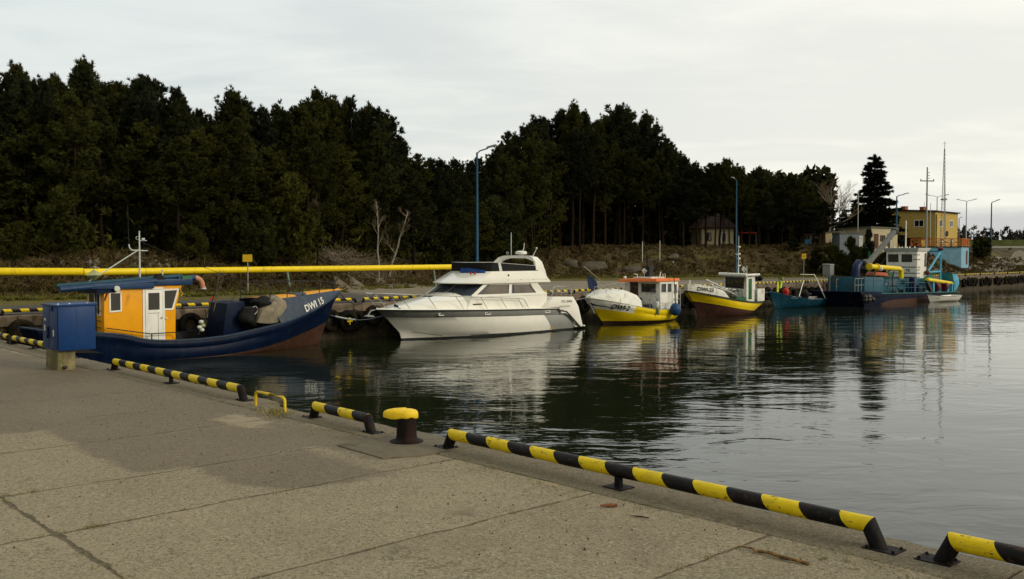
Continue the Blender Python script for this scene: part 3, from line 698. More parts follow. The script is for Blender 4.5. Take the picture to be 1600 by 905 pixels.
# ---- weeds by the handle
def blades(name, pts, n, h, w, spread, mats_, seed, lean=.5, flat=0, droop=.3):
    rg = np.random.default_rng(seed); vs = []; fs = []; ms = []
    for p in pts:
        for i in range(n):
            a = rg.uniform(0, 6.283); d = rg.uniform(0, spread); bx, by = p[0] + math.cos(a) * d, p[1] + math.sin(a) * d; bz = p[2]
            hh = h * rg.uniform(.45, 1.2); a2 = rg.uniform(0, 6.283); ll = hh * lean * rg.uniform(.2, 1.5); wx, wy = -math.sin(a2) * w, math.cos(a2) * w
            mx, my = bx + math.cos(a2) * ll * .4, by + math.sin(a2) * ll * .4; tx, ty = bx + math.cos(a2) * ll, by + math.sin(a2) * ll
            b0 = len(vs); vs += [(bx - wx, by - wy, bz), (bx + wx, by + wy, bz), (mx + wx * .7, my + wy * .7, bz + hh * .6), (mx - wx * .7, my - wy * .7, bz + hh * .6), (tx, ty, bz + hh * (1 - droop * rg.uniform(0, 1)))]
            fs += [(b0, b0 + 1, b0 + 2, b0 + 3), (b0 + 3, b0 + 2, b0 + 4)]; k = int(rg.integers(0, len(mats_))); ms += [k, k]
    me = bpy.data.meshes.new(name); me.from_pydata(vs, [], fs)
    for q in mats_: me.materials.append(MATS[q])
    me.polygons.foreach_set('material_index', ms); o = bpy.data.objects.new(name, me); COL.objects.link(o); return o
mat('straw', (.34, .27, .13), .9, .3, 8); mat('weed', (.13, .13, .03), .9, .3, 8); mat('weed_yellow', (.36, .26, .06), .9, .3, 8)
pts = [NQ(6.25 + random.Random(i).gauss(.1, .14), .24 + random.Random(i + 50).gauss(0, .08), NTOP + .004) for i in range(20)]
tag(blades('weed_tuft', pts, 16, .055, .0022, .09, ['straw', 'weed', 'weed_yellow', 'weed'], 3, 1.0), 'small tuft of dry straw and green weeds by the ladder handle', 'weeds', kind='stuff')
rg_ = random.Random(8); pts = []
for i in range(60):
    u = rg_.choice([rg_.uniform(-.6, .35), rg_.uniform(-.9, .3), rg_.uniform(1, 3.4), rg_.uniform(4.2, 11)]); pts.append(NQ(u, .285 + rg_.uniform(-.03, .10) * (2.0 if u < .4 else 1), NTOP + .002))
for i in range(150):
    q = rg_.choice([.60, 1.96, 3.43, 4.57, 6.11, -1]); 
    if q > 0: pts.append(NQ(q + rg_.gauss(0, .012), rg_.uniform(.35, 5.5) if rg_.random() < .6 else rg_.gauss(3.27, .25), NTOP + .002))
    else: pts.append(NQ(rg_.uniform(1.5, 7), 3.27 + rg_.gauss(0, .02), NTOP + .002))
tag(blades('dry_moss', pts, 16, .017, .0015, .055, ['straw', 'weed', 'weed'], 4, 1.6), 'thin dry moss and straw caught along the kerb joint', 'moss', kind='stuff')
# gravel crumbs scattered on the concrete
rg_ = np.random.default_rng(12); mb = MB()
for i in range(800):
    u = rg_.uniform(-2.5, 9) ** 1; v = abs(rg_.normal(0, .9)) + .28 if i % 2 else rg_.uniform(.3, 6)
    r_ = rg_.uniform(.003, .0075) * (1.5 if rg_.random() < .06 else 1); c = (-u, -v, r_ * .3); a = rg_.uniform(0, 6.28)
    vs_ = [(c[0] + math.cos(a + t) * r_ * rg_.uniform(.7, 1.2), c[1] + math.sin(a + t) * r_ * rg_.uniform(.7, 1.2), -.002) for t in (0, 1.57, 3.14, 4.71)] + [(c[0] + rg_.uniform(-.3, .3) * r_, c[1], r_ * .95)]
    mb.add(vs_, [(0, 1, 4), (1, 2, 4), (2, 3, 4), (3, 0, 4)], int(rg_.integers(0, 3)))
mat('crumb_a', (.10, .08, .055), .9, .3, 50); mat('crumb_b', (.30, .26, .18), .9, .3, 50); mat('crumb_c', (.045, .035, .025), .9, .3, 50)
tag(mb.build('gravel', ['crumb_a', 'crumb_b', 'crumb_c'], loc=NQ(0, 0, NTOP + .004), rot=NA), 'small gravel crumbs scattered over the concrete quay', 'gravel', kind='stuff')

# ---- sticks
def stick(name, px, label, pts, r, m_='stick', cat='stick'):
    p0 = P(px[0], px[1], NTOP); mb = MB(); mb.tube([(x, y, max(z, r * .7)) for x, y, z in pts], [r * k for k in np.interp(np.linspace(0, 1, len(pts)), [0, .3, .7, 1], [.55, .9, 1.15, .8])], 8)
    rr = random.Random(3)
    for i, v in enumerate(mb.v): mb.v[i] = tuple(c + rr.uniform(-.18, .18) * r for c in v)
    o = mb.build(name, m_, smooth=True, loc=(p0.x, p0.y, NTOP + .004)); return tag(o, label, cat)
a = P(1153, 857, NTOP); bb = P(1264, 885, NTOP); dv = bb - a
o = stick('broken_stick', (1153, 857), 'long crooked dead branch lying in the sand by the right rail', [(dv.x * t + oy * .02, dv.y * t + oy * .03, .006 + z) for t, oy, z in ((0, 0, .002), (.18, .5, .004), (.28, -.2, .002), (.45, .25, .008), (.62, -.25, .004), (.8, -.1, .006), (.93, .3, .001), (1, .1, 0))], .0085)
mb = MB(); mb.tube([(dv.x * .9, dv.y * .9, .01), (dv.x * .9 + .005, dv.y * .9 + .03, .02)], .004, 6); mb.build('twig', 'stick', o, smooth=True)
stick('wood_chunk', (938, 793), 'short reddish piece of wood lying beside the long foreground rail', [(0, 0, .008), (.05, .0, .010), (.108, .012, .008)], .012, 'wood_chip') if 'wood_chip' in MATS else (mat('wood_chip', (.17, .075, .035), .8, .3, 30, bump=.4, bscale=60), stick('wood_chunk', (938, 793), 'short reddish piece of wood lying beside the long foreground rail', [(0, 0, .008), (.05, .0, .010), (.108, .012, .008)], .012, 'wood_chip'))
stick('thin_twig', (984, 808), 'thin dark twig lying right of the reddish wood piece', [(0, 0, .004), (.06, -.015, .004), (.11, -.045, .004)], .0045, 'bark_dark')
pts = [P(1150 + i * 4.3, 858 + random.Random(i).uniform(-4, 10), NTOP + .003) for i in range(12)]

# ---- blue power cabinet
b = empty('power_cabinet', NQ(12.05, .50, NTOP + .004), NA, 'blue metal power cabinet on a mossy concrete plinth at the quay edge', 'power cabinet')
mb = MB(); mb.box(-.26, .26, -.14, .10, -.02, .285); mb.box(-.262, -.235, -.142, -.05, 0, .25); mb.build('plinth', 'plinth', b, bevel=.012)
x0, x1, y0, y1, z0, z1 = -.33, .33, -.15, .36, .275, .93
mb = MB(); mb.box(x0, x1, y0, y1, z0, z1 - .03); mb.build('body', 'cabinet_blue', b, bevel=.008)
mb = MB(); mb.hexa([(x0 - .02, y0 - .025, z1 - .03), (x1 + .015, y0 - .025, z1 - .03), (x1 + .015, y1 + .02, z1 - .03), (x0 - .02, y1 + .02, z1 - .03)], [(x0 - .02, y0 - .025, z1 - .005), (x1 + .015, y0 - .025, z1 - .005), (x1 + .015, y1 + .02, z1 + .012), (x0 - .02, y1 + .02, z1 + .012)])
mb.build('lid', 'cabinet_blue', b, bevel=.004)
dr = MB(); dr.box(x0 + .02, -.005, y0 - .012, y0, z0 + .03, z1 - .05); door = dr.build('door', 'cabinet_blue', b, bevel=.003)
dr = MB(); dr.box(.008, x1 - .02, y0 - .012, y0, z0 + .03, z1 - .05); door2 = dr.build('door', 'cabinet_blue', b, bevel=.003)
for par, xx, zz, w_, h_ in ((door, -.20, .70, .07, .035), (door, -.22, .58, .05, .085), (door2, .16, .52, .05, .09)):
    mb = MB(); mb.box(xx - w_ / 2, xx + w_ / 2, y0 - .0145, y0 - .0115, zz - h_ / 2, zz + h_ / 2); mb.build('label_plate', 'white_label', par)
mb = MB(); mb.box(-.075, -.04, y0 - .03, y0 - .012, .50, .60); mb.tube([(-.055, y0 - .022, .50), (-.055, y0 - .03, .44)], .014, 8); mb.build('handle', 'black_steel', door)
mb = MB(); mb.lathe([(.02, 0), (.02, .05), (.012, .055)], (.12, y0 - .02, z1 - .1), 10); mb.ball((.14, y0 - .02, z1 - .03), .016); mb.build('hinge', 'cabinet_edge', b)
mb = MB()
for (x, y) in ((x1 - .0, y0 - .0), (x1 - .05, .02), (x1 - .04, .26)): mb.ball((x, y, z1 + .004), .014, 8)
mb.build('paint_spots', 'white_label', b)
mb = MB(); mb.box(x1 + .0005, x1 + .003, .095, .101, z0 + .05, z1 - .08); mb.build('seam', 'cabinet_edge', b)
mb = MB(); mb.ball((.28, -.05, .035), .035, 8, sc=(.5, 1.0, .8)); mb.build('cable_hole', 'rub_black', b)

# ================================================================== FAR QUAY FURNITURE
proto = make_rail(3.9, 'worn yellow and black striped kerb rail on the far quay behind the boats', mids=(.33, .66), stripe=STR_FAR, group='striped kerb rails along the far quay', r=.055, h=.15, detail=False)
k = 0; s = -9.0; segs = []
while s < 112:
    segs.append((s, 3.9)); s += 4.35
for i, (s, L_) in enumerate(segs):
    o = proto if i == 0 else copy_tree(proto)
    n0, n1 = wall_n(s) - .12, wall_n(s + 3.9) - .12; o.location = Q(s, n0, FTOP + .032); o.rotation_euler = (0, 0, QA + math.atan2(-(n1 - n0), 3.9))
# tyres
def tyre_mesh():
    mb = MB(); prof = [(.24, -.10), (.27, -.125), (.36, -.13), (.41, -.105), (.43, -.06), (.435, 0), (.43, .06), (.41, .105), (.36, .13), (.27, .125), (.24, .10), (.235, .06), (.235, -.06), (.24, -.10)]
    vs = []; seg = 26
    for k in range(seg):
        t = 2 * math.pi * k / seg; kk = 1.012 if k % 2 else 1.0
        for r, y in prof[:-1]:
            r2 = r * (kk if r > .4 else 1); vs.append((r2 * math.cos(t), y, r2 * math.sin(t)))
    n = 13; fs = [(k * n + j, k * n + (j + 1) % n, ((k + 1) % seg) * n + (j + 1) % n, ((k + 1) % seg) * n + j) for k in range(seg) for j in range(n)]
    mb.add(vs, fs); return mb
ty = tyre_mesh().build('dock_fender', 'rubber', smooth=True)
lab = 'old black tyre hung on the far quay wall as a fender'
tag(ty, lab, 'tyre', 'tyres hung along the far quay wall'); i = 0; s = -6.2
rr = random.Random(4)
while s < 108:
    o = ty if i == 0 else ty.copy()
    if i: COL.objects.link(o)
    o.location = Q(s, wall_n(s) + .25 + rr.uniform(0, .05), .80 + rr.uniform(-.10, .06)); o.rotation_euler = (R(rr.uniform(-6, 4)), rr.uniform(0, 6), QA + R(rr.uniform(-5, 5))); i += 1
    s += 1.02 + rr.uniform(-.08, .22) + (.9 if rr.random() < .12 else 0)
# the painted cross stays on one tyre of its own
o = ty.copy(); COL.objects.link(o); o.location = Q(11.55, wall_n(11.55) + .46, .72); o.rotation_euler = (0, 0, QA); tag(o, 'black fender tyre with a yellow cross painted inside, by the blue boat bow', 'tyre')
o.name = 'marked_fender'
mb = MB(); mb.box(-.13, .13, -.01, 0, -.03, .03); mb.box(-.03, .03, -.012, -.001, -.14, .14); mb.build('painted_cross', 'pipe_yellow', o, loc=(0, -.13, 0))

# ---- yellow pipeline on stands
pb = PD(-30, 424.5, 41.0); pc_ = PD(130, 424.8, 43.0); pd = PD(735, 416.8, 60.0); pa = pb + (pb - pc_).normalized() * 22
root = empty('yellow_pipeline', (pd.x, pd.y, 0), 0, 'long straight yellow steel pipe on pale green stands behind the quay road', 'pipeline')
o_ = Vector((pd.x, pd.y, 0)); mb = MB(); mb.tube([pa - o_, pb - o_, pc_ - o_], .172, 16); mb.build('pipe', 'pipe_yellow', root, smooth=True)
mb = MB(); q0 = pc_ - o_ + Vector((0, 0, -.02)); mb.tube([q0, pd - o_], .16, 16); mb.build('pipe', 'pipe_yellow', root, smooth=True)
dirp = (pd - pc_).normalized(); seglen = (pd - pc_).length; nb_ = int(seglen / 4.6)
for i in range(1, nb_):
    c = q0 + (pd - o_ - q0) * (i / nb_); mb = MB(); mb.tube([c - dirp * .035, c + dirp * .035], .172, 16); mb.build('joint_ring', 'pipe_yellow' if i % 2 else 'cap_yellow', root, smooth=True)
for px, Yd, dx in ((-330, 40, 0), (-110, 40, 0), (448, 0, 1), (677, 0, 1)):
    # point on the pipe seen at this image column: intersect in plan
    d = ray(px, 420); t = None; A0 = pc_ if px > 130 else pa; B0 = pd if px > 130 else pc_
    e = B0 - A0; den = e.x * d[1] - e.y * d[0]; k = (A0.y * d[0] - A0.x * d[1]) / den; c = A0 + e * k
    zg = gz(c.x, c.y); mb = MB(); nrm = Vector((-e.y, e.x, 0)).normalized()
    for sgn, ln in ((1, .42),):
        mb2 = MB(); mb2.tube([c - o_ + Vector((0, 0, -.1)) , c - o_ + Vector((0, 0, -.12)) + Vector((.02, 0, 0)), Vector((c.x, c.y, zg - .2)) - o_ + Vector((.28 if sgn > 0 else -.04, 0, 0)) + nrm * ln * .3], .058 if sgn > 0 else .045, 8)
        mb2.build('stand_leg', 'pale_green_steel', root, smooth=True)

# ---- lamp posts
def lamp(px, Yd, ytop, label, zb=None, r=.085, m_='lamp_blue', arms=1, group=None, grp=None, armdir=(.55, -.2)):
    p = PD(px, 400, Yd); zb = gz(p.x, p.y) if zb is None else zb; zt = EYE + (402 - ytop) / FPX * Yd; h = zt - zb
    b = empty('street_lamp', (p.x, p.y, zb - .02), 0, label, 'street lamp', 'street lamps')
    mb = MB(); mb.lathe([(r * 1.5, 0), (r * 1.5, .05), (r * 1.25, .06), (r * 1.2, .9), (r, .95), (r * .62, h - .25), (r * .55, h - .05)], seg=10)
    mb.build('pole', m_, b, smooth=True)
    for sg in ([1] if arms == 1 else [1, -1]):
        ax, ay = armdir[0] * sg, armdir[1] * sg; mb = MB(); mb.tube([(0, 0, h - .12), (ax * .25, ay * .25, h + .02), (ax, ay, h + .13)], r * .42, 6); mb.build('arm', m_, b, smooth=True)
        mb = MB(); L = math.hypot(ax, ay); ux, uy = ax / L, ay / L
        for k_ in range(1):
            c = Vector((ax, ay, h + .14)); u = Vector((ux, uy, .22)).normalized(); w = Vector((-uy, ux, 0))
            mb.hexa([c - u * .08 - w * .06, c + u * .55 - w * .09, c + u * .55 + w * .09, c - u * .08 + w * .06], [q + Vector((0, 0, .10)) for q in (c - u * .02 - w * .04, c + u * .42 - w * .05, c + u * .42 + w * .05, c - u * .02 + w * .04)])
        mb.build('lamp_head', 'cab_grey', b, bevel=.015, seg=1)
    return b
lamp(745.5, 49, 237, 'tall blue street lamp rising right behind the white motor yacht', zb=FTOP, r=.080)
lamp(1150, 82, 281, 'tall blue street lamp behind the wheelhouse of the second yellow boat', r=.085, armdir=(-.1, .5))
lamp(1400, 101, 306, 'blue street lamp standing between the dark spruce and the yellow house', r=.11, armdir=(.75, -.1))
lamp(1463, 135, 307, 'grey two-armed street lamp behind the roof of the yellow house', r=.09, m_='galv', arms=2, armdir=(-1.25, -.1))
lamp(1509, 150, 314, 'grey two-armed street lamp just right of the yellow house', r=.10, m_='galv', arms=2, armdir=(.95, -.3))
lamp(1548, 124, 316, 'blue street lamp nearest the right edge of the photo', r=.11, armdir=(.35, -.5))

# ---- signs and the grey cabinet
def sign(px, yc, Yd, w, h, label, sym=True):
    p = PD(px, yc, Yd); zb = gz(p.x, p.y); root = empty('warning_sign', (p.x, p.y, zb), R(-8), label, 'sign', 'yellow signs on posts'); zc = p.z - zb
    mb = MB(); mb.tube([(0, 0, -.2), (0, 0, zc + h / 2 - .03)], .028, 8); mb.build('post', 'galv', root, smooth=True)
    mb = MB(); mb.box(-w / 2, w / 2, -.045, -.03, zc - h / 2, zc + h / 2); pl = mb.build('plate', 'sign_yellow', root, bevel=.004, seg=1)
    if sym:
        mb = MB(); mb.box(-w * .16, w * .16, -.049, -.0455, zc - h * .2, zc + h * .22); mb.box(-w * .08, w * .08, -.052, -.0485, zc - h * .06, zc + h * .12, 1); mb.build('symbol', ['sign_dark', 'sign_yellow'], pl)
    return root
sign(387, 403.5, 47, .50, .36, 'wide yellow sign on a post at the forest edge above the pipe', sym=False)
sign(1256, 400.5, 84, .36, .44, 'yellow sign with a small dark symbol on the bank near the grey cabinet')
p = P(1294, 439, FTOP); b = empty('grey_cabinet', (p.x, p.y, FTOP + .03), QA, 'light grey metal cabinet on legs beside the far quay road', 'power cabinet')
mb = MB(); mb.box(-.36, .36, -.30, .30, .38, 1.22); mb.build('body', 'cab_grey', b, bevel=.012)
mb = MB(); mb.hexa([(-.40, -.34, 1.22), (.40, -.34, 1.22), (.40, .34, 1.22), (-.40, .34, 1.22)], [(-.36, -.3, 1.28), (.36, -.3, 1.28), (.36, .3, 1.31), (-.36, .3, 1.31)]); mb.build('roof', 'cab_grey', b)
mb = MB(); mb.box(-.34, .34, -.312, -.3, .42, 1.18); mb.build('door', 'cab_grey', b, bevel=.004, seg=1)
for x, y in ((-.3, -.25), (.3, -.25), (.3, .25), (-.3, .25)):
    mb = MB(); mb.box(x - .03, x + .03, y - .03, y + .03, 0, .38); mb.build('leg', 'galv', b)

# ================================================================== BOATS
def boat_root(name, s0, n0, label, cat, rot=0.0, group=None):
    return empty(name, Q(s0, n0, 0), QA + rot, label, cat, group)
def hull_rows(rows, na=30):
    """rows: dicts x0 (stern), x1 (bow), z and y curves over a in 0..1; returns point rows for one side and its mirror"""
    out = []
    for r in rows:
        pts = []
        for i in range(na + 1):
            a = i / na; a = a + .12 * math.sin(2 * math.pi * a) * .0; x = r['x0'] + (r['x1'] - r['x0']) * a
            pts.append((x, max(0.0, interp(r['y'], a)), interp(r['z'], a)))
        out.append(pts)
    return out
def make_hull(name, parent, rows, mats_, bands, na=30, transom=0, deck=None, deckm=0, bevel=0, over=None):
    pr0 = hull_rows(rows, na); mb = MB(); pr = [pr0[0]]; bn = []
    for i in range(1, len(pr0)):
        big = max(abs(p[2] - q[2]) for p, q in zip(pr0[i - 1], pr0[i])); k = 4 if big > .28 and i < len(pr0) - 1 else 1
        for j in range(1, k + 1):
            t = j / k; bulge = math.sin(math.pi * t) * .035 * (k > 1)
            pr.append([(a[0] + (b[0] - a[0]) * t, (a[1] + (b[1] - a[1]) * t) * (1 + (bulge if a[1] > .08 else 0)), a[2] + (b[2] - a[2]) * t) for a, b in zip(pr0[i - 1], pr0[i])]); bn.append(bands[i - 1])
    bands = bn
    for sgn in (-1, 1):
        rr = [[(x, sgn * y, z) for x, y, z in r] for r in pr]; mb.loft(rr, bands)
    nr = len(pr)
    tr = [(p[0][0], -p[0][1], p[0][2]) for p in pr]; tl = [(p[0][0], p[0][1], p[0][2]) for p in pr]
    for i in range(nr - 1): mb.add([tr[i], tr[i + 1], tl[i + 1], tl[i]], [(0, 1, 2, 3)], bands[i] if transom is None else bands[i])
    if deck is not None:                       # flat-ish deck between the last rows
        last = pr[-1]
        for i in range(na):
            a, b = last[i], last[i + 1]; mb.add([(a[0], -a[1], a[2]), (b[0], -b[1], b[2]), (b[0], b[1], b[2]), (a[0], a[1], a[2])], [(0, 1, 2, 3)], deckm)
    if over:
        for q, f_ in enumerate(mb.f):
            cx = sum(mb.v[i][0] for i in f_) / len(f_); cz = sum(mb.v[i][2] for i in f_) / len(f_); r_ = over(cx, cz, mb.m[q])
            if r_ is not None: mb.m[q] = r_
    return mb.build(name, mats_, parent, smooth=True)
def rail_line(parent, pts, h, r=.018, n=None, m_='chrome', lean=(0, 0), name='railing', mid=False):
    mb = MB(); top = [(x + lean[0], y + lean[1], z + h) for x, y, z in pts]; mb.tube(top, r, 6)
    if mid: mb.tube([(x + lean[0] * .5, y + lean[1] * .5, z + h * .5) for x, y, z in pts], r * .8, 6)
    for p, t in zip(pts, top): mb.tube([p, t], r * .85, 6)
    return mb.build(name, m_, parent, smooth=True)
def ring(c, r, axis, tr, n=14):
    pts = []
    for k in range(n + 1):
        t = 2 * math.pi * k / n; a, b = r * math.cos(t), r * math.sin(t)
        pts.append((c[0] + a, c[1], c[2] + b) if axis == 'y' else (c[0] + a, c[1] + b, c[2]) if axis == 'z' else (c[0], c[1] + a, c[2] + b))
    return pts
def reflector(parent, c, r, m_='fender_white', post=.2):
    mb = MB(); x, y, z = c
    for (a, b_) in (((r, 0, 0), (0, 0, r * .95)), ((0, r, 0), (0, 0, r * .95)), ((r, 0, 0), (0, r, 0))):
        A = Vector(a); B = Vector(b_); cc = Vector(c); nn = A.cross(B).normalized() * .004
        q = [cc + A, cc + B, cc - A, cc - B]; mb.hexa([p - nn for p in q], [p + nn for p in q])
    mb.tube([(x, y, z - r * .9), (x, y, z - r - post)], .014, 6)
    return mb.build('radar_reflector', m_, parent)

# ---------------------------------------------------------------- blue cutter with the orange wheelhouse (bow to the right)
bt = boat_root('fishing_boat', 5.0, 2.5, 'dark blue fishing boat with an orange wheelhouse, marked DWI 15 on its bow', 'fishing boat')
sheer = [(0, 1.14), (.12, 1.02), (.21, .88), (.27, .70), (.38, .62), (.5, .66), (.6, .80), (.72, 1.00), (.84, 1.34), (.93, 1.66), (1, 1.93)]
gy = [(0, .72), (.05, .95), (.18, 1.18), (.35, 1.29), (.6, 1.28), (.75, 1.10), (.87, .74), (.95, .34), (1, .02)]
rows = [dict(x0=-5.0, x1=3.7, z=[(0, -.6), (1, -.6)], y=[(0, .0), (1, .0)]),
        dict(x0=-5.2, x1=4.62, z=[(0, -.06), (1, -.08)], y=[(0, .35), (.15, .85), (.4, 1.18), (.65, 1.02), (.85, .48), (1, .015)]),
        dict(x0=-5.25, x1=5.02, z=[(0, .00), (.5, .02), (.66, .13), (.82, .40), (1, .80)], y=[(0, .42), (.15, .92), (.4, 1.22), (.65, 1.12), (.85, .60), (1, .018)]),
        dict(x0=-5.4, x1=5.36, z=[(a, z - .22 - .16 * a) for a, z in sheer], y=[(a, y * .965) for a, y in gy]),
        dict(x0=-5.47, x1=5.66, z=[(a, z - .055) for a, z in sheer], y=[(a, y) for a, y in gy]),
        dict(x0=-5.49, x1=5.69, z=[(a, z - .04) for a, z in sheer], y=[(a, y + .022) for a, y in gy]),
        dict(x0=-5.49, x1=5.69, z=[(a, z) for a, z in sheer], y=[(a, y + .022) for a, y in gy]),
        dict(x0=-5.38, x1=5.56, z=[(a, z + .002) for a, z in sheer], y=[(a, max(.004, y - .07)) for a, y in gy]),
        dict(x0=-5.34, x1=5.3, z=[(0, .45), (.3, .28), (.6, .34), (.8, .7), (1, 1.5)], y=[(a, max(.003, y - .10)) for a, y in gy])]
hull = make_hull('hull', bt, rows, ['antifoul', 'navy', 'navy_light', 'deck_dark', 'antifoul'], [0, 0, 1, 1, 1, 2, 2, 3], 40, deck=1, deckm=3)
# whaleback foredeck
wb = MB(); N_st = 16; near = []; 
def sh(a): return interp(sheer, a)
def yy(a): return max(.02, interp(gy, a))
A0 = .695
def wpt(a, t, sg):       # t 0 at the gunwale, 1 at the top edge
    x = -5.49 + 11.18 * a; z0 = sh(a) + .004; z1 = max(z0 + .03, interp([(A0, 1.74), (.8, 1.83), (.9, 1.92), (1, 1.985)], a)); y0 = yy(a) + .004; y1 = y0 * .80
    return (x - .32 * t * (1 - (a - A0) / (1 - A0)) + .0, sg * (y0 + (y1 - y0) * t + .03 * math.sin(math.pi * t)), z0 + (z1 - z0) * t)
for sg in (-1, 1):
    rws = [[wpt(A0 + (1 - A0) * i / N_st, t / 5, sg) for i in range(N_st + 1)] for t in range(6)]; wb.loft(rws, 0)
whale = wb.build('foredeck_side', 'slate', bt, smooth=True)
wd = MB(); rws = []
for k in range(7):
    f = -1 + k / 3; r_ = []
    for i in range(N_st + 1):
        a = A0 + (1 - A0) * i / N_st; x, y, z = wpt(a, 1, 1); r_.append((x + .10 * (1 - f * f), y * f * .985, z - .015 + .07 * (1 - f * f) * (y > .05)))
    rws.append(r_)
wd.loft(rws, [0, 0, 0, 1, 1, 0][::-1] if False else 0); wd.build('foredeck', 'orange', bt, smooth=True)
wd = MB(); r0 = []
for a in (.80, .838):
    r_ = []
    for k in range(9): f = -1 + k / 4; x, y, z = wpt(a, 1, 1); r_.append((x + .10 * (1 - f * f) + (.10 if k == 2 else 0), y * f * .99, z + .012 + .07 * (1 - f * f)))
    r0.append(r_)
wd.loft(r0, 0); wd.build('foredeck_band', 'navy_light', bt)
# dark sheet painting in the shade inside the open whaleback
mb = MB(); mb.box(2.75, 2.80, -.75, .75, .4, 1.6); mb.build('shade_sheet', 'deck_dark', bt)
text_on(bt, whale, 'DWI 15', .33, 3.45, 1.27, .27, 'text_white', bold=.010, stretch=.95)
# bow fittings
mb = MB(); mb.lathe([(.07, 0), (.07, .05), (.05, .06), (.05, .16), (.09, .18), (.09, .24), (.03, .26)], (5.34, -.02, 1.97), 10); mb.ball((5.42, .1, 2.08), .09, 8); mb.build('bow_bitt', 'rub_black', bt, smooth=True)
pts = [wpt(a, 1, -1) for a in (.70, .76, .82, .89, .96)]
hs = [.60, .55, .50, .42, .30]
mb = MB(); mb.tube([(p[0], p[1], p[2] + h) for p, h in zip(pts, hs)] + [(5.5, -.02, 2.35), (5.63, 0, 2.5)], .016, 6); mb.tube([(p[0], p[1], p[2] + h * .5) for p, h in zip(pts, hs)], .010, 6)
for p, h in zip(pts, hs): mb.tube([p, (p[0], p[1], p[2] + h)], .015, 6)
mb.build('railing', 'rub_black', bt, smooth=True)
pts = [wpt(a, 1, 1) for a in (.66 + .04, .76, .82, .89, .96)]
mb = MB(); mb.tube([(1.9, .9, 1.95)] + [(p[0], p[1], p[2] + h) for p, h in zip(pts, hs)] + [(5.5, .02, 2.35)], .014, 6)
for p, h in zip(pts, hs): mb.tube([p, (p[0], p[1], p[2] + h)], .014, 6)
mb.build('railing', 'rub_black', bt, smooth=True)
# hatch box amidships
mb = MB(); mb.prism([(.45, .5), (1.35, .5), (1.28, 1.70), (.62, 1.66)], -.55, .6); mb.build('hatch_cover', 'navy', bt, bevel=.02)
mb = MB(); mb.tube([(0.9, -.2, 1.6), (1.2, -.2, 2.0), (2.0, -.1, 2.05)], .012, 6); mb.build('winch_stay', 'rub_black', bt)
# wheelhouse
wx0, wx1 = -3.72, -1.48; y0, y1 = -1.07, .14
prof = [(wx0, .62), (-2.9, .50), (wx1, .45), (wx1 + .02, 1.62), (wx1 + .24, 2.32), (wx0 + .02, 2.32)]
mb = MB(); mb.prism(prof, y0, y1); wh = mb.build('wheelhouse', 'orange', bt, bevel=.006)
Y = y0 - .001
window(wh, [(-3.56, Y, 1.55), (-3.18, Y, 1.57), (-3.18, Y, 2.17), (-3.56, Y, 2.16)], (0, -1, 0), .045, 'white_paint')
window(wh, [(-1.88, Y, 1.55), (-1.55, Y, 1.55), (-1.34, Y, 2.22), (-1.90, Y, 2.21)], (0, -1, 0), .055, 'white_paint')
X_ = wx0 - .001
for ya, yb in ((-.86, -.60), (-.50, -.04)): window(wh, [(X_, yb, 1.45), (X_, ya, 1.45), (X_, ya, 2.13), (X_, yb, 2.13)], (-1, 0, 0), .04, 'white_paint', mull=0)
mb = MB(); mb.box(-2.45, -1.90, Y - .03, Y, .50, 2.20); dr = mb.build('door', 'white_paint', wh, bevel=.01)
mb = MB(); mb.box(-2.53, -2.46, Y - .022, Y, .50, 2.27); mb.box(-1.89, -1.83, Y - .022, Y, .50, 2.27); mb.box(-2.53, -1.83, Y - .022, Y, 2.21, 2.27); mb.build('door_frame', 'white_paint', wh)
mb = MB(); mb.box(-2.36, -2.00, Y - .034, Y - .029, 1.58, 2.10); mb.box(-1.96, -1.94, Y - .08, Y - .03, 1.30, 1.34); mb.build('door_window', 'glass', wh)
mb = MB(); mb.box(-2.37, -1.99, Y - .033, Y - .0305, 1.47, 1.485); mb.box(-2.06, -2.045, Y - .033, Y - .0305, .55, 1.46); mb.build('door_seam', 'cab_grey', wh)
mb = MB(); mb.tube([(-1.84, Y - .05, 1.31), (-1.74, Y - .06, 1.29)], .012, 6); mb.build('door_handle', 'white_paint', wh)
# roof
mb = MB(); mb.prism([(-4.1, 2.26), (wx1 - .72, 2.24), (wx1 - .72, 2.42), (-4.05, 2.40)], y0 - .10, y1 + .35); mb.prism([(-2.25, 2.33), (-.95, 2.33), (-.90, 2.40), (-.92, 2.52), (-2.25, 2.50)], y0 - .08, y1 + .35)
rf = mb.build('roof', 'navy_light', bt, bevel=.015)
rf.data.materials.clear(); rf.data.materials.append(mat('roof_blue', (.010, .040, .115), .42, .18, 4, dirt=(.02, .05, .10), dirt_amt=.3))
mat('roof_teal', (.008, .055, .09), .45, .2, 4)
for (ya, za, xa, xb, r_, mm_) in ((y0 - .02, 2.40, -4.98, -2.1, .085, 'roof_blue'), (y0 + .28, 2.50, -4.95, -1.9, .06, 'roof_teal'), (y0 + .6, 2.53, -2.1, -.95, .07, 'roof_teal')):
    mb = MB(); mb.tube([(xa, ya, za - .13 if xa < -4 else za), (xb, ya, za + .06)], r_, 10); mb.build('roof_beam', mm_, bt, smooth=True)
mb = MB(); mb.prism([(-3.95, 2.12), (-3.35, 2.16), (-3.3, 2.3), (-3.95, 2.3)], y0 - .06, y1 + .1); mb.build('awning', 'navy', bt)
mb = MB(); mb.lathe([(.05, 0), (.085, .0), (.09, .05), (.06, .09)], (-3.38, y0 - .18, 2.26), 14, axis='y'); mb.build('floodlight', 'fender_white', bt, smooth=True)
mb = MB(); mb.tube([(-3.62, y0 - .03, 2.12), (-3.70, y0 - .03, 1.92)], .02, 6); mb.build('bracket', 'red_dark', bt)
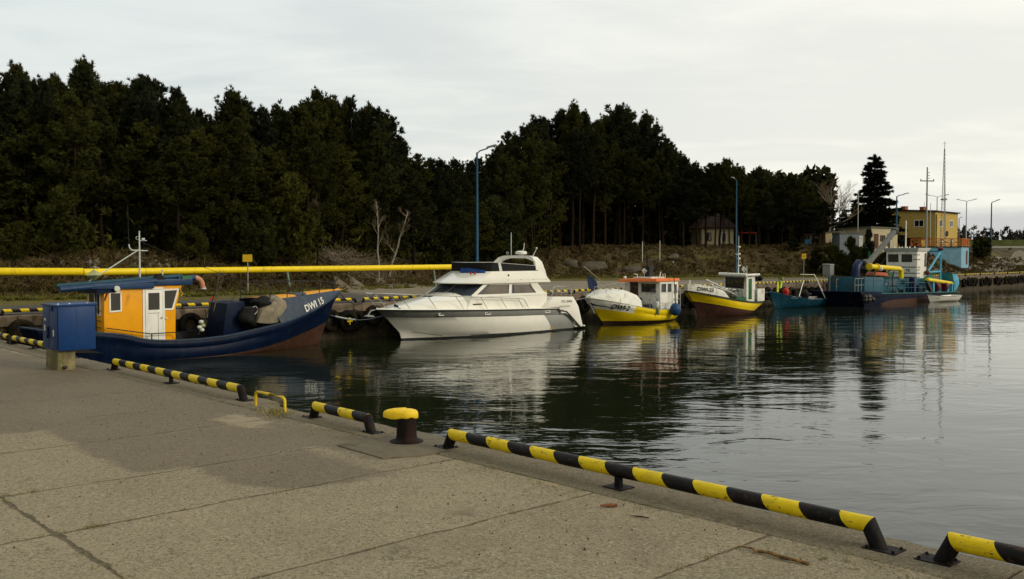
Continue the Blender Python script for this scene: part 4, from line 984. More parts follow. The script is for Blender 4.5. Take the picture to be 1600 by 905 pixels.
# exhaust with its peach elbow
mb = MB(); mb.tube([(-1.3, y0 + .15, 2.52), (-.72, y0 + .15, 2.54)], .085, 12); mb.build('exhaust_pipe', 'roof_blue', bt, smooth=True)
mb = MB(); mb.tube([(-1.22, y0 + .1, 2.50), (-.90, y0 + .1, 2.50)], .12, 10); mb.build('exhaust_silencer', 'green_paint', bt, smooth=True)
mat('peach', (.52, .24, .15), .5, .12, 8)
el = []
for k in range(7): t = math.pi / 2 * k / 6; el.append((-.72 + .26 * math.sin(t), y0 + .15, 2.54 - .26 + .26 * math.cos(t)))
mb = MB(); mb.tube(el + [(-.43, y0 + .15, 2.20)], .082, 12); mb.build('exhaust_elbow', 'peach', bt, smooth=True)
mb = MB(); mb.lathe([(.09, 0), (.09, .05)], (-.43, y0 + .15, 2.17), 12); mb.build('exhaust_rim', 'fender_white', bt, smooth=True)
# mast, aerials, reflector
mb = MB(); mb.tube([(-2.24, -.3, 2.42), (-2.24, -.3, 4.02)], .030, 8, r1=.022); mb.tube([(-2.5, -.3, 3.42), (-1.98, -.3, 3.40)], .018, 6); mb.tube([(-2.24, -.3, 3.72), (-2.0, -.3, 3.72)], .012, 6)
mb.tube([(-2.5, -.3, 3.42), (-2.56, -.3, 3.5), (-2.58, -.3, 3.60)], .022, 6); mb.tube(ring((-2.3, -.3, 3.80), .05, 'y', .01), .008, 5, cap=False); mb.box(-2.16, -2.08, -.34, -.26, 3.74, 3.80)
mb.tube([(-2.24, -.3, 3.45), (-3.9, -.3, 2.42)], .018, 6); mb.build('mast', 'fender_white', bt, smooth=True)
mb = MB(); mb.tube([(-2.58, -.3, 3.60), (-2.60, -.3, 4.8)], .007, 5); mb.tube([(-2.1, -.3, 3.7), (-2.02, -.3, 2.5)], .005, 5); mb.build('aerial', 'rub_black', bt)
mb = MB(); mb.tube([(-1.83, y0 + .1, 2.46), (-1.83, y0 + .1, 2.80)], .020, 8); mb.lathe([(.05, 0), (.05, .03)], (-1.83, y0 + .1, 2.78), 10); mb.build('roof_light', 'fender_white', bt, smooth=True)
mb = MB(); mb.hexa([(-2.1, y0, 2.48), (-1.75, y0, 2.48), (-1.7, y0 + .3, 2.48), (-2.1, y0 + .3, 2.48)], [(-2.0, y0 + .05, 2.68), (-1.9, y0 + .05, 2.70), (-1.9, y0 + .25, 2.66), (-2, y0 + .25, 2.68)]); mb.build('roof_cover', 'canvas_black', bt)
mb = MB(); c = (-3.8, -.6, 2.66); r_ = .24
P6 = [(c[0] - r_, c[1], c[2]), (c[0], c[1] - r_, c[2]), (c[0] + r_, c[1], c[2]), (c[0], c[1] + r_, c[2])]; mb.add(P6 + [(c[0], c[1], c[2] + .19), (c[0], c[1], c[2] - .17)], [(0, 1, 4), (1, 2, 4), (2, 3, 4), (3, 0, 4), (1, 0, 5), (2, 1, 5), (3, 2, 5), (0, 3, 5)])
mb.build('radar_reflector', mat('reflector_green', (.34, .36, .17), .5, .15, 8), bt)
# side grab rail and lifted bulwark by the door, aft ladder
mb = MB(); mb.tube([(-3.7, -1.20, 1.10), (-2.4, -1.27, .86), (-1.55, -1.27, .86), (-1.38, -1.28, .63)], .018, 6); mb.tube([(-2.35, -1.27, .86), (-2.35, -1.27, .6)], .018, 6); mb.build('grab_rail', 'rub_black', bt, smooth=True)

mb = MB(); mb.tube([(-3.76, -.62, .9), (-3.76, -.62, 2.3)], .018, 6); pass
for z in (1.1, 1.3, 1.6): mb.tube([(-3.76, -.62, z), (-3.76, -.95, z)], .012, 6)
mb.build('stern_ladder', 'rub_black', bt)
mb = MB(); mb.tube([(-1.32, y0 - .02, 2.24), (-1.30, y0 - .03, 2.10), (-1.24, y0 - .03, 2.05), (-1.30, y0 - .03, 1.98)], .03, 6); mb.build('hanging_rope', mat('rope_yellow', (.42, .27, .03), .8, .2, 20), bt, smooth=True)
mb = MB(); mb.box(-4.9, -4.5, -.5, 0, 1.0, 1.25); mb.tube([(-5.3, -.6, 1.1), (-5.3, -.6, 1.4), (-4.7, -.8, 1.35)], .015, 6); mb.build('stern_box', 'deck_dark', bt)
# things lying in the boat
def blob(name, c, r, sc, m_, label, cat, seed=1, sub=3, amp=.18, flat=.0):
    bm = bmesh.new(); bmesh.ops.create_icosphere(bm, subdivisions=sub, radius=1); rr = random.Random(seed); offs = [rr.uniform(0, 9) for _ in range(3)]
    for v in bm.verts:
        d = v.co.copy(); k = 1 + amp * (math.sin(3.1 * d.x + offs[0]) * math.sin(2.7 * d.y + offs[1]) + .6 * math.sin(5.3 * d.z + offs[2] + 2 * d.x) + .35 * math.sin(9 * d.x + 7 * d.y))
        v.co = Vector((d.x * r[0] * k, d.y * r[1] * k, max(d.z, -.55 if flat else -9) * r[2] * k))
    me = bpy.data.meshes.new(name); bm.to_mesh(me); bm.free(); me.materials.append(MATS[m_]); me.shade_smooth()
    o = bpy.data.objects.new(name, me); COL.objects.link(o); o.location = c; o.rotation_euler = (0, 0, QA)
    return tag(o, label, cat)
def BQ(s0, n0, x, y, z): return Q(s0 + x, n0 - y, z)
mb = MB()
tp = [(1.42, -1.02, .98), (1.62, -1.14, 1.42), (1.95, -1.10, 1.55), (2.30, -1.02, 1.85), (2.62, -1.0, 1.68), (2.74, -1.02, 1.22), (2.46, -1.10, .98), (1.9, -1.14, .93)]
fr = [Vector(p) for p in tp]; bk = [Vector((p[0] + .06, p[1] + .75, p[2] + .02)) for p in tp]; md = [(a + b) / 2 + Vector((0, 0, .07)) for a, b in zip(fr, bk)]
n_ = len(fr); cf = sum(fr, Vector()) / n_ + Vector((0, -.12, 0)); vsn = fr + md + bk + [cf, sum(bk, Vector()) / n_]
fs = [(i, (i + 1) % n_, n_ + (i + 1) % n_, n_ + i) for i in range(n_)] + [(n_ + i, n_ + (i + 1) % n_, 2 * n_ + (i + 1) % n_, 2 * n_ + i) for i in range(n_)] + [(i, 3 * n_, (i + 1) % n_) for i in range(n_)] + [(2 * n_ + i, 2 * n_ + (i + 1) % n_, 3 * n_ + 1) for i in range(n_)]
mb.add(vsn, fs); o = mb.build('tarpaulin_bundle', 'tarp_beige', bevel=.05, seg=2, loc=Q(5.0, 2.5, 0), rot=QA, ang=12); tag(o, 'beige tarpaulin wrapped over gear in the open bow of the dark blue boat', 'tarpaulin')
blob('black_sack', BQ(5, 2.5, 1.28, -.75, 1.15), (.30, .3, .38), 1, 'canvas_black', 'black sack left of the beige tarpaulin in the dark blue boat', 'sack', 3)
blob('black_sack', BQ(5, 2.5, 1.88, -.72, 1.62), (.42, .3, .24), 1, 'canvas_black', 'black sack lying on top of the beige tarpaulin in the dark blue boat', 'sack', 8)
for i, (x, z, lb) in enumerate(((1.45, 1.42, 'loop of white rope on the lower black sack in the blue boat'), (2.18, 1.72, 'loop of white rope on the upper black sack in the blue boat'))):
    mb = MB(); mb.tube([(x - .1, -1.06, z - .14), (x - .02, -1.08, z - .06), (x, -1.08, z + .06), (x - .06, -1.06, z + .13), (x - .14, -1.02, z + .1)], .017, 6); tag(mb.build('rope_loop', 'rope', loc=Q(5.0, 2.5, 0), rot=QA, smooth=True), lb, 'rope')
for i, (xa, xb, za, zb, lb) in enumerate(((-.62, .12, .72, 2.46, 'tall dark fishing pole with a red band leaning in the middle of the blue boat'),)):
    r_ = empty('marker_pole', Q(5.0, 2.5, 0), QA, lb, 'pole'); mb = MB(); mb.tube([(xa, -.95, za), (xb - .2, -.9, za + (zb - za) * .65), (xb, -.88, zb)], .019, 6); mb.build('pole', 'rub_black', r_)
    mb = MB(); mb.tube([(-.20, -.935, 1.78), (-.12, -.93, 1.92)], .028, 8); mb.build('red_band', 'red_paint', r_)
    for c in ((-.56, 1.12), (-.50, 1.0), (-.62, .95), (-.54, .86)): mb = MB(); mb.ball((c[0], -1.0, c[1]), .082, 10, sc=(1, 1, .8)); mb.build('float', 'fender_white' if c[1] != 1.0 else 'reflector_green', r_, smooth=True)
mb = MB()
for dx in (-.1, .02, .1): mb.tube([(.1, -.6, 1.4), (.45 + dx, -.6, 2.75)], .009, 5)
tag(mb.build('cane_bundle', 'twig', loc=Q(5, 2.5, 0), rot=QA), 'thin bare canes sticking up beside the hatch of the dark blue boat', 'canes')

# ---------------------------------------------------------------- white motor yacht (bow to the left)
YS, YN = 17.0, 3.35
bt = boat_root('motor_yacht', YS, YN, 'white motor yacht with grey hull band, flybridge and radar arch', 'motor yacht')
T = lambda s: s - YS
sheer = [(0, .94), (.2, 1.00), (.45, 1.06), (.7, 1.13), (.88, 1.17), (1, 1.20)]        # a: 0 stern .. 1 bow
gy = [(0, 1.52), (.2, 1.62), (.5, 1.66), (.68, 1.50), (.82, 1.12), (.92, .66), (.975, .28), (1, .04)]
XB = T(11.62)
rows = [dict(x0=T(21.3), x1=T(13.2), z=[(0, -.4), (1, -.4)], y=[(0, 0), (1, 0)]),
        dict(x0=T(21.78), x1=T(12.95), z=[(0, -.03), (1, -.02)], y=[(0, 1.30), (.4, 1.38), (.7, 1.02), (.9, .36), (1, .01)]),
        dict(x0=T(21.80), x1=T(12.90), z=[(0, .045), (1, .055)], y=[(0, 1.32), (.4, 1.40), (.7, 1.05), (.9, .38), (1, .012)]),
        dict(x0=T(21.80), x1=T(12.82), z=[(0, .06), (.5, .08), (.8, .16), (1, .28)], y=[(0, 1.38), (.4, 1.47), (.7, 1.18), (.9, .50), (1, .014)]),
        dict(x0=T(21.20), x1=T(12.10), z=[(a, z - .26 - .03 * a) for a, z in sheer], y=[(a, y * .955) for a, y in gy]),
        dict(x0=T(21.15), x1=T(12.06), z=[(a, z - .245 - .03 * a) for a, z in sheer], y=[(a, y * .965) for a, y in gy]),
        dict(x0=T(20.60), x1=T(11.72), z=[(a, z - .03) for a, z in sheer], y=[(a, y) for a, y in gy]),
        dict(x0=T(20.58), x1=T(11.64), z=[(a, z - .02) for a, z in sheer], y=[(a, y + .03) for a, y in gy]),
        dict(x0=T(20.56), x1=T(11.62), z=[(a, z + .03) for a, z in sheer], y=[(a, y + .03) for a, y in gy]),
        dict(x0=T(20.56), x1=T(11.66), z=[(a, z + .06) for a, z in sheer], y=[(a, y) for a, y in gy]),
        dict(x0=T(20.56), x1=T(11.75), z=[(a, z + .065) for a, z in sheer], y=[(a, max(.003, y - .10)) for a, y in gy])]
hull = make_hull('hull', bt, rows, ['gel_dark', 'gelcoat', 'rub_black', 'gel_grey'], [0, 0, 1, 1, 2, 3, 2, 2, 1, 1], 66, deck=1, deckm=1, over=lambda x, z, m_: 3 if m_ == 1 and z < .78 and x > T(19.72) + .75 * (.62 - z) + .25 * max(0, z - .5) * -1 else None)
# grey after panel at the waterline and yellow weathered edge
def hull_patch(parent, hull, poly, m_, name, proud=.008, sub=5):
    """thin painted panel following the hull side, polygon in x,z (quad strips)"""
    bvh = BVHTree.FromPolygons([v.co for v in hull.data.vertices], [tuple(p.vertices) for p in hull.data.polygons]); mb = MB(); (a, b, c, d) = poly; rws = []
    for i in range(sub + 1):
        r_ = []
        for j in range(sub + 1):
            u, v = i / sub, j / sub; x = (a[0] * (1 - u) + b[0] * u) * (1 - v) + (d[0] * (1 - u) + c[0] * u) * v; z = (a[1] * (1 - u) + b[1] * u) * (1 - v) + (d[1] * (1 - u) + c[1] * u) * v
            h = bvh.ray_cast(Vector((x, -6, z)), Vector((0, 1, 0))); r_.append((x, (h[0].y if h[0] is not None else -1.3) - proud, z))
        rws.append(r_)
    mb.loft(rws, 0); return mb.build(name, m_, parent, smooth=True)
hull_patch(bt, hull, [(T(20.05), .09), (T(20.3), .09), (T(20.12), .22), (T(20.02), .24)], mat('stain_yellow', (.42, .34, .10), .5, .2, 9), 'yellow_stain', .010, 3)
hull_patch(bt, hull, [(T(13.2), .30), (T(14.4), .10), (T(14.42), .115), (T(13.2), .318)], 'gel_grey', 'chine_line', .006, 8)
# raked white quarters and transom, bathing platform
for sg in (-1, 1):
    mb = MB(); mb.prism([(T(20.5), 1.03), (T(20.5), .90), (T(21.25), .62), (T(21.98), .10), (T(22.12), .12), (T(21.80), 1.02), (T(21.45), 1.46), (T(20.1), 1.50), (T(19.5), 1.03)], sg * 1.30, sg * 1.60); mb.build('quarter', 'gelcoat', bt, bevel=.03)
    mb = MB(); mb.tube([(T(20.45), sg * 1.625, .92), (T(20.95), sg * 1.62, .82), (T(21.2), sg * 1.61, .66), (T(21.55), sg * 1.59, .40), (T(21.88), sg * 1.57, .15), (T(22.2), sg * 1.55, .12)], .028, 8); mb.build('rubbing_strake', 'gel_dark', bt, smooth=True)
mb = MB(); mb.box(T(21.3), T(21.7), -1.35, 1.35, .15, 1.0); mb.build('transom', 'gelcoat', bt)
mb = MB(); mb.box(T(21.7), T(22.4), -1.5, 1.5, .09, .16); mb.build('bathing_platform', 'gelcoat', bt, bevel=.03)
# foredeck moulding
rws = []
for i in range(15):
    a = i / 14; s_ = 11.95 + (15.2 - 11.95) * a; x = T(s_); ab = 1 - (s_ - 11.62) / (20.6 - 11.62); w = max(.06, interp(gy, ab) - .26 + .05 * a); zt = interp([(0, 1.23), (.25, 1.38), (.6, 1.58), (1, 1.78)], a); zd = interp(sheer, ab) + .062
    rws.append([(x, -w, zd), (x, -w * .93, zd + (zt - zd) * .42), (x, -w * .74, zd + (zt - zd) * .80), (x, -w * .4, zt - .01), (x, 0, zt), (x, w * .4, zt - .01), (x, w * .74, zd + (zt - zd) * .80), (x, w * .93, zd + (zt - zd) * .42), (x, w, zd)])
mb = MB(); mb.loft(rws, 0); mb.add(rws[0], [tuple(range(9))]); fd = mb.build('foredeck', 'gelcoat', bt, smooth=True)
# saloon: lower body and glazed band
def halfring(pts): return pts
def loft_closed(mb, rws, mi=0): mb.loft([r + [r[0]] for r in rws], mi)
sal = MB()
def plan(z, xf, xn, xb, w0, w1):   # plan outline of the cabin at a level: front centre, near front corner, back
    return [(xb, -w1, z), (xn, -w0, z), (xn - (xn - xf) * .55, -w0 * .72, z), (xf + .06, -w0 * .35, z), (xf, 0, z), (xf + .06, w0 * .35, z), (xn - (xn - xf) * .55, w0 * .72, z), (xn, w0, z), (xb, w1, z)]
lv = [plan(1.02, T(14.9), T(15.0), T(20.0), 1.40, 1.40), plan(1.50, T(14.95), T(15.35), T(19.9), 1.38, 1.38), plan(1.66, T(15.05), T(15.5), T(19.85), 1.36, 1.36)]
sal.loft([r + [r[0]] for r in lv], 0); sal.build('saloon_side', 'gelcoat', bt, smooth=True)
gb = MB(); g0_ = plan(1.66, T(15.02), T(15.5), T(19.4), 1.34, 1.34); g1_ = plan(2.12, T(15.95), T(16.30), T(18.95), 1.24, 1.24)
gb.loft([g0_ + [g0_[0]], g1_ + [g1_[0]]], 0); gb.build('cabin_core', 'glass_blue', bt, smooth=False)
# white pillars / frames round the side glass and the screen
for sg in (-1, 1):
    def sp(s, z): t = (z - 1.66) / .46; return (T(s), sg * (1.36 - .10 * t), z)
    mb = MB(); o_ = sg * .03
    def bar(p, q, w):   # flat bar between two side points
        a, b = Vector(sp(*p)), Vector(sp(*q)); d = (b - a).normalized(); nrm = Vector((0, sg, .2)).normalized(); wv = d.cross(nrm).normalized() * w / 2
        mb.hexa([a - wv - nrm * .03, a + wv - nrm * .03, b + wv - nrm * .03, b - wv - nrm * .03], [a - wv + nrm * .02, a + wv + nrm * .02, b + wv + nrm * .02, b - wv + nrm * .02])
    bar((15.46, 1.64), (16.34, 2.14), .13); bar((15.4, 1.655), (19.9, 1.635), .10); bar((16.2, 2.13), (19.2, 2.10), .10); bar((17.60, 1.64), (17.75, 2.13), .15); bar((19.35, 1.66), (18.95, 2.10), .12)
    mb.prism([(T(19.3), 1.60), (T(20.25), 1.46), (T(20.3), 1.0), (T(19.6), 1.0)], sg * 1.33, sg * 1.37); mb.prism([(T(19.3), 1.62), (T(20.0), 1.52), (T(19.35), 2.12), (T(18.9), 2.12)], sg * 1.25, sg * 1.33)
    mb.build('window_frame', 'gelcoat', bt)
    for (a, b_, c, d_) in (((15.95, 1.72), (17.48, 1.71), (17.60, 2.07), (16.52, 2.08)), ((17.85, 1.71), (19.12, 1.70), (18.85, 2.06), (17.92, 2.07))):
        mb = MB(); q = [Vector(sp(*p)) + Vector((0, sg * .004, 0)) for p in (a, b_, c, d_)]; mb.add(q, [(0, 1, 2, 3)]); mb.build('side_window', mat('glass_side', (.085, .062, .045), .06, .4, .8, spec=.9), bt, recalc=False)
for yc in (-.02,):
    mb = MB(); mb.hexa([(T(15.02) - .02, yc - .03, 1.66), (T(15.02) - .02, yc + .03, 1.66), (T(15.95) - .02, yc + .03, 2.12), (T(15.95) - .02, yc - .03, 2.12)], [(T(15.02) + .02, yc - .03, 1.66), (T(15.02) + .02, yc + .03, 1.66), (T(15.95) + .02, yc + .03, 2.12), (T(15.95) + .02, yc - .03, 2.12)]); mb.build('screen_pillar', 'cab_grey', bt)
mb = MB()
for yc in (-.55, .6): mb.tube([(T(15.0), yc, 1.70), (T(15.45), yc - .16, 1.93)], .012, 5)
mb.build('wiper', 'rub_black', bt)
# flybridge
def fb(z, xf, xn, xb, w): return [(xb, -w, z), (xn, -w, z), (xn - (xn - xf) * .5, -w * .80, z), (xf + .10, -w * .45, z), (xf, 0, z), (xf + .10, w * .45, z), (xn - (xn - xf) * .5, w * .80, z), (xn, w, z), (xb, w, z)]
lv = [fb(2.10, T(15.75), T(16.6), T(20.0), 1.22), fb(2.13, T(15.15), T(15.95), T(20.15), 1.38), fb(2.17, T(15.12), T(15.95), T(20.15), 1.38), fb(2.40, T(15.75), T(16.25), T(19.95), 1.30), fb(2.62, T(16.25), T(16.7), T(19.75), 1.22)]
mb = MB(); mb.loft([r + [r[0]] for r in lv], 0); mb.add(lv[0], [tuple(range(9))]); mb.add(fb(2.45, T(16.2), T(16.6), T(19.8), 1.2), [tuple(range(9))]); mb.build('flybridge', 'gelcoat', bt, smooth=True)
mb = MB(); mb.tube([(T(17.4), -1.335, 2.27), (T(20.0), -1.345, 2.255)], .010, 5)
for x in (17.5, 18.3, 19.1, 19.9): mb.box(T(x) - .02, T(x) + .02, -1.36, -1.31, 2.24, 2.28)
mb.build('grab_rail', 'chrome', bt)
mb = MB(); mb.lathe([(.045, 0), (.045, .02), (.02, .025)], (T(17.6), -1.30, 2.45), 12, axis='y'); mb.build('nav_light', 'rub_black', bt, smooth=True)
w0 = fb(2.62, T(16.25), T(16.7), T(19.55), 1.20); w1 = fb(2.98, T(16.15), T(16.75), T(19.5), 1.16); w1 = [(p[0], p[1], p[2] - .17 * max(0, (p[0] - T(17.0)) / 2.6)) for p in w1]
mb = MB(); mb.loft([w0, w1], 0); mb.build('flybridge_screen', 'canvas_black', bt, smooth=True)
mb = MB(); mb.tube([(p[0], p[1], p[2] + .01) for p in w1], .016, 6); mb.build('screen_rim', 'chrome', bt, smooth=True)
mb = MB(); a, b_ = Vector(w0[1]), Vector(w1[1]); mb.hexa([a + Vector((.45, -.012, 0)), a + Vector((.62, -.012, 0)), b_ + Vector((.50, -.012, -.02)), b_ + Vector((.36, -.012, -.01))], [a + Vector((.45, .012, 0)), a + Vector((.62, .012, 0)), b_ + Vector((.50, .012, -.02)), b_ + Vector((.36, .012, -.01))]); mb.build('screen_post', 'chrome', bt)
bm_pts = []
mb = MB(); rws = []
rr = random.Random(2)
for i in range(9):
    f = i / 8; k = 4.1 - f * 2.3; i0 = int(k); fr_ = k - i0; p0 = Vector(w0[i0]).lerp(Vector(w0[min(8, i0 + 1)]), fr_) if i0 < 8 else Vector(w0[8]); out = Vector((p0.x - T(17.5), p0.y, 0)).normalized()
    r_ = [p0 + out * (.02 + rr.uniform(0, .03)) + Vector((0, 0, dz + rr.uniform(-.02, .02))) + out * ow for dz, ow in ((.16 - .014 * i, .0), (.10 - .01 * i, .05), (.02, .10 + rr.uniform(-.03, .03)), (-.04 + rr.uniform(-.03, .03), .13), (-.07 - rr.uniform(0, .10), .12 + rr.uniform(-.03, .05)))]
    rws.append(r_)
mb.loft(rws, 0); mb.build('blue_tarpaulin', 'tarp_blue', bt, smooth=True)
for sx in (15.95, 16.08): 
    mb = MB(); mb.box(T(sx), T(sx) + .05, -.76 - .1 * (sx > 16), -.70 - .1 * (sx > 16), 2.50, 2.60); mb.build('emblem', 'red_paint', bt)
# radar arch
def arch_pts(out):
    r_ = 1.18 + out; return [(T(19.85), -r_, 2.1), (T(19.72), -r_, 2.6), (T(19.62), -r_ + .04, 3.0), (T(19.55), -r_ + .20, 3.20), (T(19.55), -r_ + .5, 3.27), (T(19.55), 0, 3.28), (T(19.55), r_ - .5, 3.27), (T(19.55), r_ - .20, 3.20), (T(19.45), r_ - .04, 3.0), (T(19.1), r_, 2.6), (T(18.9), r_, 2.1)]
mb = MB(); rws = []
for (dx0, dx1, o_) in ((0, 0, 0),):
    A_ = arch_pts(0.02); B_ = arch_pts(-.12); wds = [.36, .30, .22, .17, .16, .16, .16, .17, .22, .30, .36]
    r1 = [(p[0] - w, p[1], p[2]) for p, w in zip(A_, wds)]; r2 = [(p[0] + w, p[1], p[2]) for p, w in zip(A_, wds)]; r3 = [(p[0] + w * .8, q[1], q[2] - .12 * (2 < i < 8)) for i, (p, q, w) in enumerate(zip(A_, B_, wds))]; r4 = [(p[0] - w * .8, q[1], q[2] - .12 * (2 < i < 8)) for i, (p, q, w) in enumerate(zip(A_, B_, wds))]
    mb.loft([r1, r2, r3, r4, r1], 0)
mb.build('radar_arch', 'gelcoat', bt, smooth=True)
mb = MB(); mb.lathe([(.11, 0), (.12, .05), (.25, .06), (.26, .10), (.25, .17), (.18, .20), (.02, .21)], (T(19.55), -.2, 3.27), 20); mb.build('radar_dome', 'gelcoat', bt, smooth=True)
mb = MB(); mb.tube([(T(19.5), .35, 3.28), (T(19.5), .35, 4.28)], .016, 6); mb.tube([(T(19.6), -.25, 3.46), (T(19.68), -.25, 3.62), (T(19.7), -.25, 3.82)], .018, 6); mb.tube([(T(19.6), -.85, 3.25), (T(19.82), -.85, 3.55)], .014, 6); mb.ball((T(19.84), -.85, 3.59), .045, 8)
mb.tube(ring((T(19.42), .5, 3.38), .06, 'y', .01), .010, 5, cap=False); mb.build('aerial', 'fender_white', bt, smooth=True)
# rails
mb = MB()
for sg in (-1, 1):
    bs = [(12.0, .30), (12.75, .72), (13.75, 1.12), (14.9, 1.44), (16.1, 1.56), (17.2, 1.56), (18.2, 1.55)]
    base_ = [(T(s_), sg * (w), interp(sheer, 1 - (s_ - 11.62) / 8.98) + .06) for s_, w in bs]; top = [(p[0] - .62 + .05 * i, p[1] + sg * .02, p[2] + .60 - .03 * i) for i, p in enumerate(base_)]
    endp = (T(18.6), sg * 1.52, 1.06); tt = [(T(11.50), 0.0 if sg > 0 else -.0, 1.78)] + top + [(top[-1][0] + .35, top[-1][1], top[-1][2] - .04), endp]
    m1 = MB(); m1.tube(tt, .017, 6)
    for p, q in zip(base_, top): m1.tube([p, q], .013, 6)
    m1.build('railing', 'chrome', bt, smooth=True)
m1 = MB(); m1.tube([(T(11.50), 0, 1.78), (T(11.62), 0, 1.45), (T(11.75), 0, 1.25)], .015, 6); m1.tube([(T(11.5), -.16, 1.5), (T(11.9), -.3, 1.45)], .012, 6); m1.build('pulpit', 'chrome', bt, smooth=True)
m1 = MB()
for sg in (-1, 1):
    m1.tube([(T(20.15), sg * 1.45, 1.5), (T(20.22), sg * 1.45, 1.86), (T(20.5), sg * 1.45, 1.93), (T(21.55), sg * 1.42, 1.90)], .020, 6); m1.tube([(T(21.5), sg * 1.42, 1.90), (T(21.5), sg * 1.42, 1.45)], .014, 6); m1.tube([(T(20.8), sg * 1.44, 1.92), (T(20.8), sg * 1.44, 1.06)], .013, 6)
m1.tube([(T(21.55), -1.42, 1.90), (T(21.55), 1.42, 1.90)], .020, 6); m1.tube([(T(21.45), -1.42, 1.66), (T(21.45), 1.42, 1.66)], .012, 6); m1.build('stern_railing', 'chrome', bt, smooth=True)
# anchor
m1 = MB(); m1.tube([(T(11.85), 0, 1.24), (T(11.42), 0, 1.18), (T(11.30), 0, 1.02)], .025, 6); m1.hexa([(T(11.18), -.13, .98), (T(11.55), -.10, .94), (T(11.55), .10, .94), (T(11.18), .13, .98)], [(T(11.25), -.02, 1.04), (T(11.55), -.02, 1.0), (T(11.55), .02, 1.0), (T(11.25), .02, 1.04)]); m1.build('anchor', 'galv', bt)
m1 = MB(); m1.ball((T(12.35), -.32, 1.36), .06, 8); m1.ball((T(12.42), -.35, 1.33), .05, 8); m1.tube([(T(12.4), -.36, 1.3), (T(12.45), -.62, 1.22), (T(12.48), -.7, 1.02)], .012, 5); m1.build('bow_cleat', 'flag_blue', bt, smooth=True)
m1 = MB(); m1.hexa([(T(14.2), -.25, 1.60), (T(14.55), -.25, 1.66), (T(14.55), .25, 1.66), (T(14.2), .25, 1.60)], [(T(14.2), -.25, 1.63), (T(14.55), -.25, 1.69), (T(14.55), .25, 1.69), (T(14.2), .25, 1.63)]); m1.build('deck_hatch', 'glass', bt)
def hull_box(s_, z, w, h, m_, name, y=None, par=None, proud=.01):
    bvh = BVHTree.FromPolygons([v.co for v in hull.data.vertices], [tuple(p.vertices) for p in hull.data.polygons]); h_ = bvh.ray_cast(Vector((T(s_), -6, z)), Vector((0, 1, 0))); y_ = h_[0].y if y is None else y
    m1 = MB(); m1.box(T(s_) - w / 2, T(s_) + w / 2, y_ - proud, y_ + .03, z - h / 2, z + h / 2); return m1.build(name, m_, par or bt, bevel=.004, seg=1)
for s_, z in ((13.9, .99), (16.05, .95), (19.75, .87)):
    f_ = hull_box(s_, z, .32, .10, 'gelcoat', 'porthole', proud=.016); hull_box(s_, z + .012, .24, .045, 'glass', 'pane', par=f_, proud=.024)
for s_ in (20.75, 21.2 - .08):
    for z in (.80, .865): hull_box(s_, z - .02, .30, .045, 'white_paint', 'vent', y=-1.56, proud=.05)
m1 = MB(); m1.box(T(15.45), T(15.95), -1.405, -1.37, 1.30, 1.345); m1.build('cabin_vent', 'rub_black', bt)
m1 = MB(); m1.box(T(20.5), T(21.2), -1.612, -1.59, 1.03, 1.05); m1.box(T(20.5), T(21.2), -1.612, -1.59, 1.075, 1.09); m1.build('vent', 'gel_grey', bt)
text_flat(bt, 'POL 3040A', .155, (T(20.62), -1.607, 1.22), (1, 0, -.01), (0, 0, 1), 'text_grey', bold=.001)
m1 = MB(); m1.box(T(19.55), T(20.1), -1.38, -1.36, 1.08, 1.45); m1.build('side_door', 'cab_grey', bt)
# mooring line to the left with a white hose guard
mb = MB(); A_ = Q(YS, YN, 0) + Matrix.Rotation(QA, 3, 'Z') @ Vector((T(12.45), -.5, 1.26)); B_ = Q(10.75, 1.75, .98); ln = []
for i in range(15): t = i / 14; p = A_.lerp(B_, t); p.z -= .30 * math.sin(math.pi * t); ln.append(p)
o = mb.tube([p - A_ for p in ln], .016, 6); o = mb.build('mooring_line', 'rope_blue', loc=A_, smooth=True); tag(o, 'pale mooring line hanging from the bow of the white yacht to the quay', 'rope')
mb = MB(); mb.tube([p - A_ for p in ln[9:14]], .034, 8); mb.build('hose_guard', 'fender_white', o, smooth=True)

# ---------------------------------------------------------------- yellow boat DWI-2 (bow to the left)
S0, N0 = 28.0, 3.75; T = lambda s: s - S0
bt = boat_root('fishing_boat', S0, N0, 'yellow and white fishing boat with an orange wheelhouse roof, marked DWI-2', 'fishing boat')
sheer = [(0, .62), (.2, .60), (.4, .66), (.6, .82), (.8, 1.05), (1, 1.30)]
gy = [(0, .95), (.06, 1.14), (.3, 1.28), (.6, 1.25), (.78, 1.0), (.9, .62), (.97, .25), (1, .03)]
rows = [dict(x0=T(30.0), x1=T(25.4), z=[(0, -.5), (1, -.5)], y=[(0, 0), (1, 0)]),
        dict(x0=T(30.1), x1=T(24.98), z=[(0, .04), (1, .16)], y=[(0, .75), (.2, 1.05), (.5, 1.17), (.8, .74), (1, .02)]),
        dict(x0=T(30.25), x1=T(24.16), z=[(a, z - .30) for a, z in sheer], y=[(a, y * .95) for a, y in gy]),
        dict(x0=T(30.3), x1=T(23.90), z=[(a, z - .02) for a, z in sheer], y=[(a, y) for a, y in gy]),
        dict(x0=T(30.3), x1=T(23.86), z=[(a, z) for a, z in sheer], y=[(a, y + .02) for a, y in gy]),
        dict(x0=T(30.22), x1=T(23.98), z=[(a, z + .015) for a, z in sheer], y=[(a, max(.003, y - .07)) for a, y in gy]),
        dict(x0=T(30.2), x1=T(24.1), z=[(0, .42), (.5, .45), (1, .95)], y=[(a, max(.002, y - .09)) for a, y in gy])]
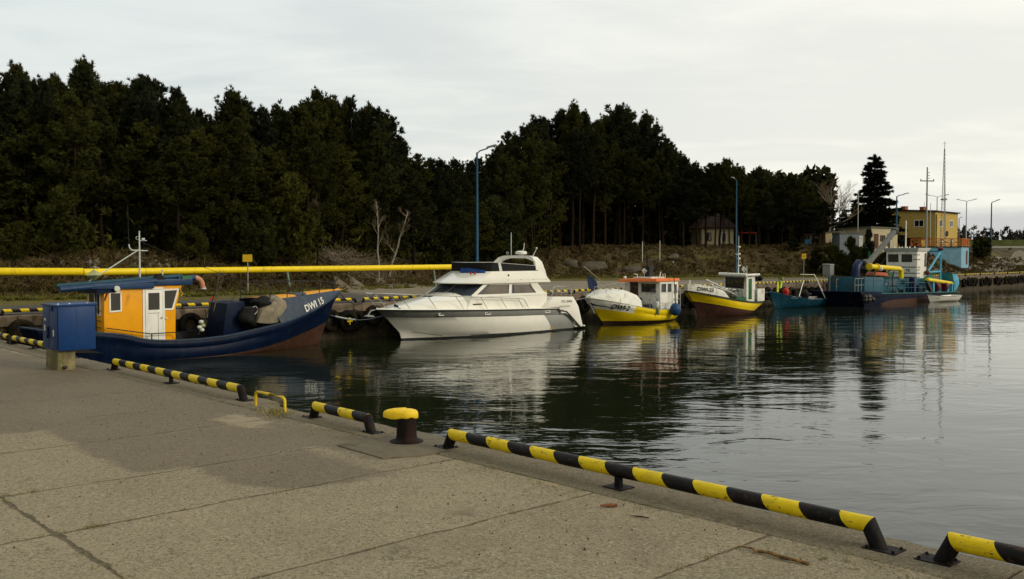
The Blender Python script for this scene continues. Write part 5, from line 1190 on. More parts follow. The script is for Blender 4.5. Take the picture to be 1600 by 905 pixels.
hull = make_hull('hull', bt, rows, ['antifoul_dark', 'boat_yellow', 'white_old', 'deck_dark', 'rub_black'], [0, 1, 1, 4, 2, 3], 72, deck=1, deckm=3, over=lambda x, z, m_: 2 if m_ in (1, 4) and x < T(26.1) and z > interp(sheer, 1 - (x + S0 - 23.86) / 6.44) - .335 else None)
text_on(bt, hull, 'DWI-2', .30, T(24.86), .775, -.13, 'text_black', bold=.009, stretch=1.05)
# rounded white foredeck / turtle back
rws = []
for i in range(13):
    a = i / 12; s_ = 23.98 + (26.55 - 23.98) * a; ab = 1 - (s_ - 23.86) / 6.44; w = max(.03, interp(gy, ab) - .01); z0 = interp(sheer, ab) + .012; zt = interp([(0, 1.36), (.2, 1.50), (.5, 1.66), (.8, 1.68), (1, 1.58)], a); x = T(s_)
    bk_ = .25 * (a ** 3)
    rws.append([(x - 0, -w, z0), (x + bk_ * .2, -w * .95, z0 + (zt - z0) * .35), (x - bk_ * .3, -w * .80, z0 + (zt - z0) * .72), (x - bk_, -w * .5, z0 + (zt - z0) * .94), (x - bk_, 0, zt), (x - bk_, w * .5, z0 + (zt - z0) * .94), (x - bk_ * .3, w * .80, z0 + (zt - z0) * .72), (x + bk_ * .2, w * .95, z0 + (zt - z0) * .35), (x, w, z0)])
mb = MB(); mb.loft(rws, 0); mb.add(rws[-1], [tuple(range(9))], 0); mb.add(rws[0], [tuple(range(9))], 0); mb.build('foredeck', 'white_old', bt, smooth=True)
# stem roller
mb = MB(); mb.tube([(T(23.9), 0, 1.28), (T(24.15), 0, .95), (T(24.45), 0, .55)], .045, 8); mb.build('stem_bar', 'galv', bt, smooth=True)
# wheelhouse
x0, x1, ya, yb = T(28.45), T(30.05), -.98, 1.18
mb = MB(); mb.prism([(x0 + .04, .55), (x1, .55), (x1, 2.0), (x0 - .02, 2.0)], ya, yb); wh = mb.build('wheelhouse', 'white_paint', bt, bevel=.012)
X_ = x0 - .012
window(wh, [(X_, .18, 1.40), (X_, -.80, 1.38), (X_ - .01, -.80, 1.92), (X_ - .01, .18, 1.93)], (-1, 0, 0), .045, 'white_old', mull=0)
mb = MB(); mb.box(X_ - .012, X_ + .02, .34, .84, .75, 1.93); mb.build('door', 'door_brown', wh); mb = MB(); mb.box(X_ - .018, X_ + .01, .42, .76, 1.45, 1.85); mb.build('door_window', 'glass', wh)
Yn = ya - .002
for a, b_ in ((28.50, 28.98), (29.06, 29.46)): window(wh, [(T(a), Yn, 1.42), (T(b_), Yn, 1.42), (T(b_), Yn, 1.90), (T(a), Yn, 1.90)], (0, -1, 0), .03, 'white_paint')
mb = MB(); mb.box(T(29.52), T(29.98), Yn - .02, Yn, .62, 1.95); mb.build('door', 'white_paint', wh, bevel=.006); window(wh, [(T(29.62), Yn - .02, 1.35), (T(29.9), Yn - .02, 1.35), (T(29.9), Yn - .02, 1.85), (T(29.62), Yn - .02, 1.85)], (0, -1, 0), .02, 'white_paint')
mb = MB(); mb.hexa([(T(28.0), ya - .08, 1.99), (T(30.12), ya - .08, 1.99), (T(30.12), yb + .08, 1.99), (T(28.0), yb + .12, 1.95)], [(T(28.06), ya - .05, 2.14), (T(30.08), ya - .05, 2.13), (T(30.08), yb + .05, 2.13), (T(28.06), yb + .1, 2.08)]); mb.build('roof', 'orange_roof', bt, bevel=.015)
mb = MB(); mb.box(T(28.5), T(29.7), -.4, .7, 2.13, 2.20); mb.build('roof_hatch', 'white_old', bt, bevel=.01)
reflector(bt, (T(28.55), .05, 2.50), .17, 'fender_white', .12)
mb = MB(); mb.ball((T(28.15), .95, 2.16), .085, 10); mb.build('roof_light', 'white_paint', bt, smooth=True)
mb = MB(); mb.tube([(T(28.3), .3, 2.15), (T(28.32), .3, 2.32), (T(28.1), .35, 2.36)], .022, 6); mb.tube([(T(29.1), -.45, 2.13), (T(29.15), -.5, 2.28), (T(29.2), -.5, 2.46)], .03, 6); mb.tube([(T(29.4), -.5, 2.13), (T(29.4), -.5, 2.35), (T(29.6), -.5, 2.35), (T(29.6), -.5, 2.15)], .022, 6); mb.build('roof_horns', 'white_old', bt, smooth=True)
mb = MB(); mb.box(T(29.0), T(29.35), .05, .45, 2.15, 2.75); mb.tube([(T(29.05), .2, 2.6), (T(29.05), .2, 3.2)], .05, 8); mb.tube([(T(28.9), .5, 2.95), (T(30.0), -.1, 3.05)], .022, 6); mb.tube([(T(29.6), .1, 2.15), (T(29.6), .1, 3.05)], .03, 8); mb.tube([(T(29.9), -.1, 3.05), (T(30.3), -.3, 2.5)], .010, 5); mb.build('mast_gantry', 'rub_black', bt)
mb = MB(); mb.tube([(T(28.95), .45, 2.95), (T(28.95), .45, 4.0)], .018, 6); mb.tube([(T(29.85), 0, 3.0), (T(29.85), 0, 4.05)], .018, 6); mb.build('aerial', 'fender_white', bt)
mb = MB(); mb.tube([(T(29.35), -1.28, .9), (T(29.25), -1.22, 2.9)], .022, 6); mb.build('marker_pole', 'rub_black', bt); mb = MB(); mb.ball((T(29.24), -1.22, 2.95), .035, 8); mb.build('pole_lamp', 'fender_white', bt)
# hull-side rails, forward rail
pts = [(T(s_), -(interp(gy, 1 - (s_ - 23.86) / 6.44) - .04), interp(sheer, 1 - (s_ - 23.86) / 6.44) + .01) for s_ in (26.6, 27.2, 27.9, 28.6, 29.3)]
rail_line(bt, pts, .30, .016, m_='galv', name='railing')
pts = [(T(29.5), -1.2, .62), (T(29.95), -1.17, .62), (T(30.25), -1.0, .62), (T(30.28), 0, .62), (T(30.25), 1.0, .62)]
rail_line(bt, pts, .92, .018, m_='galv', name='stern_railing', mid=True)
pts = [(T(24.15), -.22, 1.42), (T(24.7), -.5, 1.5), (T(25.4), -.7, 1.6), (T(26.1), -.75, 1.6)]
rail_line(bt, pts, .38, .014, m_='galv', name='bow_railing', mid=False); rail_line(bt, [(p[0], -p[1], p[2]) for p in pts], .40, .014, m_='galv', name='bow_railing')
mb = MB(); mb.box(T(27.0), T(28.2), -.7, .8, .45, .85); mb.build('net_pound', 'deck_dark', bt); mb = MB(); mb.ball((T(27.9), -.2, 1.0), .16, 10, sc=(1, .8, 1)); mb.tube([(T(27.75), -.1, .8), (T(27.8), -.1, 1.15), (T(28.1), -.1, 1.15)], .03, 6); mb.build('net_hauler', 'rub_black', bt, smooth=True)
mb = MB(); mb.box(T(26.7), T(27.1), .1, .9, .5, 1.3); mb.build('companionway', 'wood_brown', bt)
# flag and boat hook at the bow
fl = empty('flag_pole', Q(S0, N0, 0), QA, 'leaning pole with a folded dark blue flag at the bow of the DWI-2 boat', 'flag pole'); mb = MB(); mb.tube([(T(25.35), -.35, 1.62), (T(23.75), .10, 2.78)], .022, 6); mb.build('pole', 'wood_pole', fl)
mb = MB(); rws = []
for i in range(6):
    f_ = i / 5; rws.append([(T(24.15) + f_ * .62, .12 + .05 * math.sin(f_ * 9 + k), 2.40 - f_ * .34 - (k / 4) * (.72 - .30 * f_)) for k in range(5)])
mb.loft(rws, 0); mb.loft([[(p[0], p[1] + .02, p[2]) for p in r] for r in rws], 0); mb.build('flag', 'flag_blue', fl, smooth=True)
# fenders
def hang_fender(s_, z, r, sc, m_, label, name='fender', n=None):
    y = -(interp(gy, 1 - (s_ - 23.86) / 6.44) + r * sc[1] * .9)
    f_ = empty(name, Q(S0, N0, 0), QA, label, 'fender'); mb = MB(); mb.ball((T(s_), y, z), r, 16, sc=sc); mb.build('body', m_, f_, smooth=True); mb = MB(); mb.tube([(T(s_), y, z + r * sc[2]), (T(s_), y + .10, z + r * sc[2] + .22)], .012, 5); mb.lathe([(.03, -.04), (.04, 0), (.03, .05)], (T(s_), y, z + r * sc[2]), 8); mb.build('rope', 'rub_black', f_); return f_
hang_fender(29.05, .60, .31, (1, .9, 1.05), 'buoy_blue', 'big round blue buoy hanging on the side of the yellow DWI-2 boat', 'buoy')
hang_fender(27.62, .88, .105, (1, 1, 1.9), 'fender_white', 'upper white sausage fender on the side of the DWI-2 boat')
hang_fender(27.72, .56, .085, (1, 1, 2.4), 'green_fender' if 'green_fender' in MATS else mat('green_fender', (.18, .24, .16), .6, .2, 8).name, 'lower greenish fender hanging under the white one on the DWI-2 boat')

# ---------------------------------------------------------------- yellow boat DWI-23 (bow to the left)
S0, N0 = 35.5, 4.2; T = lambda s: s - S0
bt = boat_root('fishing_boat', S0, N0, 'yellow fishing boat with a small white wheelhouse and green door, marked DWI-23', 'fishing boat')
sheer = [(0, .70), (.2, .72), (.4, .82), (.6, .98), (.8, 1.20), (1, 1.46)]
gy = [(0, .70), (.08, .98), (.3, 1.18), (.6, 1.14), (.78, .92), (.9, .58), (.97, .24), (1, .03)]
def mk(L0, L1): return None
rows = [dict(x0=T(37.9), x1=T(33.3), z=[(0, -.5), (1, -.5)], y=[(0, 0), (1, 0)]),
        dict(x0=T(37.75), x1=T(32.88), z=[(0, .0), (1, .0)], y=[(0, .25), (.2, .85), (.5, 1.0), (.8, .5), (1, .02)]),
        dict(x0=T(38.15), x1=T(32.2), z=[(0, .22), (.2, .22), (.5, .40), (.8, .68), (1, .88)], y=[(0, .42), (.2, .98), (.5, 1.12), (.8, .72), (.93, .3), (1, .02)]),
        dict(x0=T(38.5), x1=T(31.72), z=[(a, z - .10) for a, z in sheer], y=[(a, y * .985) for a, y in gy]),
        dict(x0=T(38.52), x1=T(31.66), z=[(a, z - .09) for a, z in sheer], y=[(a, y + .03) for a, y in gy]),
        dict(x0=T(38.52), x1=T(31.66), z=[(a, z - .01) for a, z in sheer], y=[(a, y + .03) for a, y in gy]),
        dict(x0=T(38.45), x1=T(31.75), z=[(a, z) for a, z in sheer], y=[(a, max(.003, y - .06)) for a, y in gy]),
        dict(x0=T(38.4), x1=T(31.9), z=[(0, .55), (.5, .65), (1, 1.2)], y=[(a, max(.002, y - .08)) for a, y in gy])]
hull = make_hull('hull', bt, rows, ['antifoul_dark', 'boat_yellow', 'rub_black', 'green_paint', 'deck_dark'], [0, 0, 1, 2, 2, 3, 3], 36, deck=1, deckm=4)
# white bow bulwark
def bz(s_): return interp(sheer, 1 - (s_ - 31.66) / 6.86)
def by(s_): return interp(gy, 1 - (s_ - 31.66) / 6.86)
bwm = MB()
for sg in (-1, 1):
    top = lambda s_: interp([(31.66, .34), (32.5, .36), (33.2, .36), (33.7, .30), (34.1, .02)], s_); rws = []
    for i in range(15): s_ = 31.69 + (34.1 - 31.69) * i / 14; rws.append([(T(s_), sg * (by(s_) - .01), bz(s_) - .01), (T(s_), sg * (by(s_) * 1.0 + .01), bz(s_) + top(s_) * .5), (T(s_), sg * (by(s_) * .98), bz(s_) + top(s_)), (T(s_), sg * max(.002, by(s_) * .98 - .05), bz(s_) + top(s_)), (T(s_), sg * max(.002, by(s_) - .07), bz(s_) - .02)])
    bwm.loft(rws, 0)
bw = bwm.build('bow_bulwark', 'white_old', bt, smooth=True)
text_on(bt, bw, 'DWI-23', .28, T(32.02), 1.455, -.115, 'text_black', bold=.006, stretch=.96, proud=.035)
mb = MB(); mb.tube([(T(31.95), 0, 1.55), (T(31.95), 0, 2.0)], .04, 8); mb.tube([(T(31.85), -.3, 1.78), (T(33.2), -.75, 1.62)], .018, 6); mb.build('bow_post', 'white_old', bt, smooth=True)
# wheelhouse
x0, x1, ya, yb = T(36.45), T(37.35), -.82, .66
mb = MB(); mb.prism([(x0, .7), (x1, .7), (x1, 2.14), (x0 - .02, 2.14)], ya, yb); wh = mb.build('wheelhouse', 'white_old', bt, bevel=.03)
X_ = x0 - .012; fr = [(X_, .50, 1.50), (X_, -.66, 1.44), (X_ - .006, -.66, 2.05), (X_ - .006, .50, 2.08)]
window(wh, fr, (-1, 0, 0), .05, 'rub_black', mull=0)
mb = MB(); mb.box(x0 - .016, x0 - .010, -.25, .08, 1.56, 1.92); mb.build('curtain', 'curtain', wh)
Yn = ya - .002
mb = MB(); mb.box(T(36.66), T(37.0), Yn - .02, Yn, .85, 2.0); mb.build('door', 'green_paint', wh, bevel=.006)
mb = MB(); mb.prism([(T(36.35), 2.13), (T(37.6), 2.13), (T(37.6), 2.24), (T(36.35), 2.24)], ya - .1, yb + .15); mb.tube([(T(36.25), ya - .12, 2.20), (T(36.25), yb + .15, 2.24)], .11, 10); mb.tube([(T(36.3), ya - .10, 2.20), (T(37.7), ya - .08, 2.22)], .07, 8); mb.build('roof', 'white_old', bt, bevel=.01)
mb = MB(); mb.box(T(37.4), T(37.5), ya + .05, ya + .12, .75, 2.15); mb.box(T(37.4), T(38.2), ya - .16, ya - .12, .72, 1.42); mb.box(T(38.16), T(38.2), ya - .14, yb, .72, 1.42); mb.build('aft_bulwark', 'white_old', bt, bevel=.01)
mb = MB(); mb.box(T(37.5), T(37.9), ya - .05, ya + .3, 1.85, 2.15); mb.ball((T(37.8), ya - .1, 2.0), .16, 8); mb.build('hanging_net', 'canvas_black', bt)
reflector(bt, (T(37.05), -.3, 2.52), .18, 'fender_white', .1)
mb = MB(); mb.tube([(T(36.7), -.15, 2.24), (T(36.72), -.15, 4.4)], .034, 8, r1=.014)
for z in (2.7, 3.1, 3.35, 3.75): mb.box(T(36.68), T(36.86), -.2, -.1, z, z + .07)
mb.tube([(T(36.7), -.15, 3.3), (T(36.35), -.15, 3.4)], .012, 5); mb.tube([(T(36.72), -.15, 3.2), (T(37.5), -.15, 2.3)], .008, 5); mb.build('mast', 'white_old', bt, smooth=True)
mb = MB(); mb.tube([(T(36.95), -.55, 2.24), (T(36.93), -.55, 2.72)], .018, 6); mb.build('horn', 'fender_white', bt)
# deck gear, flags poles
rr = random.Random(6)
for i, (xa, za, xb_, zb_) in enumerate(((32.6, 2.02, 34.6, 1.45), (33.0, 1.98, 35.2, 1.25), (33.5, 1.75, 35.7, 1.15), (33.4, 1.60, 36.0, 1.4))):
    mb = MB(); mb.tube([(T(xa), -.6 + .15 * i, za), (T(xb_), -.72 + .1 * i, zb_)], .028, 6); tag(mb.build('boat_pole', 'white_old', loc=Q(S0, N0, 0), rot=QA), 'pale poles stacked slanting on the foredeck of the DWI-23 boat', 'pole', 'pale poles on the DWI-23 foredeck')
mb = MB()
for i in range(60): x = T(rr.uniform(33.6, 36.1)); y = rr.uniform(-.95, .7); z = .95 + rr.uniform(0, .45); mb.tube([(x, y, z), (x + rr.uniform(-.3, .3), y + rr.uniform(-.3, .3), z + rr.uniform(-.2, .25))], .02, 4)
for i in range(10): mb.ball((T(rr.uniform(34, 36)), rr.uniform(-.8, .6), rr.uniform(.85, 1.15)), rr.uniform(.1, .22), 8)
mb.build('net_pile', mat('net_dark', (.035, .038, .028), .8, .4, 12), bt)
mb = MB(); mb.box(T(35.3), T(36.4), -.85, .7, .6, .98); mb.build('deck_box', 'green_paint', bt)
for i in range(5): mb = MB(); y = .4 - i * .24; mb.hexa([(T(36.40), y, .95), (T(36.42), y - .03, .95), (T(36.42), y - .03 + .02, 1.35), (T(36.40), y + .02, 1.35)], [(T(36.44), y, .95), (T(36.44), y - .03, .95), (T(36.44), y - .01, 1.35), (T(36.44), y + .02, 1.35)]); mb.build('batten', 'galv', bt)

# ---------------------------------------------------------------- open teal boat
S0, N0 = 46.0, 3.2; T = lambda s: s - S0
bt = boat_root('open_boat', S0, N0, 'small open teal fishing boat with bare pale poles, between the yellow boat and the dredger', 'open boat')
sheer = [(0, .58), (.15, .52), (.35, .46), (.55, .56), (.8, .82), (1, 1.10)]
gy = [(0, .55), (.15, .80), (.4, .95), (.65, .85), (.85, .50), (.96, .2), (1, .03)]
rows = [dict(x0=T(49.3), x1=T(43.6), z=[(0, -.3), (1, -.3)], y=[(0, 0), (1, 0)]),
        dict(x0=T(49.75), x1=T(43.1), z=[(0, .04), (1, .04)], y=[(0, .40), (.3, .68), (.6, .62), (.85, .25), (1, .02)]),
        dict(x0=T(49.95), x1=T(42.36), z=[(a, z) for a, z in sheer], y=gy),
        dict(x0=T(49.88), x1=T(42.45), z=[(a, z + .01) for a, z in sheer], y=[(a, max(.002, y - .05)) for a, y in gy]),
        dict(x0=T(49.6), x1=T(43.1), z=[(0, .12), (1, .3)], y=[(a, max(.002, (y - .05) * .8)) for a, y in gy])]
hull = make_hull('hull', bt, rows, ['teal_dark', 'teal_hull', 'deck_dark'], [0, 1, 1, 2], 30, deck=1, deckm=2)
text_on(bt, hull, 'DZI 8', .22, T(44.1), .63, -.10, 'text_blue', bold=.001)
mb = MB(); mb.tube([(T(45.0), -.7, .72), (T(46.6), -.2, 1.66)], .026, 6); mb.build('pole', 'white_old', bt); mb = MB(); mb.tube([(T(48.6), -.75, .5), (T(48.15), -.2, 2.05)], .028, 6); mb.tube([(T(49.4), -.4, .58), (T(48.1), -.2, 2.05)], .024, 6); mb.tube([(T(48.15), -.2, 2.05), (T(46.9), .2, 2.08)], .022, 6); mb.build('pole_frame', 'white_old', bt)
mb = MB(); mb.box(T(46.6), T(46.75), -.7, .7, .35, .50); mb.box(T(48.0), T(48.3), -.7, .7, .35, .5); mb.build('thwart', 'cab_grey', bt)
mb = MB(); mb.box(T(47.0), T(48.4), -.3, .4, .3, .62); mb.build('fish_boxes', 'cab_grey', bt, bevel=.02)
blob('black_net_heap', BQ(S0, N0, T(46.3), -.45, .75), (.30, .25, .38), 1, 'canvas_black', 'small black heap of net over the side of the teal open boat', 'net', 5)
mb = MB(); fk = blob('red_net_bag', BQ(S0, N0, T(44.1), -.25, .98), (.26, .2, .36), 1, 'red_paint', 'red net bag standing in the bow of the teal open boat', 'net bag', 5)
fg = empty('marker_flags', Q(S0, N0, 0), QA, 'yellow-green marker flags bundled at the bow of the teal open boat', 'marker flags')
for i, (x, z, a) in enumerate(((43.1, 1.35, .05), (43.5, 1.60, .5), (43.75, 1.6, -.3))):
    mb = MB(); mb.hexa([(T(x), -.2, z - .32), (T(x) + .16, -.2, z - .30), (T(x) + .16 + a * .4, -.2, z + .32), (T(x) + a * .4, -.2, z + .30)], [(T(x), -.15, z - .32), (T(x) + .16, -.15, z - .30), (T(x) + .16 + a * .4, -.15, z + .32), (T(x) + a * .4, -.15, z + .3)]); mb.build('flag', ['hivis', 'hivis', 'green_teal'][i], fg)
mb = MB()
for i in range(4): mb.tube([(T(43.9 + .1 * i), -.2, .8), (T(43.3 + .15 * i), -.1, 2.0)], .014, 5)
mb.build('pole', 'rub_black', fg)

# ---------------------------------------------------------------- blue pontoon behind
bt = boat_root('work_pontoon', 52.0, 3.2, 'low dark blue work pontoon with rusty gear and grey railings, left of the dredger', 'pontoon')
mb = MB(); mb.prism([(-3.0, .72), (-2.5, -.4), (1.2, -.4), (1.2, .68), (-2.6, .70)], -1.1, 1.1); mb.build('hull', 'dredge_hull', bt, bevel=.03)
mb = MB(); mb.box(-2.8, 1.1, -1.0, 1.0, .70, .74); mb.build('deck', 'navy_light', bt)
rr = random.Random(11)
for i in range(7):
    x = -1.6 + i * .42; mb = MB(); mb.box(x, x + .22, -.3 + rr.uniform(-.3, .3), .3, .72, 1.5 + rr.uniform(-.3, .25)); mb.build('machinery', mat(['rusty', 'rusty_dark', 'rusty'][i % 3], [(.20, .075, .03), (.07, .025, .02), (.20, .075, .03)][i % 3], .8, .3, 6), bt, bevel=.02)
rail_line(bt, [(x, -1.0, .74) for x in (-2.3, -1.5, -.7, .1, .9)], 1.0, .02, m_='galv', mid=True)
mb = MB(); mb.tube([(-2.5, -.6, .8), (-2.5, -.6, 1.9), (-1.9, -.6, 2.0), (-1.8, -.6, 1.5)], .07, 8); mb.tube([(-2.2, -.2, .8), (-1.9, 0, 1.4), (-1.2, 0, 1.2)], .06, 8); mb.build('hose', 'pipe_grey', bt, smooth=True)

# ---------------------------------------------------------------- suction dredger
S0, N0 = 58.0, 4.55; T = lambda s: s - S0
bt = boat_root('suction_dredger', S0, N0, 'blue suction dredger with white bridge cabin, yellow pipe and raised grey boom', 'dredger')
yn, yf = -1.75, 1.6
mb = MB(); mb.prism([(T(48.6), .86), (T(49.2), .1), (T(49.5), -.5), (T(66.0), -.5), (T(66.9), .42), (T(67.2), .48), (T(60.0), .62)], yn, yf); hl = mb.build('hull', 'dredge_hull', bt, bevel=.03)
mb = MB(); mb.prism([(T(51.8), .10), (T(53.2), -.3), (T(66.1), -.3), (T(66.45), .12), (T(60), .30), (T(53.6), .30)], yn - .012, yn + .05); mb.build('antifouling', 'antifoul', bt)
mb = MB(); mb.prism([(T(48.5), .98), (T(51.9), .90), (T(51.9), .55), (T(48.7), .70)], yn - .06, yf); mb.build('bow_bulwark', 'dredge_hull', bt, bevel=.02)
mb = MB(); mb.prism([(T(51.9), .80), (T(67.15), .52), (T(67.15), .46), (T(51.9), .74)], yn - .05, yf + .02); mb.build('deck', 'green_teal', bt)
# forward block and long low house
mb = MB(); mb.prism([(T(50.2), .85), (T(53.3), .80), (T(53.3), 1.83), (T(50.2), 1.90)], -1.35, 1.2); mb.build('forward_house', 'dredge_blue', bt, bevel=.02)
mb = MB(); mb.box(T(51.6), T(51.63), -1.362, -1.34, .85, 1.83); mb.box(T(50.2), T(53.3), -1.36, -1.34, 1.62, 1.64); mb.build('seam', 'teal_dark', bt)
mb = MB(); mb.prism([(T(53.3), .75), (T(62.0), .60), (T(62.0), 1.66), (T(53.3), 1.76)], -1.0, 1.2); dh = mb.build('deck_house', 'dredge_blue', bt, bevel=.02)
for a in (54.3, 55.8, 57.2): window(dh, [(T(a), -1.002, 1.22), (T(a) + .75, -1.002, 1.22), (T(a) + .75, -1.002, 1.58), (T(a), -1.002, 1.58)], (0, -1, 0), .05, 'dredge_blue')
mb = MB()
for a in (53.9, 56.9, 59.3, 60.6): mb.box(T(a), T(a) + .04, -1.012, -.99, .75, 1.66)
mb.box(T(53.5), T(59), -1.012, -.99, 1.70, 1.73); mb.build('door_seam', 'dredge_hull', bt)
# bridge cabin
cx0, cx1 = T(60.3), T(62.1); ya, yb = -1.0, 1.25
mb = MB(); mb.hexa([(cx0, ya, 1.62), (cx1, ya, 1.62), (cx1, yb, 1.62), (cx0, yb, 1.62)], [(cx0 - .10, ya - .04, 3.62), (cx1 + .05, ya - .04, 3.62), (cx1 + .05, yb, 3.62), (cx0 - .10, yb, 3.62)]); cb = mb.build('bridge_cabin', 'white_paint', bt, bevel=.03)
mb = MB(); mb.hexa([(cx0 - .12, ya - .08, 3.60), (cx1 + .12, ya - .08, 3.60), (cx1 + .12, yb + .08, 3.60), (cx0 - .12, yb + .08, 3.60)], [(cx0 - .42, ya - .25, 3.88), (cx1 + .3, ya - .25, 3.88), (cx1 + .3, yb + .25, 3.88), (cx0 - .42, yb + .25, 3.88)]); mb.build('roof', 'white_paint', bt, bevel=.02)
def fx(z): return cx0 - .10 * (z - 1.62) / 2.0 - .012
for a, b_ in ((1.10, .34), (.10, -.66)):
    window(cb, [(fx(2.85), a, 2.85), (fx(2.85), b_, 2.85), (fx(3.42), b_, 3.42), (fx(3.42), a, 3.42)], (-1, 0, .05), .035, 'rub_black')
def louv(*a):
    mb = MB(); mb.box(*a); mb.build('louvre_stripe', 'rub_black', bt)
for z in (2.45, 2.0, 1.70): louv(fx(z) - .012, fx(z) + .03, -.92, 1.22, z, z + .05)
for z in (3.35, 3.0): louv(fx(z) - .012, fx(z) + .03, -.98, -.74, z, z + .05); louv(cx0 - .05, cx0 + .45, ya - .052, ya, z, z + .05)
for z in (2.45, 2.0, 1.70): louv(cx0 + 0, cx0 + .5, ya - .045, ya, z, z + .04)
pass
window(cb, [(cx1 - .42, ya - .035, 2.5), (cx1 - .12, ya - .035, 2.5), (cx1 - .12, ya - .045, 3.5), (cx1 - .42, ya - .045, 3.5)], (0, -1, 0), .03, 'rub_black')
text_flat(bt, 'TK', .26, (fx(2.2) - .03, -.20, 2.14), (0, -1, 0), (0, 0, 1), 'text_black', bold=.006); text_flat(bt, '0074', .17, (cx0 + .02, ya - .05, 2.2), (1, 0, 0), (0, 0, 1), 'text_black', bold=.003)
mb = MB(); mb.tube([(cx0, .95, 3.88), (cx0, .95, 5.2)], .05, 8); mb.tube([(cx0, -.15, 3.88), (cx0, -.15, 5.9)], .05, 8); mb.tube([(cx0 - .1, .95, 5.2), (cx0 + .2, 1.1, 5.25)], .03, 6); mb.build('roof_mast', 'white_paint', bt)
mb = MB()
for i in range(8): mb.ball((cx0 - .2 + .2 * (i % 2), yb - .1 - i * .28, 3.93), .06, 8)
mb.build('roof_lamps', 'white_old', bt)
# blue goose-neck, yellow discharge pipe, grey boom
mb = MB(); yp = -.6; mb.tube([(T(50.55), yp, .8), (T(50.55), yp, 2.3), (T(50.65), yp, 2.6), (T(51.0), yp, 2.80), (T(52.0), yp, 2.75)], .27, 14); mb.build('goose_neck', 'pipe_blue', bt, smooth=True)
mb = MB(); mb.tube([(T(51.7), yp, 2.70), (T(52.2), yp, 2.72)], .30, 12); mb.ball((T(52.1), yp, 2.72), .36, 12); mb.build('swivel_joint', 'pipe_grey', bt, smooth=True)
mb = MB(); mb.tube([(T(52.2), yp, 2.62), (T(57.4), yp + .1, 5.12)], .20, 12); mb.lathe([(.26, -.06), (.26, .06)], (0, 0, 0), 12) if False else None; mb.build('boom', 'pipe_grey', bt, smooth=True)
mb = MB()
for t in (.07, .97): c = Vector((T(52.2), yp, 2.62)).lerp(Vector((T(57.4), yp + .1, 5.12)), t); d = Vector((5.2, .1, 2.5)).normalized(); mb.tube([c - d * .07, c + d * .07], .27, 12)
mb.build('flange', 'pipe_grey', bt)
mb = MB(); y2 = -1.15; mb.tube([(T(51.3), y2, 2.58), (T(55.4), y2, 2.43), (T(56.6), y2, 2.38), (T(56.85), y2, 2.24), (T(56.9), y2, 1.72)], .165, 12); mb.build('discharge_pipe', 'pipe_yellow', bt, smooth=True)
mb = MB()
for x in (51.4, 52.6): mb.tube([(T(x) - .06, y2, 2.55 - .035 * (x - 52)), (T(x) + .06, y2, 2.55 - .035 * (x - 52))], .24, 12)
mb.build('flange', 'cap_yellow', bt)
mb = MB(); mb.ball((T(52.9), y2 - .12, 2.42), .18, 10); mb.build('valve', 'fender_white', bt, smooth=True)
for p_, r_ in (([(T(52.3), y2, .9), (T(52.3), y2, 2.4)], .04), ([(T(54.6), y2, 1.7), (T(54.6), y2, 2.35)], .05), ([(T(54.6), .2, 1.7), (T(54.6), .2, 3.6)], .09), ([(T(55.2), y2, 2.3), (T(54.0), -.2, 1.7)], .03)): mb = MB(); mb.tube(p_, r_, 6); mb.build('pipe_support', 'green_paint', bt)
mb = MB(); mb.prism([(T(52.2), 1.98), (T(54.6), 1.86), (T(54.4), 2.12), (T(52.6), 2.22)], -1.2, -.5); mb.build('life_raft', mat('raft_red', (.40, .09, .04), .6, .2, 6), bt, bevel=.05)
mb = MB(); mb.prism([(T(54.8), 1.78), (T(56.4), 1.74), (T(56.2), 2.1), (T(55.0), 2.12)], -.9, .2); mb.build('winch', 'green_teal', bt, bevel=.05)
mb = MB(); mb.tube([(T(55.6), y2, 2.2), (T(55.2), -1.2, 1.7), (T(54.6), -1.5, .8)], .05, 6); mb.tube([(T(55.8), -1.5, .8), (T(55.3), -1.45, 1.2), (T(55.0), -1.1, 1.2)], .04, 6); mb.build('hose', 'rub_black', bt, smooth=True)
# deck gear
for x, w, h, m_ in ((55.0, .5, .22, 'rub_black'), (56.3, .3, .3, 'rub_black'), (58.3, .45, 1.15, 'pipe_blue'), (59.3, .7, .55, 'navy')):
    mb = MB(); mb.box(T(x), T(x) + w, -1.55, -1.15, .62, .62 + h); mb.build('deck_machinery', m_, bt, bevel=.06)
mb = MB(); mb.tube([(T(53.5) + i * 1.5, -1.62, .78 - i * .03) for i in (0, 0.001)] + [(T(53.5), -1.62, 1.45)], .0, 3) if False else None
rail_line(bt, [(T(53.2 + i * 1.4), -1.68, .78 - i * .03) for i in range(6)], .72, .02, m_='dredge_blue', mid=True)
mb = MB(); mb.prism([(T(49.6), 1.9), (T(50.1), 1.2), (T(50.15), .95), (T(49.2), .95)], -1.2, .8) if False else None
rail_line(bt, [(T(48.8 + i * .5), -1.3, .96) for i in range(4)], .85, .022, m_='galv', mid=True)
mb = MB()
for i in range(7): mb.ball((T(48.9) + .35 * (i % 4), yn - .18 - .06 * (i % 2), .45 + .18 * (i // 4)), .19, 8)
mb.build('bow_fenders', 'rub_black', bt, smooth=True)
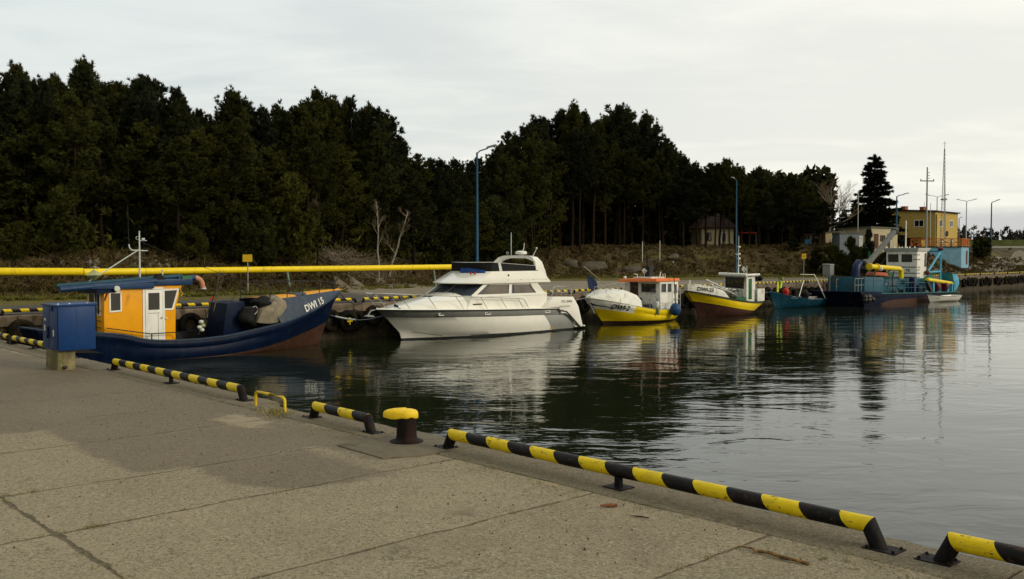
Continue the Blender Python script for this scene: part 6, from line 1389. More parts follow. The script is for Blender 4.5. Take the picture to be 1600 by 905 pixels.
# stern ladder frame (light blue A-frame), scoop, lower yellow pipe
b0 = Vector((T(64.2), -1.2, .6)); tp_ = Vector((T(64.6), -1.2, 3.85)); lf = Vector((T(61.9), -1.2, 2.2))
def bars(name, segs, r, m_):
    mb = MB()
    for a, b_ in segs:
        a, b_ = Vector(a), Vector(b_); d = (b_ - a).normalized(); u = d.orthogonal().normalized() * r; v = d.cross(u).normalized() * r
        mb.hexa([a - u - v, a + u - v, a + u + v, a - u + v], [b_ - u - v, b_ + u - v, b_ + u + v, b_ - u + v])
    return mb.build(name, m_, bt)
bars('stern_frame', [((T(64.5), -1.2, .6), (T(64.6), -1.2, 3.75)), ((T(64.5), .6, .6), (T(64.6), .4, 3.75)), ((T(64.6), -1.25, 3.7), (T(64.6), .4, 3.7)), ((T(64.5), -1.2, 3.6), (T(61.7), -1.2, 2.0)), ((T(61.7), -1.2, 2.05), (T(64.5), -1.2, 2.1)), ((T(64.5), .4, 3.6), (T(61.7), .4, 2.0)), ((T(61.4), -1.2, 1.4), (T(62.4), -1.2, 1.75)), ((T(62.4), -1.2, 1.75), (T(64.4), -1.2, 1.3))], .065, 'sky_blue_steel')
mb = MB(); mb.ball((T(64.5), -1.2, 3.85), .22, 8, sc=(1.3, 1, .7)); mb.ball((T(61.8), -1.2, 2.05), .2, 8); mb.build('pulley', 'red_dark', bt)
mb = MB(); mb.prism([(T(60.9), 1.25), (T(61.8), 1.75), (T(62.6), 1.9), (T(63.4), 1.5), (T(63.2), 1.2), (T(62.0), 1.35)], -1.3, .5); mb.build('gantry', 'green_teal', bt, bevel=.03)
mb = MB(); mb.tube([(T(61.2), -1.4, 1.55), (T(66.6), -1.4, 1.15)], .14, 10); mb.build('suction_pipe', 'pipe_yellow', bt, smooth=True)
mb = MB(); mb.lathe([(.3, 0), (.36, .05), (.36, .5), (.3, .55)], (T(62.8), -1.35, .95), 12, axis='x'); mb.build('drum', 'red_dark', bt, smooth=True); mb = MB(); mb.lathe([(.3, 0), (.36, .05), (.36, .4), (.3, .45)], (T(64.6), -1.35, .95), 12, axis='x'); mb.build('drum', 'red_dark', bt, smooth=True)
mb = MB(); mb.prism([(T(65.9), 2.0), (T(66.3), 1.5), (T(66.9), 1.9), (T(67.5), 1.5), (T(67.6), 1.1), (T(67.1), .7), (T(66.4), .55), (T(66.5), 1.2)], -1.6, -.7); mb.build('scoop', 'sky_blue_steel', bt, bevel=.04)
mb = MB(); mb.hexa([(T(60.9), -1.5, 1.45), (T(61.3), -1.5, 1.5), (T(62.4), -1.5, .62), (T(61.9), -1.5, .6)], [(T(60.9), -1.3, 1.45), (T(61.3), -1.3, 1.5), (T(62.4), -1.3, .62), (T(61.9), -1.3, .6)]); mb.build('ladder', 'rub_black', bt)
for b_ in ((T(62.2), T(62.5), -1.5, -1.2, .6, 1.3), (T(65.3), T(65.6), -1.5, -1.2, .55, 1.1), (T(66.0), T(66.15), -1.6, -1.3, .5, 1.2)): mb = MB(); mb.box(*b_); mb.build('deck_post', 'sky_blue_steel', bt)

# ---------------------------------------------------------------- white dinghy
bt = boat_root('dinghy', 60.4, 7.35, 'small white rowing dinghy alongside the stern of the blue dredger', 'dinghy', rot=R(-10))
sheer = [(0, .40), (.5, .36), (1, .52)]; gy = [(0, .42), (.3, .58), (.65, .55), (.88, .3), (1, .02)]
rows = [dict(x0=1.55, x1=-1.5, z=[(0, -.1), (1, -.1)], y=[(0, 0), (1, 0)]), dict(x0=1.7, x1=-1.75, z=[(0, .05), (1, .08)], y=[(a, y * .72) for a, y in gy]),
        dict(x0=1.95, x1=-2.1, z=[(a, z) for a, z in sheer], y=gy), dict(x0=1.97, x1=-2.12, z=[(a, z + .03) for a, z in sheer], y=[(a, y + .02) for a, y in gy]), dict(x0=1.9, x1=-2.0, z=[(a, z + .03) for a, z in sheer], y=[(a, max(.002, y - .05)) for a, y in gy]), dict(x0=1.6, x1=-1.5, z=[(0, .1), (1, .14)], y=[(a, max(.002, y * .7 - .04)) for a, y in gy])]
hull = make_hull('hull', bt, rows, ['gelcoat', 'rub_black', 'white_old'], [0, 0, 1, 2, 2], 20, deck=1, deckm=2)
mb = MB(); mb.box(-.2, .1, -.52, .52, .26, .30); mb.build('thwart', 'wood_pole', bt)
text_on(bt, hull, 'R 0074', .13, -1.5, .24, 0, 'text_grey')

# ---------------------------------------------------------------- mooring lines of the other boats
def mooring(a, b_, sag, label, r=.014, m_='rope'):
    ln = []
    for i in range(13): t = i / 12; p = a.lerp(b_, t); p.z -= sag * math.sin(math.pi * t); ln.append(p)
    mb = MB(); mb.tube([p - a for p in ln], r, 5); tag(mb.build('mooring_line', m_, loc=a, smooth=True), label, 'rope')
mooring(Q(24.1, 3.6, 1.3), Q(21.9, 1.7, 1.4), .25, 'mooring line from the bow of the DWI-2 boat to the quay')
mooring(Q(31.9, 4.1, 1.7), Q(30.0, 1.65, 1.4), .25, 'mooring line from the bow of the DWI-23 boat to the quay')
mooring(Q(42.5, 3.2, 1.05), Q(41.0, 1.5, 1.4), .15, 'thin mooring line from the bow of the teal open boat')
mooring(Q(10.5, 2.5, 2.0), Q(12.4, 1.6, 1.4), .25, 'slack dark line from the bow of the dark blue boat to the quay', .018, 'rub_black')
mooring(Q(58.2, 4.6, 3.9), Q(49.5, 5.2, 1.0), .4, 'long thin stay from the dredger cabin roof to its bow', .012, 'rub_black')
mooring(Q(62.5, 5.5, 3.7), Q(66.0, 5.6, .9), .05, 'thin cable from the light blue stern frame down to the dredger stern', .014, 'rub_black')
mooring(Q(2.76, 2.8, 3.7), Q(8.3, 2.6, 1.9), .12, 'thin stay running forward from the white mast of the blue boat', .008, 'rub_black')

# ================================================================== BUILDINGS
def house(name, label, cat, corner, va, la, vb, lb, z0, z1, wm, roofm, over=.18, rise=(0, 0, 0, 0), rt=.14):
    """box with its near corner at `corner`; va to the right, vb to the left/back (unit plan vectors)"""
    va = Vector((va[0], va[1], 0)).normalized(); vb = Vector((vb[0], vb[1], 0)).normalized(); ang = math.atan2(va.y, va.x)
    root = empty(name, (corner[0], corner[1], z0), ang, label, cat)
    # local frame: x along va, y towards vb (perpendicular)
    sgn = 1 if va.x * vb.y - va.y * vb.x > 0 else -1; H = z1 - z0
    mb = MB(); b_ = [(0, 0, -1.0), (la, 0, -1.0), (la, sgn * lb, -1.0), (0, sgn * lb, -1.0)]; t_ = [(p[0], p[1], H + r) for p, r in zip(b_, rise)]; mb.hexa(b_, t_)
    wall = mb.build('wall', wm, root)
    mb = MB(); o = over; bb = [(-o, -sgn * o, H + rise[0] + .004), (la + o, -sgn * o, H + rise[1] + .004), (la + o, sgn * (lb + o), H + rise[2] + .004), (-o, sgn * (lb + o), H + rise[3] + .004)]
    mb.hexa(bb, [(p[0], p[1], p[2] + rt) for p in bb]); roof = mb.build('roof', roofm, root)
    return root, wall, roof, sgn
def win_a(wall, sgn, x0, x1, z0, z1, mull=1, fm='white_paint', gm='glass', fw=.07):      # on the face along va (outward normal is -y*sgn)
    y = -sgn * .004; window(wall, [(x0, y, z0), (x1, y, z0), (x1, y, z1), (x0, y, z1)], (0, -sgn, 0), fw, fm, gm, .03, mull=mull)
def win_b(wall, sgn, y0, y1, z0, z1, mull=1, fm='white_paint', gm='glass', fw=.07):      # on the face along vb (outward normal -x)
    x = -.004; window(wall, [(x, sgn * y1, z0), (x, sgn * y0, z0), (x, sgn * y0, z1), (x, sgn * y1, z1)], (-1, 0, 0), fw, fm, gm, .03, mull=mull)
# yellow harbour office
cx, cy = 50.4, 113.0
root, wall, roof, sg = house('yellow_house', 'two-storey yellow plastered house with brick chimneys behind an orange terrace railing', 'house', (cx, cy), (.75, .66), 6.1, (-.66, .75), 6.6, 4.0, 8.62, 'plaster_yellow', 'roof_dark', .22, (0, -.08, .15, .42))
for x in (.75, 3.55): win_a(wall, sg, x + .25, x + 1.15, 2.85, 3.7)
for x in (.75, 3.55): win_a(wall, sg, x + .25, x + 1.15, .45, 1.35, fm='white_paint')
win_b(wall, sg, 1.35, 2.55, 2.85, 3.70); win_b(wall, sg, 5.0, 6.1, 2.75, 3.60)
mb = MB(); mb.tube([(.12, -.10, .1), (.12, -.10, 4.3)], .055, 8); mb.build('downpipe', 'roof_dark', wall); mb = MB(); mb.tube([(6.15, -.14, 0), (6.15, -.14, 4.0), (6.5, -.3, 4.15)], .055, 8); mb.build('downpipe', 'cab_grey', wall)
mb = MB(); mb.lathe([(.32, -.02), (.34, 0), (.32, .06), (.1, .08)], (2.95, -.12 * sg, 2.05), 14, axis='y'); mb.build('round_vent', 'roof_dark', wall)
for (x, y, w, h) in ((1.0, 4.2, .75, .75), (1.0, 1.9, .9, .60)):
    m1 = MB(); m1.box(x, x + w, y, y + .5, 4.3, 4.65 + h); m1.box(x - .04, x + w + .04, y - .04, y + .54, 4.65 + h, 4.72 + h); ch = m1.build('chimney', 'brick', roof)
m1 = MB(); m1.tube([(.6, 6.0, 4.6), (.6, 6.0, 6.6)], .06, 6); m1.tube([(.9, 6.2, 4.6), (.9, 6.2, 6.5)], .05, 6); m1.build('flue', 'roof_dark', roof)
m1 = MB(); m1.tube([(1.4, 2.0, 5.2), (1.4, 2.0, 5.9)], .02, 5); m1.build('aerial', 'cab_grey', roof)
# porch on the left face
m1 = MB(); m1.box(-2.2, -.02, .6, 4.6, 1.35, 1.52); m1.build('porch_roof', 'roof_brown', root); m1 = MB(); m1.box(-1.9, -.03, .8, 4.3, -.6, 1.35); m1.build('porch', 'plaster_yellow', root)
for y in (1.2, 2.0, 2.8): m1 = MB(); m1.box(-1.94, -1.9, y, y + .6, -.5, 1.0); m1.build('porch_door', 'roof_brown', root)
m1 = MB(); m1.box(-.9, -.02, 3.6, 6.2, 1.75, 1.9); m1.build('canopy', 'roof_brown', root)
m1 = MB(); m1.hexa([(-.02, 4.0, .3), (-.02, 4.5, .3), (-1.6, 4.5, -.6), (-1.6, 4.0, -.6)], [(-.02, 4.0, .5), (-.02, 4.5, .5), (-1.6, 4.5, -.4), (-1.6, 4.0, -.4)]); m1.build('outside_stair', 'roof_brown', root)
# terrace with orange railing on a blue base
c = PD(1502, 400, 104); va = Vector((.80, .60, 0)); vb = Vector((-.80, .35, 0)).normalized()
root = empty('terrace', (c.x, c.y, 0), 0, 'terrace with orange wooden railing on a light blue base beside the yellow house', 'terrace')
zt = EYE + 17.0 / FPX * 104; L1, L2 = 5.0, 2.1; d1 = Vector((-.96, .28, 0)); d2 = Vector((.72, .69, 0))
b4 = [Vector((0, 0, 0)), d1 * L1, d1 * L1 + d2 * 3.0, d2 * L2]
m1 = MB(); m1.hexa([(p.x, p.y, 2.0) for p in b4], [(p.x, p.y, zt - .12) for p in b4]); m1.build('base', 'plaster_blue', root)
m1 = MB(); b5 = [p * 1.03 + Vector((-.02, -.08, 0)) for p in b4]; m1.hexa([(p.x, p.y, zt - .11) for p in b5], [(p.x, p.y, zt) for p in b5]); m1.build('floor_slab', 'roof_dark', root)
def fence_run(a, b_, n, h, par, cross=True):
    for i in range(n):
        p = a.lerp(b_, i / n); q = a.lerp(b_, (i + 1) / n); m1 = MB(); u = (q - p).normalized() * .035; w = Vector((-u.y, u.x, 0))
        def br(s, e, r=.035):
            s, e = Vector(s), Vector(e); d = (e - s).normalized(); k = d.cross(w.normalized()).normalized() * r; w2 = w.normalized() * r; m1.hexa([s - k - w2, s + k - w2, s + k + w2, s - k + w2], [e - k - w2, e + k - w2, e + k + w2, e - k + w2])
        br((p.x, p.y, zt), (p.x, p.y, zt + h), .05); br((p.x, p.y, zt + h), (q.x, q.y, zt + h), .045); br((p.x, p.y, zt + .12), (q.x, q.y, zt + .12), .04); br((p.x, p.y, zt + h * .5), (q.x, q.y, zt + h * .5), .03)
        br((p.x, p.y, zt + .12), (q.x, q.y, zt + h), .03); br((p.x, p.y, zt + h), (q.x, q.y, zt + .12), .03); m1.build('railing', 'orange_wood', par)
fence_run(b5[1], b5[0], 5, .82, root); fence_run(b5[0], b5[3] + Vector((.1, .1, 0)), 4, .82, root)
m1 = MB(); p, q = b4[0] + d2 * 1.3, b4[0] + d2 * 1.7; off = Vector((.69, -.72, 0)) * .02; m1.hexa([(p + off).to_tuple()[:2] + (2.4,), (q + off).to_tuple()[:2] + (2.4,), (q + off * 2).to_tuple()[:2] + (2.4,), (p + off * 2).to_tuple()[:2] + (2.4,)], [(p + off).to_tuple()[:2] + (3.9,), (q + off).to_tuple()[:2] + (3.9,), (q + off * 2).to_tuple()[:2] + (3.9,), (p + off * 2).to_tuple()[:2] + (3.9,)]); m1.build('door', 'door_brown', root)
# cream shed with two brown doors
c = PD(1361, 380, 99)
root, wall, roof, sg = house('garage', 'low cream shed with brown doors in front of the yellow house', 'shed', (c.x, c.y), (.93, .36), 3.5, (-.6, .8), 5.0, 4.1, 6.22, 'plaster_cream', 'roof_felt', .12, (.05, -.05, .1, -.0))
for x0, x1 in ((.35, .95), (2.15, 2.75)): m1 = MB(); m1.box(x0, x1, -.03, -.004, .0, 1.55); m1.build('door', 'wood_brown', wall)
win_a(wall, sg, 1.2, 1.85, .75, 1.4, mull=1, fm='roof_brown')
c = PD(1324, 380, 103)
root, wall, roof, sg = house('shed', 'long low grey shed left of the cream one, under the dark spruce', 'shed', (c.x, c.y), (.95, -.3), 2.9, (.3, .95), 4.0, 4.3, 6.25, 'plaster_grey', 'roof_felt', .15, (-.15, .1, .1, -.1))
c = PD(1312, 380, 96)
root, wall, roof, sg = house('metal_garage', 'blue-grey metal garage half hidden by shrubs on the bank', 'garage', (c.x, c.y), (1, -.02), 2.4, (0, 1), 2.4, 3.9, 5.55, 'shed_bluegrey', 'roof_felt', .05)
m1 = MB(); m1.box(1.95, 2.3, -.03, -.004, 0, 1.45); m1.build('door', 'white_old', wall)
c = PD(1290, 375, 101)
root, wall, roof, sg = house('cabin', 'small sand-coloured cabin between the grey sheds on the bank', 'cabin', (c.x, c.y), (1, -.05), 2.0, (.05, 1), 3.0, 4.2, 5.82, 'plaster_sand', 'roof_felt', .06, (-.08, .08, .08, -.08))
win_a(wall, sg, .55, .85, .5, 1.05, mull=0); win_a(wall, sg, 1.2, 1.6, .5, 1.05, mull=0)
c = PD(1262, 378, 104)
root, wall, roof, sg = house('shed', 'leftmost pale shed with a flat dark roof at the edge of the forest', 'shed', (c.x, c.y), (1, -.02), 1.9, (0, 1), 3.0, 4.2, 5.55, 'white_old', 'roof_dark', .5, rt=.2)
win_a(wall, sg, .7, 1.35, .45, 1.05, mull=0, fm='roof_dark')
# summer house in the forest
c = PD(1096, 385, 98)
root, wall, roof, sg = house('forest_house', 'cream house with a dark brown roof glimpsed between the pine trunks', 'house', (c.x, c.y), (.99, .10), 3.4, (-.1, .99), 3.6, 4.1, 6.15, 'plaster_cream', 'roof_brown', .4, rt=.1)
m1 = MB(); m1.hexa([(-.4, -.4, 2.15), (3.8, -.4, 2.15), (3.8, 4.0, 2.15), (-.4, 4.0, 2.15)], [(1.1, 1.4, 3.7), (2.3, 1.4, 3.7), (2.3, 2.2, 3.7), (1.1, 2.2, 3.7)]); m1.build('hipped_roof', 'roof_brown', roof)
win_a(wall, sg, .35, 1.05, .75, 1.65, mull=1, fm='roof_brown'); win_a(wall, sg, 2.05, 2.65, .65, 1.65, mull=1)
p = PD(1170, 364, 100); root = empty('shelter', (p.x, p.y, gz(p.x, p.y)), 0, 'small open shelter with a thin red roof at the forest edge behind the lamp', 'shelter'); zr = p.z - gz(p.x, p.y)
m1 = MB(); m1.box(-1.0, 1.0, -.6, .8, zr - .03, zr + .05); m1.build('roof', 'red_paint', root)
for x, y in ((-.9, -.5), (.95, -.5), (.95, .7), (-.9, .7)): m1 = MB(); m1.box(x - .05, x + .05, y - .05, y + .05, -.3, zr - .03); m1.build('post', 'roof_felt', root)
p = PD(1262, 378, 98); zg = gz(p.x, p.y)
m1 = MB(); m1.box(-.25, .25, -.02, .02, .55, 1.05); m1.box(-.30, -.25, -.03, .03, -.3, 1.1); m1.box(.25, .30, -.03, .03, -.3, 1.1); o = m1.build('info_board', 'lamp_blue', loc=(p.x, p.y, p.z - .8)); tag(o, 'small blue and white board in front of the leftmost shed', 'board')

# masts
def lattice(px, Yd, ytop, zb, w, label):
    p = PD(px, 400, Yd); zt = EYE + (402 - ytop) / FPX * Yd; h = zt - zb; b = empty('lattice_mast', (p.x, p.y, zb), 0, label, 'radio mast'); m1 = MB(); hl_ = h * .93
    def cr(z): k = w * (1 - .88 * z / hl_); return [Vector((k * math.cos(a), k * math.sin(a), z)) for a in (.4, 2.5, 4.6)]
    n = 26; zs = [hl_ * i / n for i in range(n + 1)]
    for i in range(n):
        A_, B_ = cr(zs[i]), cr(zs[i + 1])
        for k in range(3):
            m1.tube([A_[k], B_[k]], .032, 4, cap=False); m1.tube([A_[k], B_[(k + 1) % 3]], .016, 3, cap=False); m1.tube([B_[k], B_[(k + 1) % 3]], .014, 3, cap=False)
    m1.build('lattice', 'galv', b); m1 = MB(); m1.tube([(0, 0, hl_ - .2), (0, 0, h)], .03, 5); m1.tube([(-.2, 0, h - .25), (.2, 0, h - .25)], .015, 4); m1.box(-.25, .25, -.25, .25, h * .46, h * .475); m1.build('aerial', 'galv', b)
lattice(1473.5, 107, 222, 4.0, .36, 'tall slender steel lattice radio mast in front of the yellow house')
p = PD(1447, 400, 104); zt = EYE + (402 - 262) / FPX * 104; b = empty('utility_pole', (p.x, p.y, 4.0), R(8), 'tall pole with a crossarm, left of the lattice mast', 'utility pole')
m1 = MB(); m1.tube([(0, 0, -.5), (0, 0, zt - 4)], .105, 8, r1=.075); m1.build('pole', 'galv', b, smooth=True)
m1 = MB(); m1.box(-.8, .8, -.05, .05, zt - 4 - 1.55, zt - 4 - 1.45); m1.build('crossarm', 'roof_dark', b); m1 = MB()
for x in (-.75, .75): m1.lathe([(.05, 0), (.05, .14), (.02, .18)], (x, 0, zt - 4 - 1.45), 6)
for z in (.6, .9, 1.2): m1.box(.1, .28, -.03, .03, zt - 4 - z - .03, zt - 4 - z + .03)
m1.build('insulators', 'roof_felt', b)
for px, Yd, y0_, lb in ((1284, 108, 345, 'thin pale pole standing among the dark trees left of the spruce'), (1340, 100, 298, 'thin grey flag pole in front of the dark spruce'), (1453, 112, 318, 'short thin aerial pole behind the roof of the yellow house')):
    p = PD(px, 400, Yd); z1_ = EYE + (402 - y0_) / FPX * Yd; m1 = MB(); m1.tube([(0, 0, 0), (0, 0, z1_ - 4.2)], .035, 6); tag(m1.build('thin_pole', 'fender_white', loc=(p.x, p.y, 4.2)), lb, 'pole')

# bridge embankment far off on the right
root = empty('road_bridge', (0, 250, 0), 0, 'low concrete road bridge far off at the right edge', 'bridge')
X0 = (1538 - 800) / FPX * 250; zd = EYE + 14 / FPX * 250
m1 = MB(); m1.box(X0, X0 + 150, 0, 9, zd - .9, zd); m1.build('deck', 'bridge_conc', root); m1 = MB(); m1.box(X0 - 2, X0 + 150, -.15, .05, zd, zd + .55); m1.build('parapet', 'bridge_rail', root)
for i in range(6): m1 = MB(); m1.box(X0 + 4 + i * 16, X0 + 5.4 + i * 16, 1, 8, 0, zd - .9); m1.build('pier', 'bridge_conc', root)
m1 = MB(); m1.prism([(X0 - 60, 4.0), (X0 - 30, zd + 2.2), (X0 + 160, zd + 3.2), (X0 + 160, 3.0), (X0 + 4, 3.0)], 262, 330); tag(m1.build('embankment', mat('field', (.085, .095, .03), .95, .3, .3)), kind='structure')

# ================================================================== TREES AND PLANTS
def tris_object(name, cen, dirs, L, w, m_, parent=None, seed=1, nb=10, spread=.9, up=.25):
    """tufts: nb narrow blades at every centre, fanned about the tuft direction"""
    rg = np.random.default_rng(seed); n = len(cen); cen = np.repeat(cen, nb, 0); d = np.repeat(dirs, nb, 0) + rg.normal(0, spread, (n * nb, 3)); d[:, 2] += up
    d /= np.linalg.norm(d, axis=1, keepdims=True) + 1e-9; ln = (L * rg.uniform(.55, 1.2, (n * nb, 1))); sd = np.cross(d, rg.normal(0, 1, (n * nb, 3))); sd /= np.linalg.norm(sd, axis=1, keepdims=True) + 1e-9
    ww = w * rg.uniform(.6, 1.3, (n * nb, 1)); a = cen - sd * ww * .5; b = cen + sd * ww * .5; t = cen + d * ln; q1 = cen + d * ln * .55 + sd * ww * .8; q2 = cen + d * ln * .55 - sd * ww * .8
    V = np.stack([a, b, q1, t, q2], 1).reshape(-1, 3); k = np.arange(n * nb) * 5
    me = bpy.data.meshes.new(name); nv, nf = len(V), n * nb; me.vertices.add(nv); me.vertices.foreach_set('co', V.astype(np.float32).ravel())
    me.loops.add(nf * 5); me.loops.foreach_set('vertex_index', np.stack([k, k + 1, k + 2, k + 3, k + 4], 1).astype(np.int32).ravel())
    me.polygons.add(nf); me.polygons.foreach_set('loop_start', (np.arange(nf) * 5).astype(np.int32)); me.polygons.foreach_set('loop_total', np.full(nf, 5, np.int32)); me.update(calc_edges=True); me.validate()
    me.materials.append(MATS[m_] if isinstance(m_, str) else m_); o = bpy.data.objects.new(name, me); COL.objects.link(o)
    if parent is not None: o.parent = parent
    return o
def make_pine(seed, H=12.0, cb=.38, rad=2.3, tufts=1500, needle='needles', top='round', name='pine_tree', bark='bark_pine', dens=1.0):
    rr = random.Random(seed); rg = np.random.default_rng(seed)
    root = bpy.data.objects.new(name, None); COL.objects.link(root); m1 = MB(); k = 9
    bend = [(0, 0)]; 
    for i in range(k): bend.append((bend[-1][0] + rr.uniform(-.10, .10) * (1 + i * .12), bend[-1][1] + rr.uniform(-.10, .10) * (1 + i * .12)))
    zs = [H * i / k for i in range(k + 1)]; pts = [Vector((b_[0], b_[1], z)) for b_, z in zip(bend, zs)]; rads = [max(.015, .16 * (H / 12) * (1 - .9 * z / H) ** 1.0) for z in zs]
    m1.tube(pts, rads, 7); C_, D_ = [], []
    def at(z): i = min(k - 1, int(z / H * k)); return pts[i].lerp(pts[i + 1], z / H * k - i)
    nl = int(46 * dens)
    for i in range(nl):
        f = (i + rr.random()) / nl; f = f ** .85; z = H * (cb + (1 - cb) * f * .97); base_ = at(z)
        if top == 'round': prof = (math.sin(math.pi * min(1, .22 + f * .80)) ** .6) * (1 - .55 * f)
        elif top == 'cone': prof = (1 - f) ** .85 + .06
        else: prof = .55 + .5 * math.sin(math.pi * (f * .9 + .1))
        Ln = rad * prof * rr.uniform(.55, 1.15) + .2; az = rr.uniform(0, 6.283) if i % 3 else i * 2.4; el = rr.uniform(-.15, .35) + .65 * f
        if rr.random() < .12 and f < .6: Ln *= 1.35
        d = Vector((math.cos(az) * math.cos(el), math.sin(az) * math.cos(el), math.sin(el))); mid = base_ + d * Ln * .55 + Vector((0, 0, -.06 * Ln)); end = base_ + d * Ln + Vector((0, 0, .18 * Ln))
        m1.tube([base_, mid, end], [.035 * Ln / rad + .014, .020, .006], 4, cap=False)
        nt = max(4, int(Ln / rad * tufts / nl * 1.5))
        for j in range(nt):
            t = rr.uniform(.30, 1.0) ** .7; p = base_.lerp(mid, t / .55) if t < .55 else mid.lerp(end, (t - .55) / .45); sp_ = .34 * Ln * (1.08 - t) + .18
            # foliage sits in pads along the branch
            q = Vector((rr.gauss(0, sp_ * .5), rr.gauss(0, sp_ * .5), rr.gauss(0, .13) + .05)); C_.append(p + q); dd = (d * .6 + q * .6 + Vector((0, 0, .55))); D_.append(dd.normalized() * .8)
    # secondary leaders that make the ragged top
    for q in range(rr.randint(3, 6)):
        z = H * rr.uniform(.70, .93); b_ = at(z) + Vector((rr.gauss(0, .55), rr.gauss(0, .55), 0)); hh = (H - z) * rr.uniform(.5, 1.05) + .2
        m1.tube([at(z), b_ + Vector((0, 0, .2)), b_ + Vector((0, 0, hh))], [.03, .02, .005], 3, cap=False)
        for j in range(12): t = rr.uniform(.2, 1); C_.append(b_ + Vector((rr.gauss(0, .16 * (1.2 - t)), rr.gauss(0, .16 * (1.2 - t)), hh * t))); D_.append(Vector((rr.gauss(0, .3), rr.gauss(0, .3), .9)))
    # spiky leader shoots
    for i in range(26):
        z = H * rr.uniform(.90, 1.0); p = at(z * .999) + Vector((rr.gauss(0, .12), rr.gauss(0, .12), rr.uniform(0, .12))); C_.append(p); D_.append(Vector((0, 0, 1.2)))
    # a few dead lower snags
    for i in range(10):
        z = H * rr.uniform(.14, cb); b_ = at(z); az = rr.uniform(0, 6.28); L_ = rr.uniform(.4, 1.2); m1.tube([b_, b_ + Vector((math.cos(az) * L_, math.sin(az) * L_, rr.uniform(-.15, .25)))], [.018, .006], 3, cap=False)
    m1.build('trunk', bark, root, smooth=False, recalc=False)
    tris_object('crown', np.array([tuple(c) for c in C_]), np.array([tuple(c) for c in D_]), .31, .029, needle, root, seed, nb=18, spread=.46, up=.14)
    return root
def make_spruce(seed, H=12.5, rad=2.6, name='spruce_tree'):
    rr = random.Random(seed); root = bpy.data.objects.new(name, None); COL.objects.link(root); m1 = MB(); m1.tube([(0, 0, 0), (.03, 0, H * .5), (0, 0, H)], [.2, .12, .015], 8); C_, D_ = [], []
    nz = 27
    for i in range(nz):
        f = i / nz; z = H * (.10 + .89 * f); Lr = rad * (1 - f) ** .80 + .10; n = int(9 - 4 * f); Lr *= rr.uniform(.80, 1.18)
        for k in range(n):
            az = 2 * math.pi * (k + rr.uniform(-.3, .3)) / n + i * .7; L_ = Lr * rr.uniform(.50, 1.22); z2 = z + rr.uniform(-.22, .22); dr = -.28 + .55 * f
            d = Vector((math.cos(az), math.sin(az), 0)); a = Vector((0, 0, z2)); mid = a + d * L_ * .6 + Vector((0, 0, dr * L_ * .6)); e = a + d * L_ + Vector((0, 0, dr * L_ * .7 + .06 * L_)); m1.tube([a, mid, e], [.04, .022, .006], 4, cap=False)
            for j in range(int(12 + 34 * L_ / rad)):
                t = rr.uniform(.12, 1); p = a.lerp(mid, t / .6) if t < .6 else mid.lerp(e, (t - .6) / .4); w_ = .30 * L_ * (1.05 - t) + .05; sidev = Vector((-d.y, d.x, 0)) * rr.uniform(-w_, w_); C_.append(p + sidev + Vector((0, 0, rr.uniform(-.12, .04)))); D_.append((d * .9 + sidev * 1.0 + Vector((0, 0, -.05))))
    for i in range(14): C_.append(Vector((0, 0, H * rr.uniform(.95, 1)))); D_.append(Vector((0, 0, 1)))
    m1.build('trunk', 'bark_dark', root, recalc=False); tris_object('crown', np.array([tuple(c) for c in C_]), np.array([tuple(c) for c in D_]), .38, .060, 'needles_spruce', root, seed, nb=9, spread=.42, up=-.06); return root
def place_tree(root, x, y, s, rz, label, group=None, cat='pine tree', z=None, sz=None, name=None):
    root.location = (x, y, (gz(x, y) if z is None else z) - .1); root.scale = (s, s, s if sz is None else sz); root.rotation_euler = (0, 0, rz); tag(root, label, cat, group)
    return root

PINES = [make_pine(101, 12, .34, 2.4), make_pine(102, 12, .42, 2.1), make_pine(103, 12, .30, 2.5), make_pine(104, 12, .48, 2.3, top='flat'), make_pine(105, 12, .38, 2.0, top='cone'), make_pine(106, 12, .28, 2.6, needle='needles_olive'),
         make_pine(107, 12, .52, 1.9, tufts=1000, dens=.8), make_pine(108, 12, .40, 2.2, top='cone')]
used = [False] * len(PINES)
def get_pine(i):
    if not used[i]: used[i] = True; return PINES[i]
    return copy_tree(PINES[i])
SKY = [(-200, 118), (-60, 105), (0, 118), (28, 100), (50, 122), (85, 118), (112, 122), (132, 91), (160, 118), (180, 120), (212, 135), (236, 121), (255, 148), (281, 136), (308, 165), (345, 172), (366, 137), (400, 150), (432, 153), (470, 158), (496, 138), (520, 152), (548, 150), (575, 158), (602, 163), (618, 200), (650, 228), (700, 240), (740, 243), (770, 232), (790, 210), (822, 186), (850, 182), (870, 166), (895, 160), (925, 178), (945, 182), (968, 162), (990, 178), (1012, 174), (1040, 212), (1075, 235), (1100, 255), (1120, 256), (1136, 245), (1158, 262), (1185, 256), (1210, 270), (1240, 270), (1262, 280), (1285, 300)]
rr = random.Random(77); trees = []
def foot_depth(px):
    """distance at which the foot of the bank is crossed along this image column"""
    lo = 30
    for Yd in np.arange(30, 200, .5):
        x = (px - 800) / FPX * Yd
        if foot_sd(np.array([x]), np.array([float(Yd)]))[0] > 0: return float(Yd)
    return 100.0
LAB = 'tall dark pine standing in the dense forest behind the far quay'
def plant(px, Yd, ytop, var, sf=1.0, lab=None, grp='pines of the forest behind the far quay'):
    if 1078 < px < 1152 and Yd < 108: Yd = 107 + rr.uniform(0, 3)
    x = (px - 800) / FPX * Yd; z0 = gz(x, Yd); H = EYE + (402 - ytop) / FPX * Yd - z0
    if H < 2.5: return None
    s = H / 12.0; w = min(1.35, max(.78, s)) * sf
    place_tree(get_pine(var), x, Yd, w, rr.uniform(0, 6.28), lab or LAB, grp, z=z0, sz=s)
